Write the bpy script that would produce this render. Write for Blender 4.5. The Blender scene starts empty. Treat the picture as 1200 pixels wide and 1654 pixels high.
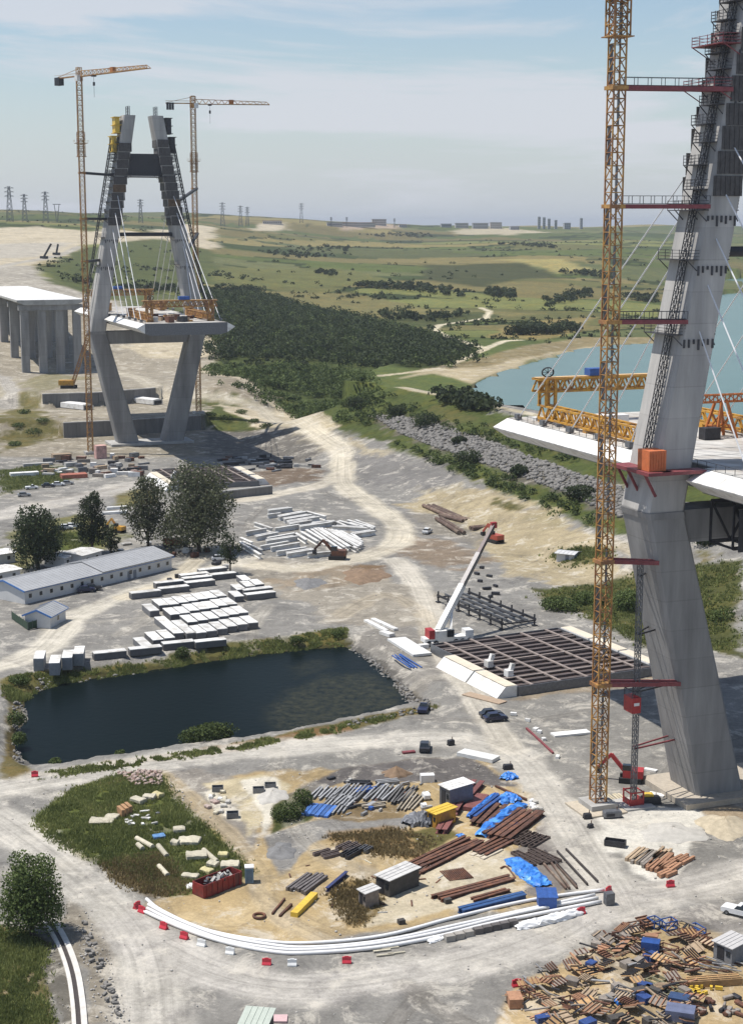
import bpy, math, random
import numpy as np
from mathutils import Vector, Matrix
random.seed(7); rng = np.random.default_rng(7)
SC = bpy.context.scene
COL = SC.collection
# ---------------------------------------------------------------- camera
F_PX, CAM_H = 2600.0, 88.0                      # focal length in pixels of the 1200 x 1654 photograph; eye height in metres
PITCH = math.atan(465 / F_PX)
cam_d = bpy.data.cameras.new('camera'); cam = bpy.data.objects.new('camera', cam_d); COL.objects.link(cam)
cam_d.sensor_fit = 'VERTICAL'; cam_d.sensor_height = 24; cam_d.lens = F_PX / 1654 * 24
cam_d.clip_start = 1; cam_d.clip_end = 60000
cam.location = (0, 0, CAM_H); cam.rotation_euler = (math.pi / 2 - PITCH, 0, 0)
SC.camera = cam
# ---------------------------------------------------------------- sky and sun
SUN_EL, SUN_AZ = math.radians(68), math.radians(-88)      # azimuth measured from +Y (view direction) towards +X
sun_vec = Vector((math.sin(SUN_AZ) * math.cos(SUN_EL), math.cos(SUN_AZ) * math.cos(SUN_EL), math.sin(SUN_EL)))
W = bpy.data.worlds.new('World'); SC.world = W; W.use_nodes = True
nt = W.node_tree; N = nt.nodes; L = nt.links
bg = N['Background']; bg.inputs['Strength'].default_value = 0.115
sky = N.new('ShaderNodeTexSky'); sky.sky_type = 'NISHITA'; sky.sun_disc = False
sky.sun_elevation = SUN_EL; sky.sun_rotation = SUN_AZ; sky.air_density = 1.0; sky.dust_density = 0.7; sky.ozone_density = 1.5
tc = N.new('ShaderNodeTexCoord')
mp = N.new('ShaderNodeMapping'); mp.inputs['Scale'].default_value = (1.7, 1.7, 10.0); mp.inputs['Rotation'].default_value = (0.06, 0.02, 0)
L.new(tc.outputs['Generated'], mp.inputs['Vector'])
nz = N.new('ShaderNodeTexNoise'); nz.inputs['Scale'].default_value = 2.0; nz.inputs['Detail'].default_value = 9; nz.inputs['Roughness'].default_value = 0.62; nz.inputs['Distortion'].default_value = 0.5
L.new(mp.outputs['Vector'], nz.inputs['Vector'])
cr = N.new('ShaderNodeValToRGB'); cr.color_ramp.elements[0].position = 0.49; cr.color_ramp.elements[0].color = (0.02, 0.02, 0.02, 1)
cr.color_ramp.elements[1].position = 0.60; cr.color_ramp.elements[1].color = (0.8, 0.8, 0.8, 1)
L.new(nz.outputs['Fac'], cr.inputs['Fac'])
mxs = N.new('ShaderNodeMixRGB'); mxs.inputs['Color2'].default_value = (4.8, 5.3, 6.05, 1)
sxz = N.new('ShaderNodeSeparateXYZ'); L.new(tc.outputs['Generated'], sxz.inputs[0])
vr = N.new('ShaderNodeMapRange'); vr.interpolation_type = 'SMOOTHSTEP'; vr.inputs['From Min'].default_value = -0.02; vr.inputs['From Max'].default_value = 0.13; vr.inputs['To Min'].default_value = 0.8; vr.inputs['To Max'].default_value = 0.0; L.new(sxz.outputs['Z'], vr.inputs['Value'])
mxv = N.new('ShaderNodeMath'); mxv.operation = 'MULTIPLY'; L.new(vr.outputs[0], mxv.inputs[0]); mxv.inputs[1].default_value = 1
L.new(mxv.outputs[0], mxs.inputs['Fac']); L.new(sky.outputs['Color'], mxs.inputs['Color1']); 
mxc = N.new('ShaderNodeMixRGB'); mxc.inputs['Color2'].default_value = (5.7, 5.9, 6.4, 1); 
cz = N.new('ShaderNodeMapRange'); cz.interpolation_type = 'SMOOTHSTEP'; cz.inputs['From Min'].default_value = 0.08; cz.inputs['From Max'].default_value = 0.42; cz.inputs['To Min'].default_value = 1; cz.inputs['To Max'].default_value = 0.12; L.new(sxz.outputs['Z'], cz.inputs['Value'])
cm = N.new('ShaderNodeMath'); cm.operation = 'MULTIPLY'; L.new(cr.outputs['Color'], cm.inputs[0]); L.new(cz.outputs[0], cm.inputs[1]); L.new(cm.outputs[0], mxc.inputs['Fac']); L.new(mxs.outputs['Color'], mxc.inputs['Color1']); L.new(mxc.outputs['Color'], bg.inputs['Color'])
sl = bpy.data.lights.new('sun', 'SUN'); sl.energy = 5.0; sl.angle = math.radians(0.5); sl.color = (1, 0.955, 0.89)
so = bpy.data.objects.new('sun', sl); COL.objects.link(so); so.rotation_euler = (-sun_vec).to_track_quat('-Z', 'Y').to_euler(); so.location = (0, 0, 300)
SC.view_settings.view_transform = 'Standard'; SC.view_settings.look = 'None'; SC.view_settings.gamma = 1; SC.view_settings.use_curve_mapping = False
SC.view_settings.exposure = 0.08
SC.cycles.max_bounces = 5; SC.cycles.diffuse_bounces = 2; SC.cycles.glossy_bounces = 2; SC.cycles.transmission_bounces = 2; SC.cycles.transparent_max_bounces = 8; SC.cycles.volume_bounces = 0
SC.cycles.use_adaptive_sampling = True

# ---------------------------------------------------------------- pixel -> place
FW = np.array([0, math.cos(PITCH), -math.sin(PITCH)]); UPV = np.array([0, math.sin(PITCH), math.cos(PITCH)]); CC = np.array([0, 0, CAM_H])
def ray(u, v): return FW + np.array([1., 0, 0]) * ((u - 600) / F_PX) - UPV * ((v - 827) / F_PX)
def g(u, v, z=0.0):
    d = ray(u, v); return Vector(CC + d * ((z - CAM_H) / d[2]))
def aty(u, v, y):
    d = ray(u, v); return Vector(CC + d * (y / d[1]))
# the bridge's own frame: BT across, BD along (towards the far tower)
NEAR = Vector((61.4, 245.8, 0)); FAR = Vector((-90.5, 652.2, 0))
BD = (FAR - NEAR).normalized(); BT = Vector((BD.y, -BD.x, 0)); BRZ = math.atan2(BT.y, BT.x)
def br(t, d, z=0, o=NEAR): return o + BT * t + BD * d + Vector((0, 0, z))

# ---------------------------------------------------------------- materials
MATS = {}
def mat(name, col, rough=0.8, metal=0.0, var=0.18, scale=1.5, bump=0.0, rnd=0.0, streak=False, col2=None, fac2=0.5, scale2=0.4, rust=None):
    """procedural material: base colour broken by two noises, optional second colour, per-object random tint, vertical streaks"""
    if name in MATS: return MATS[name]
    m = bpy.data.materials.new(name); m.use_nodes = True; MATS[name] = m
    n, l = m.node_tree.nodes, m.node_tree.links; b = n['Principled BSDF']
    b.inputs['Roughness'].default_value = rough; b.inputs['Metallic'].default_value = metal
    t = n.new('ShaderNodeTexCoord'); vec = t.outputs['Object']
    mpn = n.new('ShaderNodeMapping'); l.new(vec, mpn.inputs['Vector'])
    oi = n.new('ShaderNodeObjectInfo')
    addv = n.new('ShaderNodeVectorMath'); addv.operation = 'SCALE'; addv.inputs[0].default_value = (37, 91, 13); l.new(oi.outputs['Random'], addv.inputs['Scale'])
    l.new(addv.outputs[0], mpn.inputs['Location'])
    if streak: mpn.inputs['Scale'].default_value = (1, 1, 0.12)
    a = n.new('ShaderNodeTexNoise'); a.inputs['Scale'].default_value = scale; a.inputs['Detail'].default_value = 7; a.inputs['Roughness'].default_value = 0.65; l.new(mpn.outputs[0], a.inputs['Vector'])
    r = n.new('ShaderNodeMapRange'); r.inputs['From Min'].default_value = 0.3; r.inputs['From Max'].default_value = 0.7; r.inputs['To Min'].default_value = 1 - var; r.inputs['To Max'].default_value = 1 + var; l.new(a.outputs['Fac'], r.inputs['Value'])
    val = r.outputs[0]
    if rnd:
        r2 = n.new('ShaderNodeMapRange'); r2.inputs['To Min'].default_value = 1 - rnd; r2.inputs['To Max'].default_value = 1 + rnd; l.new(oi.outputs['Random'], r2.inputs['Value'])
        mu = n.new('ShaderNodeMath'); mu.operation = 'MULTIPLY'; l.new(val, mu.inputs[0]); l.new(r2.outputs[0], mu.inputs[1]); val = mu.outputs[0]
    base = n.new('ShaderNodeRGB'); base.outputs[0].default_value = (*col, 1); src = base.outputs[0]
    if col2:
        c = n.new('ShaderNodeTexNoise'); c.inputs['Scale'].default_value = scale2; c.inputs['Detail'].default_value = 5; l.new(mpn.outputs[0], c.inputs['Vector'])
        ra = n.new('ShaderNodeValToRGB'); ra.color_ramp.elements[0].position = max(0, 0.62 - fac2 * 0.3); ra.color_ramp.elements[1].position = min(1, 0.74 - fac2 * 0.24); l.new(c.outputs['Fac'], ra.inputs['Fac'])
        mx = n.new('ShaderNodeMixRGB'); mx.inputs['Color2'].default_value = (*col2, 1); l.new(ra.outputs['Color'], mx.inputs['Fac']); l.new(src, mx.inputs['Color1']); src = mx.outputs[0]
    vm = n.new('ShaderNodeVectorMath'); vm.operation = 'SCALE'; l.new(src, vm.inputs[0]); l.new(val, vm.inputs['Scale']); l.new(vm.outputs[0], b.inputs['Base Color'])
    if bump:
        bp = n.new('ShaderNodeBump'); bp.inputs['Strength'].default_value = bump; bp.inputs['Distance'].default_value = 0.05; l.new(a.outputs['Fac'], bp.inputs['Height']); l.new(bp.outputs[0], b.inputs['Normal'])
    return m

# ---------------------------------------------------------------- mesh helpers
class MB:
    def __init__(s): s.v = []; s.f = []
    def poly(s, pts, faces):
        o = len(s.v); s.v += [tuple(p) for p in pts]; s.f += [tuple(i + o for i in f) for f in faces]; return s
    def box(s, c, size, rz=0.0, M=None):
        x, y, z = size[0] / 2, size[1] / 2, size[2] / 2; P = []
        cs, sn = math.cos(rz), math.sin(rz)
        for dz in (-z, z):
            for dx, dy in ((-x, -y), (x, -y), (x, y), (-x, y)):
                q = Vector((c[0] + dx * cs - dy * sn, c[1] + dx * sn + dy * cs, c[2] + dz)); P.append(M @ q if M else q)
        return s.poly(P, ((3, 2, 1, 0), (4, 5, 6, 7), (0, 1, 5, 4), (1, 2, 6, 5), (2, 3, 7, 6), (3, 0, 4, 7)))
    def bar(s, a, b, w, h=None):
        a, b = Vector(a), Vector(b); h = h or w; d = b - a
        if d.length < 1e-6: return s
        d.normalize(); up = Vector((0, 0, 1)) if abs(d.z) < 0.95 else Vector((0, 1, 0))
        x = d.cross(up).normalized() * (w / 2); y = x.cross(d).normalized() * (h / 2)
        P = [p + sx * x + sy * y for p in (a, b) for sx, sy in ((-1, -1), (1, -1), (1, 1), (-1, 1))]
        return s.poly(P, ((3, 2, 1, 0), (4, 5, 6, 7), (0, 1, 5, 4), (1, 2, 6, 5), (2, 3, 7, 6), (3, 0, 4, 7)))
    def tube(s, pts, r, n=8, caps=True):
        pts = [Vector(p) for p in pts]; P = []
        for i, p in enumerate(pts):
            d = (pts[min(i + 1, len(pts) - 1)] - pts[max(i - 1, 0)]).normalized(); up = Vector((0, 0, 1)) if abs(d.z) < 0.95 else Vector((0, 1, 0))
            x = d.cross(up).normalized(); y = x.cross(d); rr = r[i] if isinstance(r, (list, tuple)) else r
            P += [p + (x * math.cos(a) + y * math.sin(a)) * rr for a in (2 * math.pi * k / n for k in range(n))]
        f = [(i * n + k, i * n + (k + 1) % n, (i + 1) * n + (k + 1) % n, (i + 1) * n + k) for i in range(len(pts) - 1) for k in range(n)]
        if caps: f += [tuple(range(n))[::-1], tuple((len(pts) - 1) * n + k for k in range(n))]
        return s.poly(P, f)
    def prism(s, outline, a, b):
        """outline: list of (x, z) closed; swept from vector a to b where the outline's plane is spanned by (X of frame, Z)"""
        a, b = Vector(a), Vector(b); d = (b - a).normalized(); x = d.cross(Vector((0, 0, 1))).normalized(); n = len(outline)
        P = [p + x * q[0] + Vector((0, 0, q[1])) for p in (a, b) for q in outline]
        f = [(k, (k + 1) % n, n + (k + 1) % n, n + k) for k in range(n)] + [tuple(range(n))[::-1], tuple(range(n, 2 * n))]
        return s.poly(P, f)
    def hexa(s, lo, hi):      # two quads
        return s.poly(list(lo) + list(hi), ((3, 2, 1, 0), (4, 5, 6, 7), (0, 1, 5, 4), (1, 2, 6, 5), (2, 3, 7, 6), (3, 0, 4, 7)))
    def mesh(s, name, m, smooth=False):
        me = bpy.data.meshes.new(name); me.from_pydata(s.v, [], s.f)
        if m: me.materials.append(m)
        if smooth: me.polygons.foreach_set('use_smooth', [True] * len(me.polygons))
        me.update(); return me
    def build(s, name, m, parent=None, loc=None, rz=0.0, smooth=False):
        return link(name, s.mesh(name, m, smooth), parent, loc, rz)
def link(name, me, parent=None, loc=None, rz=0.0):
    o = bpy.data.objects.new(name, me); COL.objects.link(o); o.parent = parent
    if loc is not None: o.location = loc
    if rz: o.rotation_euler = (0, 0, rz)
    return o
def tag(o, label=None, cat=None, group=None, kind=None):
    if label: o['label'] = label
    if cat: o['category'] = cat
    if group: o['group'] = group
    if kind or cat: o['kind'] = kind or 'thing'
    return o
def empty(name, loc, rz, label, cat, group=None):
    o = link(name, None, None, loc, rz); o.empty_display_size = 0.5; return tag(o, label, cat, group)
def copy_tree(o, parent=None):
    c = o.copy(); COL.objects.link(c); c.parent = parent
    for ch in o.children: copy_tree(ch, c)
    return c
def np_mesh(name, V, Fq, m, smooth=False, sizes=None):
    """mesh from numpy arrays; Fq is (n,3) or (n,4)"""
    me = bpy.data.meshes.new(name); nf, k = Fq.shape
    me.vertices.add(len(V)); me.vertices.foreach_set('co', np.ascontiguousarray(V, np.float32).ravel())
    me.loops.add(nf * k); me.loops.foreach_set('vertex_index', np.ascontiguousarray(Fq, np.int32).ravel())
    me.polygons.add(nf); me.polygons.foreach_set('loop_start', np.arange(0, nf * k, k, dtype=np.int32))
    if smooth: me.polygons.foreach_set('use_smooth', np.ones(nf, bool))
    if m: me.materials.append(m)
    me.update(calc_edges=True); return me
# ================================================================= THE SETTING: ground, hills, dam, lake, pond
# control points: pixel column, pixel row, distance in metres -> height follows
ctrl = []
def cp(u, lst):
    for v, y in lst: ctrl.append(tuple(aty(u, v, y)))
PROF = {
 -500: [(640, 780), (590, 880), (540, 960), (480, 1060), (440, 1180), (410, 1400), (385, 1800), (358, 2500)],
 0: [(640, 780), (590, 880), (540, 960), (480, 1060), (440, 1180), (410, 1400), (385, 1800), (358, 2500)],
 110: [(605, 875), (550, 955), (500, 1030), (460, 1130), (420, 1340), (385, 1900), (357, 2600)],
 200: [(600, 880), (560, 950), (500, 1080), (470, 1180), (440, 1350), (400, 1800), (375, 2250), (357, 2900)],
 350: [(640, 800), (600, 880), (540, 1000), (500, 1100), (470, 1240), (440, 1500), (400, 2100), (380, 2600), (364, 3300)],
 420: [(640, 800), (600, 870), (550, 985), (500, 1180), (470, 1380), (440, 1650), (400, 2400), (375, 3100), (360, 3700)],
 500: [(675, 725), (640, 800), (600, 870), (550, 1000), (500, 1230), (470, 1450), (440, 1720), (400, 2600), (375, 3300), (357, 3900)],
 600: [(640, 790), (600, 850), (550, 980), (500, 1230), (470, 1460), (440, 1760), (420, 2150), (400, 2700), (380, 3600), (363, 5000)],
 700: [(600, 805), (560, 940), (530, 1075), (500, 1240), (470, 1480), (440, 1800), (420, 2200), (400, 2850), (380, 3800), (366, 5500)],
 820: [(575, 880), (550, 980), (530, 1090), (500, 1260), (470, 1500), (440, 1820), (420, 2200), (400, 2850), (380, 3900), (367, 5800)],
 950: [(556, 1000), (530, 1110), (500, 1280), (470, 1510), (440, 1850), (420, 2250), (400, 2950), (380, 4000), (367, 6000)],
 1060: [(540, 1100), (500, 1330), (470, 1570), (440, 1950), (420, 2350), (400, 3000), (380, 4200), (367, 6200)],
 1200: [(466, 1800), (445, 2150), (430, 2400), (410, 2850), (395, 3400), (380, 4500), (368, 6500)],
 1800: [(466, 1800), (445, 2150), (430, 2400), (410, 2850), (395, 3400), (380, 4500), (368, 6500)],
}
for u, l in PROF.items(): cp(u, l)
for X in np.linspace(-1.3, 1.3, 9):
    for Y, z in ((9000, 62), (16000, 50), (30000, 20)): ctrl.append((X * Y, Y, z))
    for Y in (40, 150, 320, 520): ctrl.append((X * Y, Y, 0))
for u in (-1500, -800, -300, 0, 150, 300, 450): ctrl.append((*g(u, 728, 0).xy, 0))
for u in (560, 700, 850, 1000, 1200, 1500, 2200): ctrl.append((*g(u, 728, 0).xy, 0))
ctrl = np.array(ctrl)
def cc(x, y): return np.stack([x / np.maximum(y, 40) * 1.6, np.log(np.maximum(y, 40))], -1)
K = cc(ctrl[:, 0], ctrl[:, 1]); R = np.linalg.norm(K[:, None] - K[None], axis=-1)
A = np.zeros((len(K) + 3,) * 2); A[:-3, :-3] = R; A[:-3, -3:-1] = K; A[:-3, -1] = 1; A[-3:, :-3] = A[:-3, -3:].T
WGT = np.linalg.solve(A, np.r_[ctrl[:, 2], 0, 0, 0])
def zbase(x, y):
    q = cc(x, y); out = np.empty(len(q))
    for i in range(0, len(q), 60000):
        qq = q[i:i + 60000]; out[i:i + 60000] = np.linalg.norm(qq[:, None] - K[None], axis=-1) @ WGT[:-3] + qq @ WGT[-3:-1] + WGT[-1]
    return out
def pdist(x, y, poly, closed=True):
    """signed distance to a polygon (positive inside), or distance to an open line with arc length"""
    P = np.array([(p[0], p[1]) for p in poly], float); n = len(P); best = np.full(len(x), 1e9); ins = np.zeros(len(x), bool); arc = np.zeros(len(x)); side = np.zeros(len(x)); acc = 0.
    for i in range(n if closed else n - 1):
        a, b = P[i], P[(i + 1) % n]; e = b - a; ll = max(e @ e, 1e-9)
        h = np.clip(((x - a[0]) * e[0] + (y - a[1]) * e[1]) / ll, 0, 1); dx, dy = x - a[0] - h * e[0], y - a[1] - h * e[1]; dd = np.hypot(dx, dy)
        k = dd < best; best[k] = dd[k]; arc[k] = acc + h[k] * math.sqrt(ll); side[k] = np.sign(e[0] * dy[k] - e[1] * dx[k]); acc += math.sqrt(ll)
        if closed:
            c = (a[1] > y) != (b[1] > y)
            with np.errstate(divide='ignore', invalid='ignore'): ins ^= c & (x < (b[0] - a[0]) * (y - a[1]) / (b[1] - a[1]) + a[0])
    if closed: return np.where(ins, best, -best)
    return best, arc, side
def sm(a, b, x):
    t = np.clip((x - a) / (b - a), 0, 1); return t * t * (3 - 2 * t)
LAKE_Z, CREST_Z, POND_Z = 15.0, 20.0, -2.0
CREST = [g(u, v, CREST_Z) for u, v in ((575, 609), (640, 624), (740, 644), (850, 667), (1000, 702), (1200, 752), (1500, 830))]
LAKE = [g(u, v, LAKE_Z) for u, v in ((735, 640), (765, 622), (800, 604), (860, 584), (930, 564), (1000, 556), (1060, 555), (1085, 505), (1120, 479), (1200, 472), (2300, 472))] + [g(2300, 900, LAKE_Z), g(1500, 800, LAKE_Z), g(1000, 690, LAKE_Z), g(850, 660, LAKE_Z)]
LAKE2 = [g(u, v, LAKE_Z + 1) for u, v in ((1130, 462), (1150, 452), (1200, 449), (2000, 447), (2000, 463), (1200, 464))]
POND = [g(u, v, POND_Z) for u, v in ((22, 1195), (40, 1150), (48, 1122), (100, 1104), (200, 1088), (350, 1066), (480, 1049), (560, 1044), (600, 1066), (650, 1108), (672, 1136), (560, 1162), (440, 1186), (380, 1196), (300, 1208), (200, 1222), (110, 1236), (60, 1240), (30, 1225))]
WALL1 = [g(u, v, 6) for u, v in ((70, 659), (160, 656), (252, 648))]      # foot of the upper terrace wall
WALL2 = [g(u, v, 0) for u, v in ((104, 707), (190, 703), (325, 694))]     # foot of the lower terrace wall
def vnoise(x, y, s, seed=0):
    """cheap smooth value noise"""
    x, y = x / s, y / s; xi, yi = np.floor(x).astype(np.int64), np.floor(y).astype(np.int64); fx, fy = x - xi, y - yi; fx = fx * fx * (3 - 2 * fx); fy = fy * fy * (3 - 2 * fy)
    def h(a, b): n = np.sin(a * 127.1 + b * 311.7 + seed * 74.7) * 43758.5453; return n - np.floor(n)
    return (h(xi, yi) * (1 - fx) + h(xi + 1, yi) * fx) * (1 - fy) + (h(xi, yi + 1) * (1 - fx) + h(xi + 1, yi + 1) * fx) * fy
def fbm(x, y, s, seed=0): return vnoise(x, y, s, seed) * .5 + vnoise(x, y, s / 2.1, seed + 1) * .28 + vnoise(x, y, s / 4.3, seed + 2) * .22
def height(x, y):
    z = zbase(x, y)
    z = np.where(y < 610, 0, z * sm(610, 700, y))
    far = sm(900, 1600, y); z = z + far * ((fbm(x, y, 420, 3) - .5) * 14 + (fbm(x, y, 1100, 6) - .5) * 64) * np.minimum(1, y / 2600) * (1 - .7 * sm(4500, 8000, y))
    # terraces behind the far tower
    X1, X2 = WALL1[0].x, WALL1[-1].x; X3, X4 = WALL2[0].x, WALL2[-1].x
    w1, _, s1 = pdist(x, y, [WALL1[0] + Vector((-400, 0, 0))] + WALL1 + [WALL1[-1] + Vector((55, -20, 0))], False); w2, _, s2 = pdist(x, y, [WALL2[0] + Vector((-400, 0, 0))] + WALL2 + [WALL2[-1] + Vector((40, -8, 0))], False)
    inl = sm(-190, -160, x) * (1 - sm(X4 + 2, X4 + 40, x)); d2 = w2 * s2; d1 = w1 * s1
    soft2 = np.where((x > X3 - 2) & (x < X4 + 2), 0.8, 14.0); soft1 = np.where((x > X1 - 2) & (x < X2 + 2), 0.8, 14.0)
    st2 = np.clip(d2 / soft2, 0, 1); st1 = np.clip(d1 / soft1, 0, 1)
    terr = 6 * st2 + 6 * st1; near = 1 - sm(800, 900, y)
    z = np.where(near * inl > 0, z * (1 - near * inl) + near * inl * np.where(d2 > 0, terr, np.minimum(z, 0)), z)
    # dam
    dc, arc, sd = pdist(x, y, CREST, False); s = dc * sd     # positive on the far (lake) side
    prof = np.where(s > 0, CREST_Z - np.maximum(s - 3, 0) / 2.2, CREST_Z - np.maximum(-s - 3, 0) / 3.3)
    endw = sm(0, 50, arc)
    z = np.where((endw > 0) & (prof > z) & (dc < 90), z * (1 - endw) + prof * endw, z)
    for lk, lz in ((LAKE, LAKE_Z), (LAKE2, LAKE_Z + 1)):
        k = pdist(x, y, lk)
        z = np.where(k > 0, np.minimum(z, lz - np.minimum(k * .12, 5)) if lk is LAKE else lz - np.minimum(k * .2, 3), z)
        if lk is LAKE: z = np.where((k <= 0) & (k > -60) & (s > 8), np.maximum(z, lz + 0.15 + (-k) * .03), z)
    # pond
    k = pdist(x, y, POND) + (fbm(x, y, 6, 23) - .5) * 3.2 - .3; z = np.where(k > -4.5, np.minimum(z, np.where(k > 0, POND_Z - np.minimum(k * .5, 1.6), POND_Z * (1 - np.minimum(-k / 4.5, 1) ** 1.4))), z)
    return z
def G(u, v, dz=0.0):
    """the point of the ground seen at a pixel"""
    d = ray(u, v); ts = np.geomspace(100, 12000, 700); P = CC[None] + d[None] * ts[:, None]
    h = height(P[:, 0], P[:, 1]); i = int(np.argmax(P[:, 2] < h))
    if i == 0: i = 699
    a, b = ts[i - 1], ts[i]; t2 = np.linspace(a, b, 24); P = CC[None] + d[None] * t2[:, None]; h = height(P[:, 0], P[:, 1]); j = int(np.argmax(P[:, 2] <= h + 1e-6))
    p = P[j]; return Vector((p[0], p[1], h[j] + dz))
def GP(pts): return [g(u, v, 0) if v > 735 and not (u > 560 and v < 930) else G(u, v) for u, v in pts]
def zat(x, y): return float(height(np.array([x]), np.array([y]))[0])

# --- grid, finer where the photograph looks closer
tx = np.r_[-np.geomspace(1.6, .275, 26), np.linspace(-.27, .28, 380), np.geomspace(.285, 1.6, 26)]
ty = np.r_[np.arange(60, 160, 4), np.arange(160, 330, .65), np.arange(330, 720, 1.25), np.arange(720, 1500, 4), np.geomspace(1500, 7000, 130), np.geomspace(7200, 30000, 26)]
YY, TT = np.meshgrid(ty, tx, indexing='ij'); XX = TT * YY; nr, nc = YY.shape
gx, gy = XX.ravel(), YY.ravel(); gz = height(gx, gy)
# --- what covers it: (r, g, b), vegetation share
def rgb(r, g_, b): return np.array([((c / 255) / 12.92 if c / 255 <= .04045 else ((c / 255 + .055) / 1.055) ** 2.4) for c in (r, g_, b)])
GRAVEL, GREY, DUST, SAND, LIME = rgb(152, 150, 146), rgb(134, 133, 131), rgb(192, 188, 180), rgb(190, 172, 138), rgb(212, 206, 193)
BROWN, DARK, GREEN, OLIVE, TAN = rgb(140, 112, 86), rgb(98, 97, 98), rgb(84, 92, 46), rgb(112, 107, 62), rgb(150, 134, 90)
FGREEN, FDARK, FPALE, FYEL = rgb(92, 106, 54), rgb(64, 78, 40), rgb(122, 128, 72), rgb(150, 146, 88)
col = np.tile(GRAVEL, (len(gx), 1)); veg = np.zeros(len(gx))
wob = (fbm(gx, gy, 9, 11) - .5) * 2.2 + (fbm(gx, gy, 2.2, 31) - .5) * .9; wob2 = (fbm(gx, gy, 70, 17) - .5) * 2
def paint(pts, c, feather=2.0, vg=0.0, amt=1.0, wobble=None):
    poly = GP(pts) if not isinstance(pts[0], Vector) else pts
    xs = [p.x for p in poly]; ys = [p.y for p in poly]; m = feather * 3 + 3
    sel = np.where((gx > min(xs) - m) & (gx < max(xs) + m) & (gy > min(ys) - m) & (gy < max(ys) + m))[0]
    if not len(sel): return
    w = wob if max(ys) < 900 else wob2
    k = pdist(gx[sel], gy[sel], poly) + w[sel] * feather * (1.4 if wobble is None else wobble)
    a = sm(-feather * .5, feather * .5, k)[:, None] * amt
    col[sel] = col[sel] * (1 - a) + c * a; veg[sel] = veg[sel] * (1 - a[:, 0]) + vg * a[:, 0]
far = gy > 700
col[far] = FGREEN; veg[far] = 1
# ---- far country: a patchwork of fields, one tint each, scrub along some of the edges
fc = np.stack([rng.uniform(-.7, .7, 420), np.exp(rng.uniform(math.log(950), math.log(7500), 420))], 1)
palette = np.array([FGREEN, FPALE, FGREEN * .9, rgb(104, 106, 62), rgb(118, 112, 70), rgb(96, 104, 66), FDARK * 1.15, rgb(136, 128, 82), rgb(106, 112, 72)])
fcol = palette[rng.integers(0, len(palette), 420)] * rng.uniform(.9, 1.1, (420, 1))
HEDGE = []; si = np.where(gy > 880)[0]
qx = gx[si] / gy[si] * 2.2 + wob2[si] * .045; qy = np.log(gy[si]) * 1.9 + wob2[si] * .05
px_, py_ = fc[:, 0] * 2.2, np.log(fc[:, 1]) * 1.9
for i in range(0, len(si), 20000):
    dd = np.hypot(qx[i:i + 20000, None] - px_[None], (qy[i:i + 20000, None] - py_[None]) * 2.6); o2 = np.argpartition(dd, 1, axis=1)[:, :2]; r0 = np.arange(len(o2)); da, db = dd[r0, o2[:, 0]], dd[r0, o2[:, 1]]
    sw = da > db; near_ = np.where(sw, o2[:, 1], o2[:, 0]); edge = np.abs(da - db); w = sm(900, 1150, gy[si[i:i + 20000]])[:, None]
    c = fcol[near_]; hedge = (edge < .02)[:, None] * (fbm(gx[si[i:i + 20000]], gy[si[i:i + 20000]], 160, 5) > .5)[:, None]
    hk = si[i:i + 20000][(edge < .02) & (gy[si[i:i + 20000]] < 3600)]; HEDGE.append(hk)
    c = np.where(hedge, FDARK * .8, c); col[si[i:i + 20000]] = col[si[i:i + 20000]] * (1 - w) + c * w
# ---- hand-placed ground cover
EARTH = rgb(196, 184, 158)
paint([(-80, 372), (60, 366), (150, 374), (240, 374), (330, 364), (350, 372), (335, 402), (260, 384), (140, 398), (62, 430), (30, 445), (-80, 445)], EARTH, 18)
paint([(-80, 398), (60, 392), (115, 392), (60, 415), (-80, 430)], rgb(176, 172, 164), 15, amt=.7)
paint([(405, 362), (450, 357), (470, 362), (440, 374), (408, 372)], EARTH, 25)
paint([(535, 364), (640, 362), (640, 370), (560, 372)], rgb(170, 150, 128), 30)
paint([(735, 370), (830, 368), (880, 376), (820, 380), (740, 378)], EARTH, 30, amt=.8)
paint([(72, 430), (130, 402), (250, 386), (340, 404), (350, 440), (348, 474), (250, 478), (150, 478), (95, 458)], rgb(86, 96, 52), 12, 1)
paint([(-80, 440), (55, 428), (80, 458), (150, 480), (200, 486), (200, 510), (-80, 512)], rgb(168, 162, 150), 10)
paint([(345, 430), (540, 432), (640, 455), (560, 462), (430, 462), (345, 455)], rgb(108, 112, 64), 14, 1)
paint([(345, 462), (560, 470), (700, 500), (900, 506), (700, 520), (560, 506), (440, 482)], rgb(122, 118, 74), 14, 1)
paint([(640, 512), (780, 502), (800, 512), (720, 530), (640, 524)], rgb(80, 88, 50), 10, 1)
paint([(860, 548), (940, 535), (960, 512), (880, 516), (810, 530), (790, 545)], rgb(142, 130, 82), 9, 1)
paint([(800, 420), (900, 418), (980, 440), (900, 440)], rgb(160, 152, 96), 12, 1)
paint([(690, 428), (840, 424), (900, 448), (780, 462), (680, 452)], rgb(74, 80, 48), 14, 1)
paint([(330, 478), (420, 478), (520, 506), (640, 532), (750, 560), (752, 585), (700, 602), (560, 606), (600, 640), (620, 690), (570, 700), (520, 680), (440, 640), (330, 610)], rgb(72, 84, 42), 8, 1)
paint([(645, 612), (700, 604), (765, 622), (800, 603), (860, 583), (945, 562), (1060, 557), (1060, 546), (945, 548), (860, 562), (760, 584), (680, 596)], rgb(186, 172, 140), 6)
paint([(700, 596), (760, 580), (850, 560), (940, 545), (1060, 545), (1060, 556), (940, 560), (860, 576), (780, 592)], rgb(140, 128, 92), 6, .5)
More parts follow.
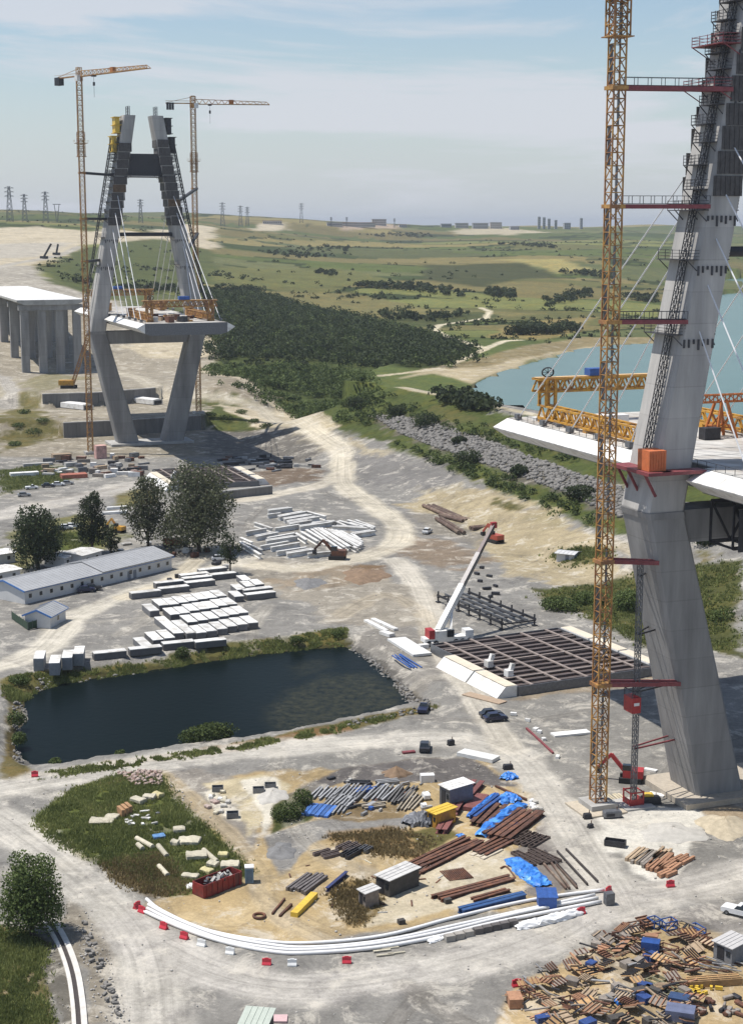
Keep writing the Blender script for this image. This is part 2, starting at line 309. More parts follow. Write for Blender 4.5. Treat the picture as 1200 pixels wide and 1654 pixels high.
paint([(1080, 480), (1200, 468), (1400, 466), (1400, 474), (1200, 476), (1100, 486)], rgb(150, 138, 104), 6, .3)
# behind and around the far tower
paint([(-100, 505), (200, 505), (330, 520), (390, 512), (432, 524), (420, 542), (370, 556), (350, 590), (420, 640), (480, 672), (520, 700), (520, 740), (-100, 740)], rgb(160, 152, 136), 9)
paint([(200, 545), (330, 536), (395, 514), (430, 526), (415, 542), (380, 556), (330, 578), (230, 580)], EARTH, 5)
paint([(330, 600), (400, 612), (440, 640), (400, 660), (330, 650)], rgb(150, 140, 122), 6)
paint([(330, 640), (420, 650), (440, 690), (380, 700), (330, 685)], GREEN, 5, 1)
paint([(10, 640), (60, 640), (90, 700), (60, 720), (0, 730)], OLIVE, 6, .8)
paint([(-60, 600), (30, 610), (25, 660), (-60, 690)], rgb(168, 160, 140), 4)
paint([(20, 620), (90, 600), (150, 610), (60, 640)], rgb(140, 134, 104), 5, .4)
paint([(350, 655), (470, 668), (540, 690), (530, 705), (440, 690)], EARTH, 4)
paint([(0, 760), (60, 750), (110, 756), (120, 775), (40, 790), (0, 800)], GREEN, 5, 1)
# dam face: grass above, riprap below, grass at its foot
paint([(575, 612), (740, 648), (850, 672), (1000, 706), (1300, 780), (1300, 930), (1000, 860), (950, 858), (860, 812), (760, 776), (690, 745), (620, 715), (540, 690), (520, 668), (560, 640)], rgb(88, 100, 48), 4, 1)
paint([(600, 668), (680, 676), (760, 700), (860, 738), (1000, 786), (1250, 855), (1250, 890), (1000, 838), (930, 806), (840, 772), (740, 738), (640, 700)], rgb(112, 108, 98), 4, .25)
paint([(700, 655), (860, 700), (950, 730), (950, 745), (840, 705), (700, 668)], rgb(104, 104, 60), 4, 1, .7)
# the site, from the tower towards the camera
paint([(560, 706), (640, 738), (740, 778), (760, 790), (700, 800), (620, 770)], rgb(190, 178, 150), 3, amt=.8)
paint([(690, 800), (760, 788), (830, 806), (930, 842), (970, 868), (960, 900), (1010, 910), (1030, 940), (900, 945), (840, 925), (760, 880), (690, 850), (650, 815)], rgb(190, 176, 144), 4)
paint([(575, 738), (650, 735), (720, 758), (745, 775), (700, 790), (620, 790), (585, 770)], rgb(140, 138, 136), 5)
paint([(640, 822), (720, 835), (800, 870), (760, 885), (690, 862), (650, 845)], rgb(138, 135, 131), 4, amt=.8)
paint([(640, 866), (720, 872), (800, 905), (760, 918), (680, 910), (640, 890)], rgb(146, 124, 98), 6, amt=.7)
paint([(430, 940), (500, 918), (560, 912), (625, 912), (630, 930), (560, 948), (480, 956)], rgb(142, 118, 92), 3)
paint([(470, 938), (530, 928), (545, 942), (500, 955), (465, 952)], rgb(110, 110, 112), 2.5)
paint([(395, 765), (500, 752), (530, 772), (450, 785), (395, 783)], rgb(132, 116, 100), 4)
paint([(330, 690), (470, 690), (520, 725), (520, 745), (430, 752), (330, 735)], rgb(126, 122, 116), 5)
paint([(380, 900), (560, 915), (700, 960), (690, 1010), (560, 1010), (430, 960)], rgb(178, 168, 150), 6, amt=.6)
paint([(900, 888), (945, 882), (985, 888), (975, 912), (920, 914), (885, 902)], rgb(110, 108, 66), 2.5, 1)
paint([(865, 952), (960, 945), (1040, 940), (1200, 960), (1200, 1060), (1040, 1048), (960, 1005), (880, 975)], rgb(88, 92, 50), 3, 1)
paint([(1120, 890), (1210, 885), (1210, 950), (1130, 950)], rgb(120, 114, 66), 4, .9)
paint([(850, 836), (890, 826), (930, 845), (900, 858)], rgb(176, 164, 130), 3)
paint([(800, 806), (850, 822), (840, 832), (790, 814)], rgb(108, 104, 62), 2, 1)
paint([(590, 1010), (700, 1020), (720, 1100), (670, 1110), (610, 1060), (565, 1030)], rgb(150, 146, 140), 2)
paint([(900, 1085), (1060, 1065), (1060, 1100), (830, 1130), (900, 1105)], rgb(168, 150, 124), 2, amt=.7)
paint([(10, 860), (120, 830), (220, 850), (170, 890), (60, 900), (10, 930)], rgb(124, 124, 82), 4, .7)
paint([(70, 862), (150, 856), (160, 880), (90, 890)], rgb(92, 104, 46), 3, 1)
paint([(180, 795), (240, 790), (250, 815), (190, 815)], rgb(128, 122, 76), 3, .8)
# pond banks
paint([(10, 1095), (60, 1085), (230, 1062), (420, 1032), (560, 1012), (565, 1036), (480, 1046), (350, 1062), (200, 1085), (100, 1100), (40, 1118), (15, 1130)], rgb(112, 108, 60), 1.5, 1)
paint([(10, 1110), (45, 1115), (35, 1160), (30, 1225), (60, 1245), (200, 1225), (380, 1198), (560, 1165), (675, 1140), (715, 1138), (690, 1152), (560, 1178), (380, 1210), (200, 1238), (60, 1256), (10, 1262)], rgb(116, 106, 64), 1.2, .9)
paint([(150, 1230), (380, 1200), (560, 1170), (565, 1180), (380, 1212), (150, 1243)], rgb(150, 112, 74), .8, .5, .6)
paint([(570, 1030), (610, 1055), (670, 1110), (700, 1140), (660, 1130), (600, 1066), (562, 1042)], rgb(136, 130, 120), 1, 0)
# foreground yard
paint([(300, 1290), (330, 1262), (430, 1250), (560, 1240), (680, 1222), (770, 1228), (850, 1282), (940, 1420), (890, 1452), (700, 1492), (500, 1528), (370, 1512), (240, 1462), (330, 1440), (400, 1385)], rgb(196, 173, 130), 1.5)
paint([(270, 1245), (330, 1240), (400, 1270), (420, 1330), (400, 1385), (330, 1320)], rgb(158, 152, 144), 1.2)
paint([(330, 1265), (420, 1255), (470, 1270), (440, 1320), (400, 1350), (380, 1300)], rgb(216, 202, 168), 1)
paint([(395, 1262), (440, 1258), (455, 1280), (440, 1330), (425, 1345), (415, 1300)], rgb(244, 238, 222), .8)
paint([(325, 1280), (345, 1275), (385, 1310), (388, 1325), (360, 1318)], rgb(236, 230, 214), .6)
paint([(430, 1350), (470, 1335), (560, 1318), (665, 1322), (660, 1345), (570, 1340), (500, 1362), (480, 1392), (455, 1412), (440, 1385)], rgb(152, 150, 147), .7)
paint([(550, 1240), (680, 1222), (760, 1226), (830, 1270), (700, 1262), (560, 1262), (480, 1290), (440, 1300), (500, 1262)], rgb(116, 112, 111), 1)
paint([(530, 1345), (640, 1335), (700, 1350), (690, 1390), (620, 1385), (540, 1372)], rgb(150, 124, 84), 1, .4, .8)
paint([(560, 1300), (640, 1300), (660, 1318), (580, 1326), (520, 1320)], rgb(150, 130, 96), .8)
paint([(650, 1345), (720, 1330), (740, 1350), (690, 1380)], rgb(112, 106, 62), .8, .9)
paint([(610, 1440), (680, 1400), (790, 1360), (830, 1385), (830, 1440), (740, 1470), (640, 1490), (580, 1500)], rgb(216, 204, 178), .8)
paint([(530, 1440), (590, 1415), (620, 1440), (600, 1490), (560, 1500)], rgb(136, 118, 78), 1, .6)
paint([(830, 1380), (880, 1330), (950, 1420), (880, 1450), (850, 1440)], rgb(150, 143, 138), 1)
paint([(55, 1325), (120, 1272), (200, 1246), (268, 1250), (282, 1290), (350, 1348), (412, 1412), (330, 1442), (270, 1446), (160, 1395), (80, 1360)], rgb(100, 110, 52), 1, 1)
paint([(170, 1395), (260, 1380), (300, 1440), (250, 1450), (200, 1425)], rgb(116, 96, 56), 1, .9, .7)
paint([(440, 1300), (500, 1268), (505, 1320), (440, 1345)], rgb(84, 92, 46), .6, 1)
paint([(955, 1318), (1000, 1300), (1120, 1306), (1140, 1325), (1110, 1360), (1120, 1395), (1070, 1440), (1030, 1410), (1010, 1375), (965, 1372)], rgb(240, 237, 228), 1.2)
paint([(1110, 1440), (1200, 1400), (1260, 1400), (1200, 1440), (1130, 1452)], rgb(236, 230, 216), 1.2)
paint([(1140, 1310), (1210, 1300), (1210, 1350), (1180, 1350)], rgb(186, 168, 142), 1)
paint([(780, 1680), (830, 1600), (930, 1540), (1050, 1492), (1110, 1480), (1140, 1500), (1220, 1520), (1220, 1720), (780, 1720)], rgb(200, 176, 134), 1)
paint([(1060, 1480), (1140, 1462), (1220, 1470), (1220, 1520), (1140, 1500)], rgb(150, 146, 142), 1)
paint([(-30, 1490), (30, 1500), (80, 1520), (70, 1560), (100, 1654), (100, 1720), (-30, 1720)], rgb(112, 104, 64), 1, .8)
paint([(-10, 1570), (60, 1585), (80, 1654), (-10, 1654)], rgb(160, 144, 104), 1, .4, .6)
paint([(70, 1560), (110, 1510), (130, 1560), (125, 1654), (95, 1654)], rgb(120, 116, 108), .8)
paint([(110, 1450), (150, 1490), (200, 1560), (215, 1654), (140, 1654), (140, 1580), (110, 1510)], rgb(158, 150, 136), .8)
# ---- haul roads: light dusty lanes with ruts
trk = np.zeros((len(gx), 3)); isroad = np.zeros(len(gx))
def road(pts, width, c=DUST, amt=.85, rd=True):
    line = GP(pts) if not isinstance(pts[0], Vector) else pts
    xs = [p.x for p in line]; ys = [p.y for p in line]; m = width + 6
    sel = np.where((gx > min(xs) - m) & (gx < max(xs) + m) & (gy > min(ys) - m) & (gy < max(ys) + m))[0]
    if not len(sel): return
    dist, arc, side = pdist(gx[sel], gy[sel], line, False); soft = width * .16
    a = 1 - sm(width / 2 - soft, width / 2 + soft, dist + wob[sel] * soft * 1.2); k = a > trk[sel, 2]
    trk[sel[k], 0] = (dist * side)[k]; trk[sel[k], 1] = arc[k]; trk[sel[k], 2] = a[k]
    if rd: isroad[sel] = np.maximum(isroad[sel], a)
    a = a[:, None] * amt; col[sel] = col[sel] * (1 - a) + c * a; veg[sel] *= (1 - a[:, 0])
def smooth_line(P, n=6):
    out = []; P = [Vector(p) for p in P]
    for i in range(len(P) - 1):
        a, b, c, d = P[max(i - 1, 0)], P[i], P[i + 1], P[min(i + 2, len(P) - 1)]
        for k in range(n):
            t = k / n; out.append(.5 * ((2 * b) + (c - a) * t + (2 * a - 5 * b + 4 * c - d) * t * t + (3 * b - a - 3 * c + d) * t ** 3))
    return out + [P[-1]]
def sroad(pts, *a, **k): road(smooth_line(GP(pts)), *a, **k)
sroad([(-60, 1285), (120, 1252), (300, 1225), (450, 1208), (600, 1196), (740, 1194), (830, 1222), (890, 1292), (940, 1372), (985, 1440), (1000, 1470)], 8.5)
sroad([(-60, 1285), (30, 1345), (120, 1412), (195, 1480), (238, 1550), (250, 1660), (250, 1740)], 8.5)
sroad([(210, 1500), (330, 1562), (450, 1592), (600, 1585), (780, 1548), (900, 1505), (985, 1460), (1100, 1440), (1260, 1400)], 9, rgb(188, 184, 178))
sroad([(820, 1210), (770, 1130), (735, 1080), (708, 1030), (690, 980), (668, 935), (640, 905)], 6, rgb(196, 190, 178), amt=.85)
sroad([(500, 690), (535, 715), (552, 745), (555, 780), (600, 815), (640, 845), (645, 872), (610, 892), (560, 905), (480, 918), (400, 910)], 9, rgb(204, 196, 178))
sroad([(-60, 845), (60, 818), (150, 800), (230, 782), (300, 770)], 13, rgb(182, 178, 172), amt=.9)
sroad([(390, 808), (460, 795), (520, 782), (555, 765)], 8, rgb(200, 192, 176))
sroad([(-40, 1085), (60, 1055), (120, 1000), (200, 962), (290, 935), (400, 900)], 8, rgb(208, 202, 188))
sroad([(340, 885), (280, 935), (200, 965)], 6, rgb(204, 194, 172), amt=.7)
sroad([(820, 930), (880, 900), (900, 878), (960, 870), (1060, 905), (1060, 925), (960, 935), (860, 930)], 5, rgb(196, 182, 152), amt=.6, rd=False)
for k in range(42):      # crossing wheel tracks
    u0, v0 = random.choice(((random.uniform(20, 1180), random.uniform(1200, 1640)), (random.uniform(380, 960), random.uniform(770, 1180)), (random.uniform(0, 360), random.uniform(780, 1060))))
    p_ = g(u0, v0); a_ = random.uniform(0, 6.28); cv = random.uniform(-.05, .05); ln_ = []
    for q_ in range(12): ln_.append(p_.copy()); a_ += cv * 3; p_ = p_ + Vector((math.cos(a_), math.sin(a_), 0)) * 4
    road(ln_, random.uniform(2.4, 3.6), random.choice((rgb(196, 190, 178), rgb(200, 196, 188), rgb(128, 124, 118), rgb(140, 134, 126))), random.uniform(.18, .4), rd=False)
sroad([(540, 1000), (620, 960), (680, 990), (700, 1040)], 5, rgb(190, 178, 156), amt=.5, rd=False)
sroad([(1000, 1470), (1060, 1440), (1150, 1452), (1260, 1440)], 6, rgb(172, 168, 162), amt=.5, rd=False)
road(GP([(180, 600), (205, 605), (250, 625), (330, 640), (420, 660), (500, 690)]), 9, rgb(192, 184, 166))
road(GP([(200, 560), (300, 575), (330, 600), (440, 650), (540, 690)]), 5, EARTH, rd=False)
road(GP([(776, 497), (791, 503), (784, 514), (745, 520), (709, 525), (701, 532), (718, 543), (753, 553), (783, 563), (814, 551), (840, 549)]), 5, rgb(210, 200, 172), 1)
road(GP([(783, 564), (733, 587), (707, 595), (660, 602), (615, 607)]), 5, rgb(196, 184, 156), 1)
road([g(u, v, CREST_Z) for u, v in ((575, 609), (640, 624), (740, 644), (850, 667), (1000, 702), (1200, 752))], 5, rgb(176, 166, 140), .9)
road(GP([(-30, 440), (60, 420), (130, 398)]), 9, rgb(170, 166, 158))
road(GP([(-30, 470), (80, 462), (150, 482)]), 9, rgb(178, 172, 160))
road(GP([(-20, 650), (18, 660), (22, 630), (8, 610), (-30, 600)]), 7, rgb(170, 166, 160))
# lighter wheel scars on the yard sand
sroad([(260, 1250), (330, 1310), (400, 1380), (430, 1440), (380, 1490), (300, 1480)], 3.5, rgb(200, 180, 142), .6, rd=False)
sroad([(440, 1420), (560, 1385), (640, 1395), (600, 1450), (470, 1510)], 3.5, rgb(196, 176, 138), .5, rd=False)

kp_ = pdist(gx, gy, POND) + (fbm(gx, gy, 6, 23) - .5) * 3.2 - .3; col[:] = np.where(((kp_ > -1.6) & (kp_ < 4))[:, None], col * .5, col)      # wet mud at the waterline
lum = col @ np.array([.25, .6, .15]); near_ = (gy < 700)[:, None]; col[:] = np.where(near_ & (veg < .5)[:, None], col * .95 + lum[:, None] * .05, col * .92 + lum[:, None] * .08) * np.where(gy > 690, .74, .62 + .13 * np.clip(isroad, 0, 1))[:, None] * np.array([1.02, 1.0, .955])
# ---- ground material
gm = bpy.data.materials.new('ground_cover'); gm.use_nodes = True; n, l = gm.node_tree.nodes, gm.node_tree.links; b = n['Principled BSDF']; b.inputs['Roughness'].default_value = .95; b.inputs['Specular IOR Level'].default_value = .15
ac = n.new('ShaderNodeAttribute'); ac.attribute_name = 'cover'; at = n.new('ShaderNodeAttribute'); at.attribute_name = 'ruts'; av = n.new('ShaderNodeAttribute'); av.attribute_name = 'veg'
ge = n.new('ShaderNodeNewGeometry')
def noise(scale, detail=6, rough=.65, vec=None, dist=0.0):
    x = n.new('ShaderNodeTexNoise'); x.inputs['Scale'].default_value = scale; x.inputs['Detail'].default_value = detail; x.inputs['Roughness'].default_value = rough; x.inputs['Distortion'].default_value = dist; l.new(vec or ge.outputs['Position'], x.inputs['Vector']); return x.outputs['Fac']
def rngm(v, a, b_, lo=.3, hi=.7):
    x = n.new('ShaderNodeMapRange'); x.inputs['From Min'].default_value = lo; x.inputs['From Max'].default_value = hi; x.inputs['To Min'].default_value = a; x.inputs['To Max'].default_value = b_; l.new(v, x.inputs['Value']); return x.outputs[0]
def mth(op, a, b_):
    x = n.new('ShaderNodeMath'); x.operation = op
    for i, q in enumerate((a, b_)):
        if isinstance(q, (int, float)): x.inputs[i].default_value = q
        else: l.new(q, x.inputs[i])
    return x.outputs[0]
big = rngm(noise(.035, 5, .6), .84, 1.16); mid = rngm(noise(.25, 6, .7, dist=.6), .8, 1.2); fine = rngm(noise(1.7, 5, .75), .82, 1.18); peb = rngm(noise(7, 3, .7), .9, 1.1)
f1 = mth('MULTIPLY', mth('MULTIPLY', big, mid), mth('MULTIPLY', fine, peb))
mpz = n.new('ShaderNodeMapping'); mpz.inputs['Scale'].default_value = (1.25, .018, 1); l.new(at.outputs['Vector'], mpz.inputs['Vector'])
rut = rngm(noise(1.0, 4, .6, mpz.outputs[0]), .84, 1.2, .32, .66); sep = n.new('ShaderNodeSeparateXYZ'); l.new(at.outputs['Vector'], sep.inputs[0])
mr = n.new('ShaderNodeMix'); mr.data_type = 'FLOAT'; mr.inputs[2].default_value = 1; l.new(sep.outputs['Z'], mr.inputs[0]); l.new(rut, mr.inputs[3])
f2 = mth('MULTIPLY', f1, mr.outputs[0])
vs = n.new('ShaderNodeVectorMath'); vs.operation = 'SCALE'; l.new(ac.outputs['Color'], vs.inputs[0]); l.new(f2, vs.inputs['Scale'])
# bare ground: pale scuffs and darker damp patches; vegetation: drier and darker tufts
dry = n.new('ShaderNodeMixRGB'); dry.blend_type = 'MULTIPLY'; dry.inputs['Color2'].default_value = (1.5, 1.22, .95, 1); l.new(mth('MULTIPLY', rngm(noise(.11, 6, .7, dist=.4), 0, .75, .48, .66), av.outputs['Fac']), dry.inputs['Fac']); l.new(vs.outputs[0], dry.inputs['Color1'])
tuf = n.new('ShaderNodeMixRGB'); tuf.blend_type = 'MULTIPLY'; tuf.inputs['Color2'].default_value = (.5, .56, .5, 1); l.new(mth('MULTIPLY', rngm(noise(.45, 5, .75), 0, .8, .5, .64), av.outputs['Fac']), tuf.inputs['Fac']); l.new(dry.outputs[0], tuf.inputs['Color1'])
inv = mth('SUBTRACT', 1.0, av.outputs['Fac'])
pal = n.new('ShaderNodeMixRGB'); pal.inputs['Color2'].default_value = (*rgb(205, 198, 184), 1); l.new(mth('MULTIPLY', rngm(noise(.16, 8, .78, dist=.5), 0, .5, .52, .62), inv), pal.inputs['Fac']); l.new(tuf.outputs[0], pal.inputs['Color1'])
dmp = n.new('ShaderNodeMixRGB'); dmp.blend_type = 'MULTIPLY'; dmp.inputs['Color2'].default_value = (.62, .62, .64, 1); l.new(mth('MULTIPLY', rngm(noise(.09, 8, .76, dist=.4), 0, .75, .53, .64), inv), dmp.inputs['Fac']); l.new(pal.outputs[0], dmp.inputs['Color1'])
l.new(dmp.outputs[0], b.inputs['Base Color'])
bp = n.new('ShaderNodeBump'); bp.inputs['Strength'].default_value = .55; bp.inputs['Distance'].default_value = .25; l.new(mth('ADD', noise(1.1, 8, .75), mth('MULTIPLY', noise(.22, 5, .6), 1.5)), bp.inputs['Height']); l.new(bp.outputs[0], b.inputs['Normal'])

# ---- cut the sheet into ground, roads, hills and dam (faces shared out, edges meet exactly)
idx = np.arange(nr * nc).reshape(nr, nc); Q = np.stack([idx[:-1, :-1], idx[:-1, 1:], idx[1:, 1:], idx[1:, :-1]], -1).reshape(-1, 4)
qx, qy = gx[Q].mean(1), gy[Q].mean(1)
dcr, _, sdr = pdist(qx, qy, CREST, False)
cls = np.zeros(len(Q), int); cls[qy > 690] = 1; cls[(dcr < 72) & (sdr < 0) & (gz[Q].mean(1) > .4) & (qx > CREST[0].x) & (qy < 760)] = 2; cls[isroad[Q].mean(1) > .5] = 3
rough_ = np.where((gy < 690) & (gz > -.3) & (gz < .3), (fbm(gx, gy, 2.6, 41) - .55) * .3 * (1 - .75 * np.clip(isroad, 0, 1)) + (fbm(gx, gy, 14, 43) - .55) * .3, 0); V3 = np.stack([gx, gy, gz + rough_ * sm(690, 640, gy) * 1.0], 1)
for k, nm in enumerate(('ground', 'hills', 'dam_embankment', 'haul_road')):
    f = Q[cls == k]; used, invx = np.unique(f, return_inverse=True); me = np_mesh(nm, V3[used], invx.reshape(-1, 4), gm, True)
    a = me.attributes.new('cover', 'FLOAT_COLOR', 'POINT'); a.data.foreach_set('color', np.c_[np.clip(col[used], 0, 1), np.ones(len(used))].astype(np.float32).ravel())
    a = me.attributes.new('ruts', 'FLOAT_VECTOR', 'POINT'); a.data.foreach_set('vector', trk[used].astype(np.float32).ravel())
    a = me.attributes.new('veg', 'FLOAT', 'POINT'); a.data.foreach_set('value', veg[used].astype(np.float32))
    tag(link(nm, me), kind='structure')
# ---- water
def water_mat(name, c, rough, wave, strength, weed=None, spec=.14):
    m = bpy.data.materials.new(name); m.use_nodes = True; n, l = m.node_tree.nodes, m.node_tree.links; b = n['Principled BSDF']; b.inputs['Roughness'].default_value = rough; b.inputs['IOR'].default_value = 1.33; b.inputs['Specular IOR Level'].default_value = spec
    ge = n.new('ShaderNodeNewGeometry'); a = n.new('ShaderNodeTexNoise'); a.inputs['Scale'].default_value = wave; a.inputs['Detail'].default_value = 4; l.new(ge.outputs['Position'], a.inputs['Vector'])
    bp = n.new('ShaderNodeBump'); bp.inputs['Strength'].default_value = strength; bp.inputs['Distance'].default_value = .1; l.new(a.outputs['Fac'], bp.inputs['Height']); l.new(bp.outputs[0], b.inputs['Normal'])
    base = n.new('ShaderNodeTexNoise'); base.inputs['Scale'].default_value = .03; l.new(ge.outputs['Position'], base.inputs['Vector'])
    mx = n.new('ShaderNodeMixRGB'); mx.inputs['Color1'].default_value = (*c, 1); mx.inputs['Color2'].default_value = (*[q * 1.3 for q in c], 1); l.new(base.outputs['Fac'], mx.inputs['Fac']); src = mx.outputs[0]
    if weed:
        at = n.new('ShaderNodeAttribute'); at.attribute_name = 'weed'; w = n.new('ShaderNodeTexNoise'); w.inputs['Scale'].default_value = .55; w.inputs['Detail'].default_value = 9; w.inputs['Roughness'].default_value = .78; l.new(ge.outputs['Position'], w.inputs['Vector'])
        mr = n.new('ShaderNodeMapRange'); mr.inputs['From Min'].default_value = .38; mr.inputs['From Max'].default_value = .66; l.new(w.outputs['Fac'], mr.inputs['Value'])
        mu = n.new('ShaderNodeMath'); mu.operation = 'MULTIPLY'; l.new(mr.outputs[0], mu.inputs[0]); l.new(at.outputs['Fac'], mu.inputs[1])
        m2 = n.new('ShaderNodeMixRGB'); m2.inputs['Color2'].default_value = (*weed, 1); l.new(mu.outputs[0], m2.inputs['Fac']); l.new(src, m2.inputs['Color1']); src = m2.outputs[0]
        mr2 = n.new('ShaderNodeMapRange'); mr2.inputs['To Min'].default_value = rough; mr2.inputs['To Max'].default_value = .35; l.new(mu.outputs[0], mr2.inputs['Value']); l.new(mr2.outputs[0], b.inputs['Roughness'])
    l.new(src, b.inputs['Base Color']); return m
def sheet(name, poly, z, m, margin, step, weedf=None):
    xs = [p.x for p in poly]; ys = [p.y for p in poly]; ax = np.arange(min(xs) - margin, max(xs) + margin, step); ay = np.arange(min(ys) - margin, max(ys) + margin, step); A, B = np.meshgrid(ax, ay); i = np.arange(A.size).reshape(A.shape)
    q = np.stack([i[:-1, :-1], i[:-1, 1:], i[1:, 1:], i[1:, :-1]], -1).reshape(-1, 4); keep = pdist(A.ravel()[q].mean(1), B.ravel()[q].mean(1), poly) > -margin; q = q[keep]; used, iv = np.unique(q, return_inverse=True)
    V = np.stack([A.ravel(), B.ravel(), np.full(A.size, z)], 1)[used]; me = np_mesh(name, V, iv.reshape(-1, 4), m)
    if weedf is not None: a = me.attributes.new('weed', 'FLOAT', 'POINT'); a.data.foreach_set('value', weedf(V[:, 0], V[:, 1]).astype(np.float32))
    return tag(link(name, me), kind='structure')
wp1 = [g(u, v, POND_Z) for u, v in ((435, 1140), (520, 1090), (590, 1085), (655, 1118), (660, 1140), (540, 1168), (450, 1182))]; wp2 = [g(u, v, POND_Z) for u, v in ((455, 1075), (520, 1060), (540, 1075), (480, 1095))]
def weedf(x, y): w = (fbm(x, y, 6, 2) - .5) * 5; return np.maximum(sm(-2, 3, pdist(x, y, wp1) + w), .55 * sm(-2, 3, pdist(x, y, wp2) + w))
sheet('pond_water', POND, POND_Z, water_mat('pond_surface', (.003, .0062, .0062), .3, .8, .35, (.045, .045, .027), .05), 3, 1.2, weedf)
lm = water_mat('lake_surface', (.07, .13, .116), .22, .08, .25, None, .2)
sheet('lake_water', LAKE, LAKE_Z, lm, 2, 14); sheet('lake_water', LAKE2, LAKE_Z + 1, lm, 2, 14)
# ================================================================= STRUCTURES
CONC = mat('cast_concrete', (.27, .264, .255), .85, var=.2, scale=.5, bump=.25, streak=True, col2=(.215, .21, .205), fac2=.55, scale2=.22)  # darker than the upper legs: deck shade put into the lower-leg colour
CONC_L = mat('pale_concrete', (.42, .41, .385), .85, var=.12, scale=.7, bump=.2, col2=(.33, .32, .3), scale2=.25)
STEEL_D = mat('dark_steel', (.035, .035, .04), .6, .3, var=.3, scale=2)
STEEL_G = mat('grey_steel', (.16, .165, .175), .5, .5, var=.25, scale=2)
ORANGE = mat('crane_orange', (.42, .225, .06), .55, var=.3, scale=1.5, col2=(.26, .12, .05), fac2=.6, scale2=.5)
YELLOW = mat('machine_yellow', (.52, .27, .03), .5, var=.22, scale=1.5, col2=(.33, .16, .04), fac2=.5, scale2=.6)
BRIGHT_Y = mat('bright_yellow_paint', (.62, .42, .05), .5, var=.18, scale=1.5)
RED = mat('red_paint', (.36, .03, .03), .5, var=.25, scale=1.5)
DRED = mat('dull_red_steel', (.20, .045, .05), .6, var=.3, scale=1.2)
WHITE = mat('white_coating', (.74, .73, .70), .55, var=.1, scale=.6, col2=(.58, .56, .52), fac2=.4, scale2=.5)
DECKTOP = mat('deck_surface', (.50, .485, .45), .8, var=.2, scale=.5, col2=(.36, .33, .29), fac2=.6, scale2=.15)
RUST = mat('rusty_steel', (.105, .052, .036), .8, .2, var=.35, scale=1.5, rnd=.3, col2=(.16, .07, .04), scale2=.8)
BLUE = mat('blue_paint', (.03, .09, .30), .5, var=.25, scale=1.5, rnd=.2)
CABLE = mat('stay_pipe_white', (.66, .66, .66), .5, var=.08, scale=1)
GLASS = mat('dark_glass', (.02, .025, .03), .1, var=.1)
RUBBER = mat('rubber', (.02, .02, .02), .9, var=.2)
GUARD = mat('guard_rail_dark', (.06, .06, .065), .7, .2, var=.25)

SHUT = mat('shutter_dark', (.085, .08, .077), .8, .1, var=.35, scale=1.2); SHUT2 = mat('shutter_brown', (.13, .085, .05), .85, var=.35, scale=1.2)
def lift_lines(m, step):
    """darker pour joints at every lift and a slightly different tone from lift to lift"""
    n, l = m.node_tree.nodes, m.node_tree.links; b = n['Principled BSDF']; src = b.inputs['Base Color'].links[0].from_socket; t = n.new('ShaderNodeTexCoord'); s = n.new('ShaderNodeSeparateXYZ'); l.new(t.outputs['Object'], s.inputs[0])
    d = n.new('ShaderNodeMath'); d.operation = 'DIVIDE'; l.new(s.outputs['Z'], d.inputs[0]); d.inputs[1].default_value = step; fr = n.new('ShaderNodeMath'); fr.operation = 'FRACT'; l.new(d.outputs[0], fr.inputs[0]); fl = n.new('ShaderNodeMath'); fl.operation = 'FLOOR'; l.new(d.outputs[0], fl.inputs[0])
    lt = n.new('ShaderNodeMath'); lt.operation = 'LESS_THAN'; l.new(fr.outputs[0], lt.inputs[0]); lt.inputs[1].default_value = .035; wn = n.new('ShaderNodeTexWhiteNoise'); wn.noise_dimensions = '1D'; l.new(fl.outputs[0], wn.inputs['W']); mr = n.new('ShaderNodeMapRange'); mr.inputs['To Min'].default_value = .95; mr.inputs['To Max'].default_value = 1.05; l.new(wn.outputs['Value'], mr.inputs['Value'])
    sb = n.new('ShaderNodeMath'); sb.operation = 'MULTIPLY_ADD'; l.new(lt.outputs[0], sb.inputs[0]); sb.inputs[1].default_value = -.13; l.new(mr.outputs[0], sb.inputs[2]); v = n.new('ShaderNodeVectorMath'); v.operation = 'SCALE'; l.new(src, v.inputs[0]); l.new(sb.outputs[0], v.inputs['Scale']); l.new(v.outputs[0], b.inputs['Base Color'])
lift_lines(CONC, 4.6); CONC_U = mat('sunlit_cast_concrete', (.42, .405, .38), .85, var=.18, scale=.5, bump=.25, streak=True, col2=(.31, .30, .285), fac2=.55, scale2=.22); lift_lines(CONC_U, 4.6)  # paler copy for the upper legs, sun brightness put into the colour
def octa(cx, cy, w, l_, z, c=.5):
    a, b = w / 2, l_ / 2
    return [(cx - a + c, cy - b, z), (cx + a - c, cy - b, z), (cx + a, cy - b + c, z), (cx + a, cy + b - c, z), (cx + a - c, cy + b, z), (cx - a + c, cy + b, z), (cx - a, cy + b - c, z), (cx - a, cy - b + c, z)]
def loft(mb, rings):
    n = len(rings[0]); o = len(mb.v); mb.v += [p for r in rings for p in r]
    for i in range(len(rings) - 1):
        for k in range(n): mb.f.append((o + i * n + k, o + i * n + (k + 1) % n, o + (i + 1) * n + (k + 1) % n, o + (i + 1) * n + k))
    mb.f += [tuple(o + k for k in range(n))[::-1], tuple(o + (len(rings) - 1) * n + k for k in range(n))]
KNEE, TOP = 46.0, 130.0
def leg_x(z): return 9 + (20.5 - 9) * z / KNEE if z < KNEE else 20.5 - (z - KNEE) * .1785
def leg_w(z): return 8.4 - 2.0 * z / KNEE if z < KNEE else 6.4 - 1.7 * (z - KNEE) / 87
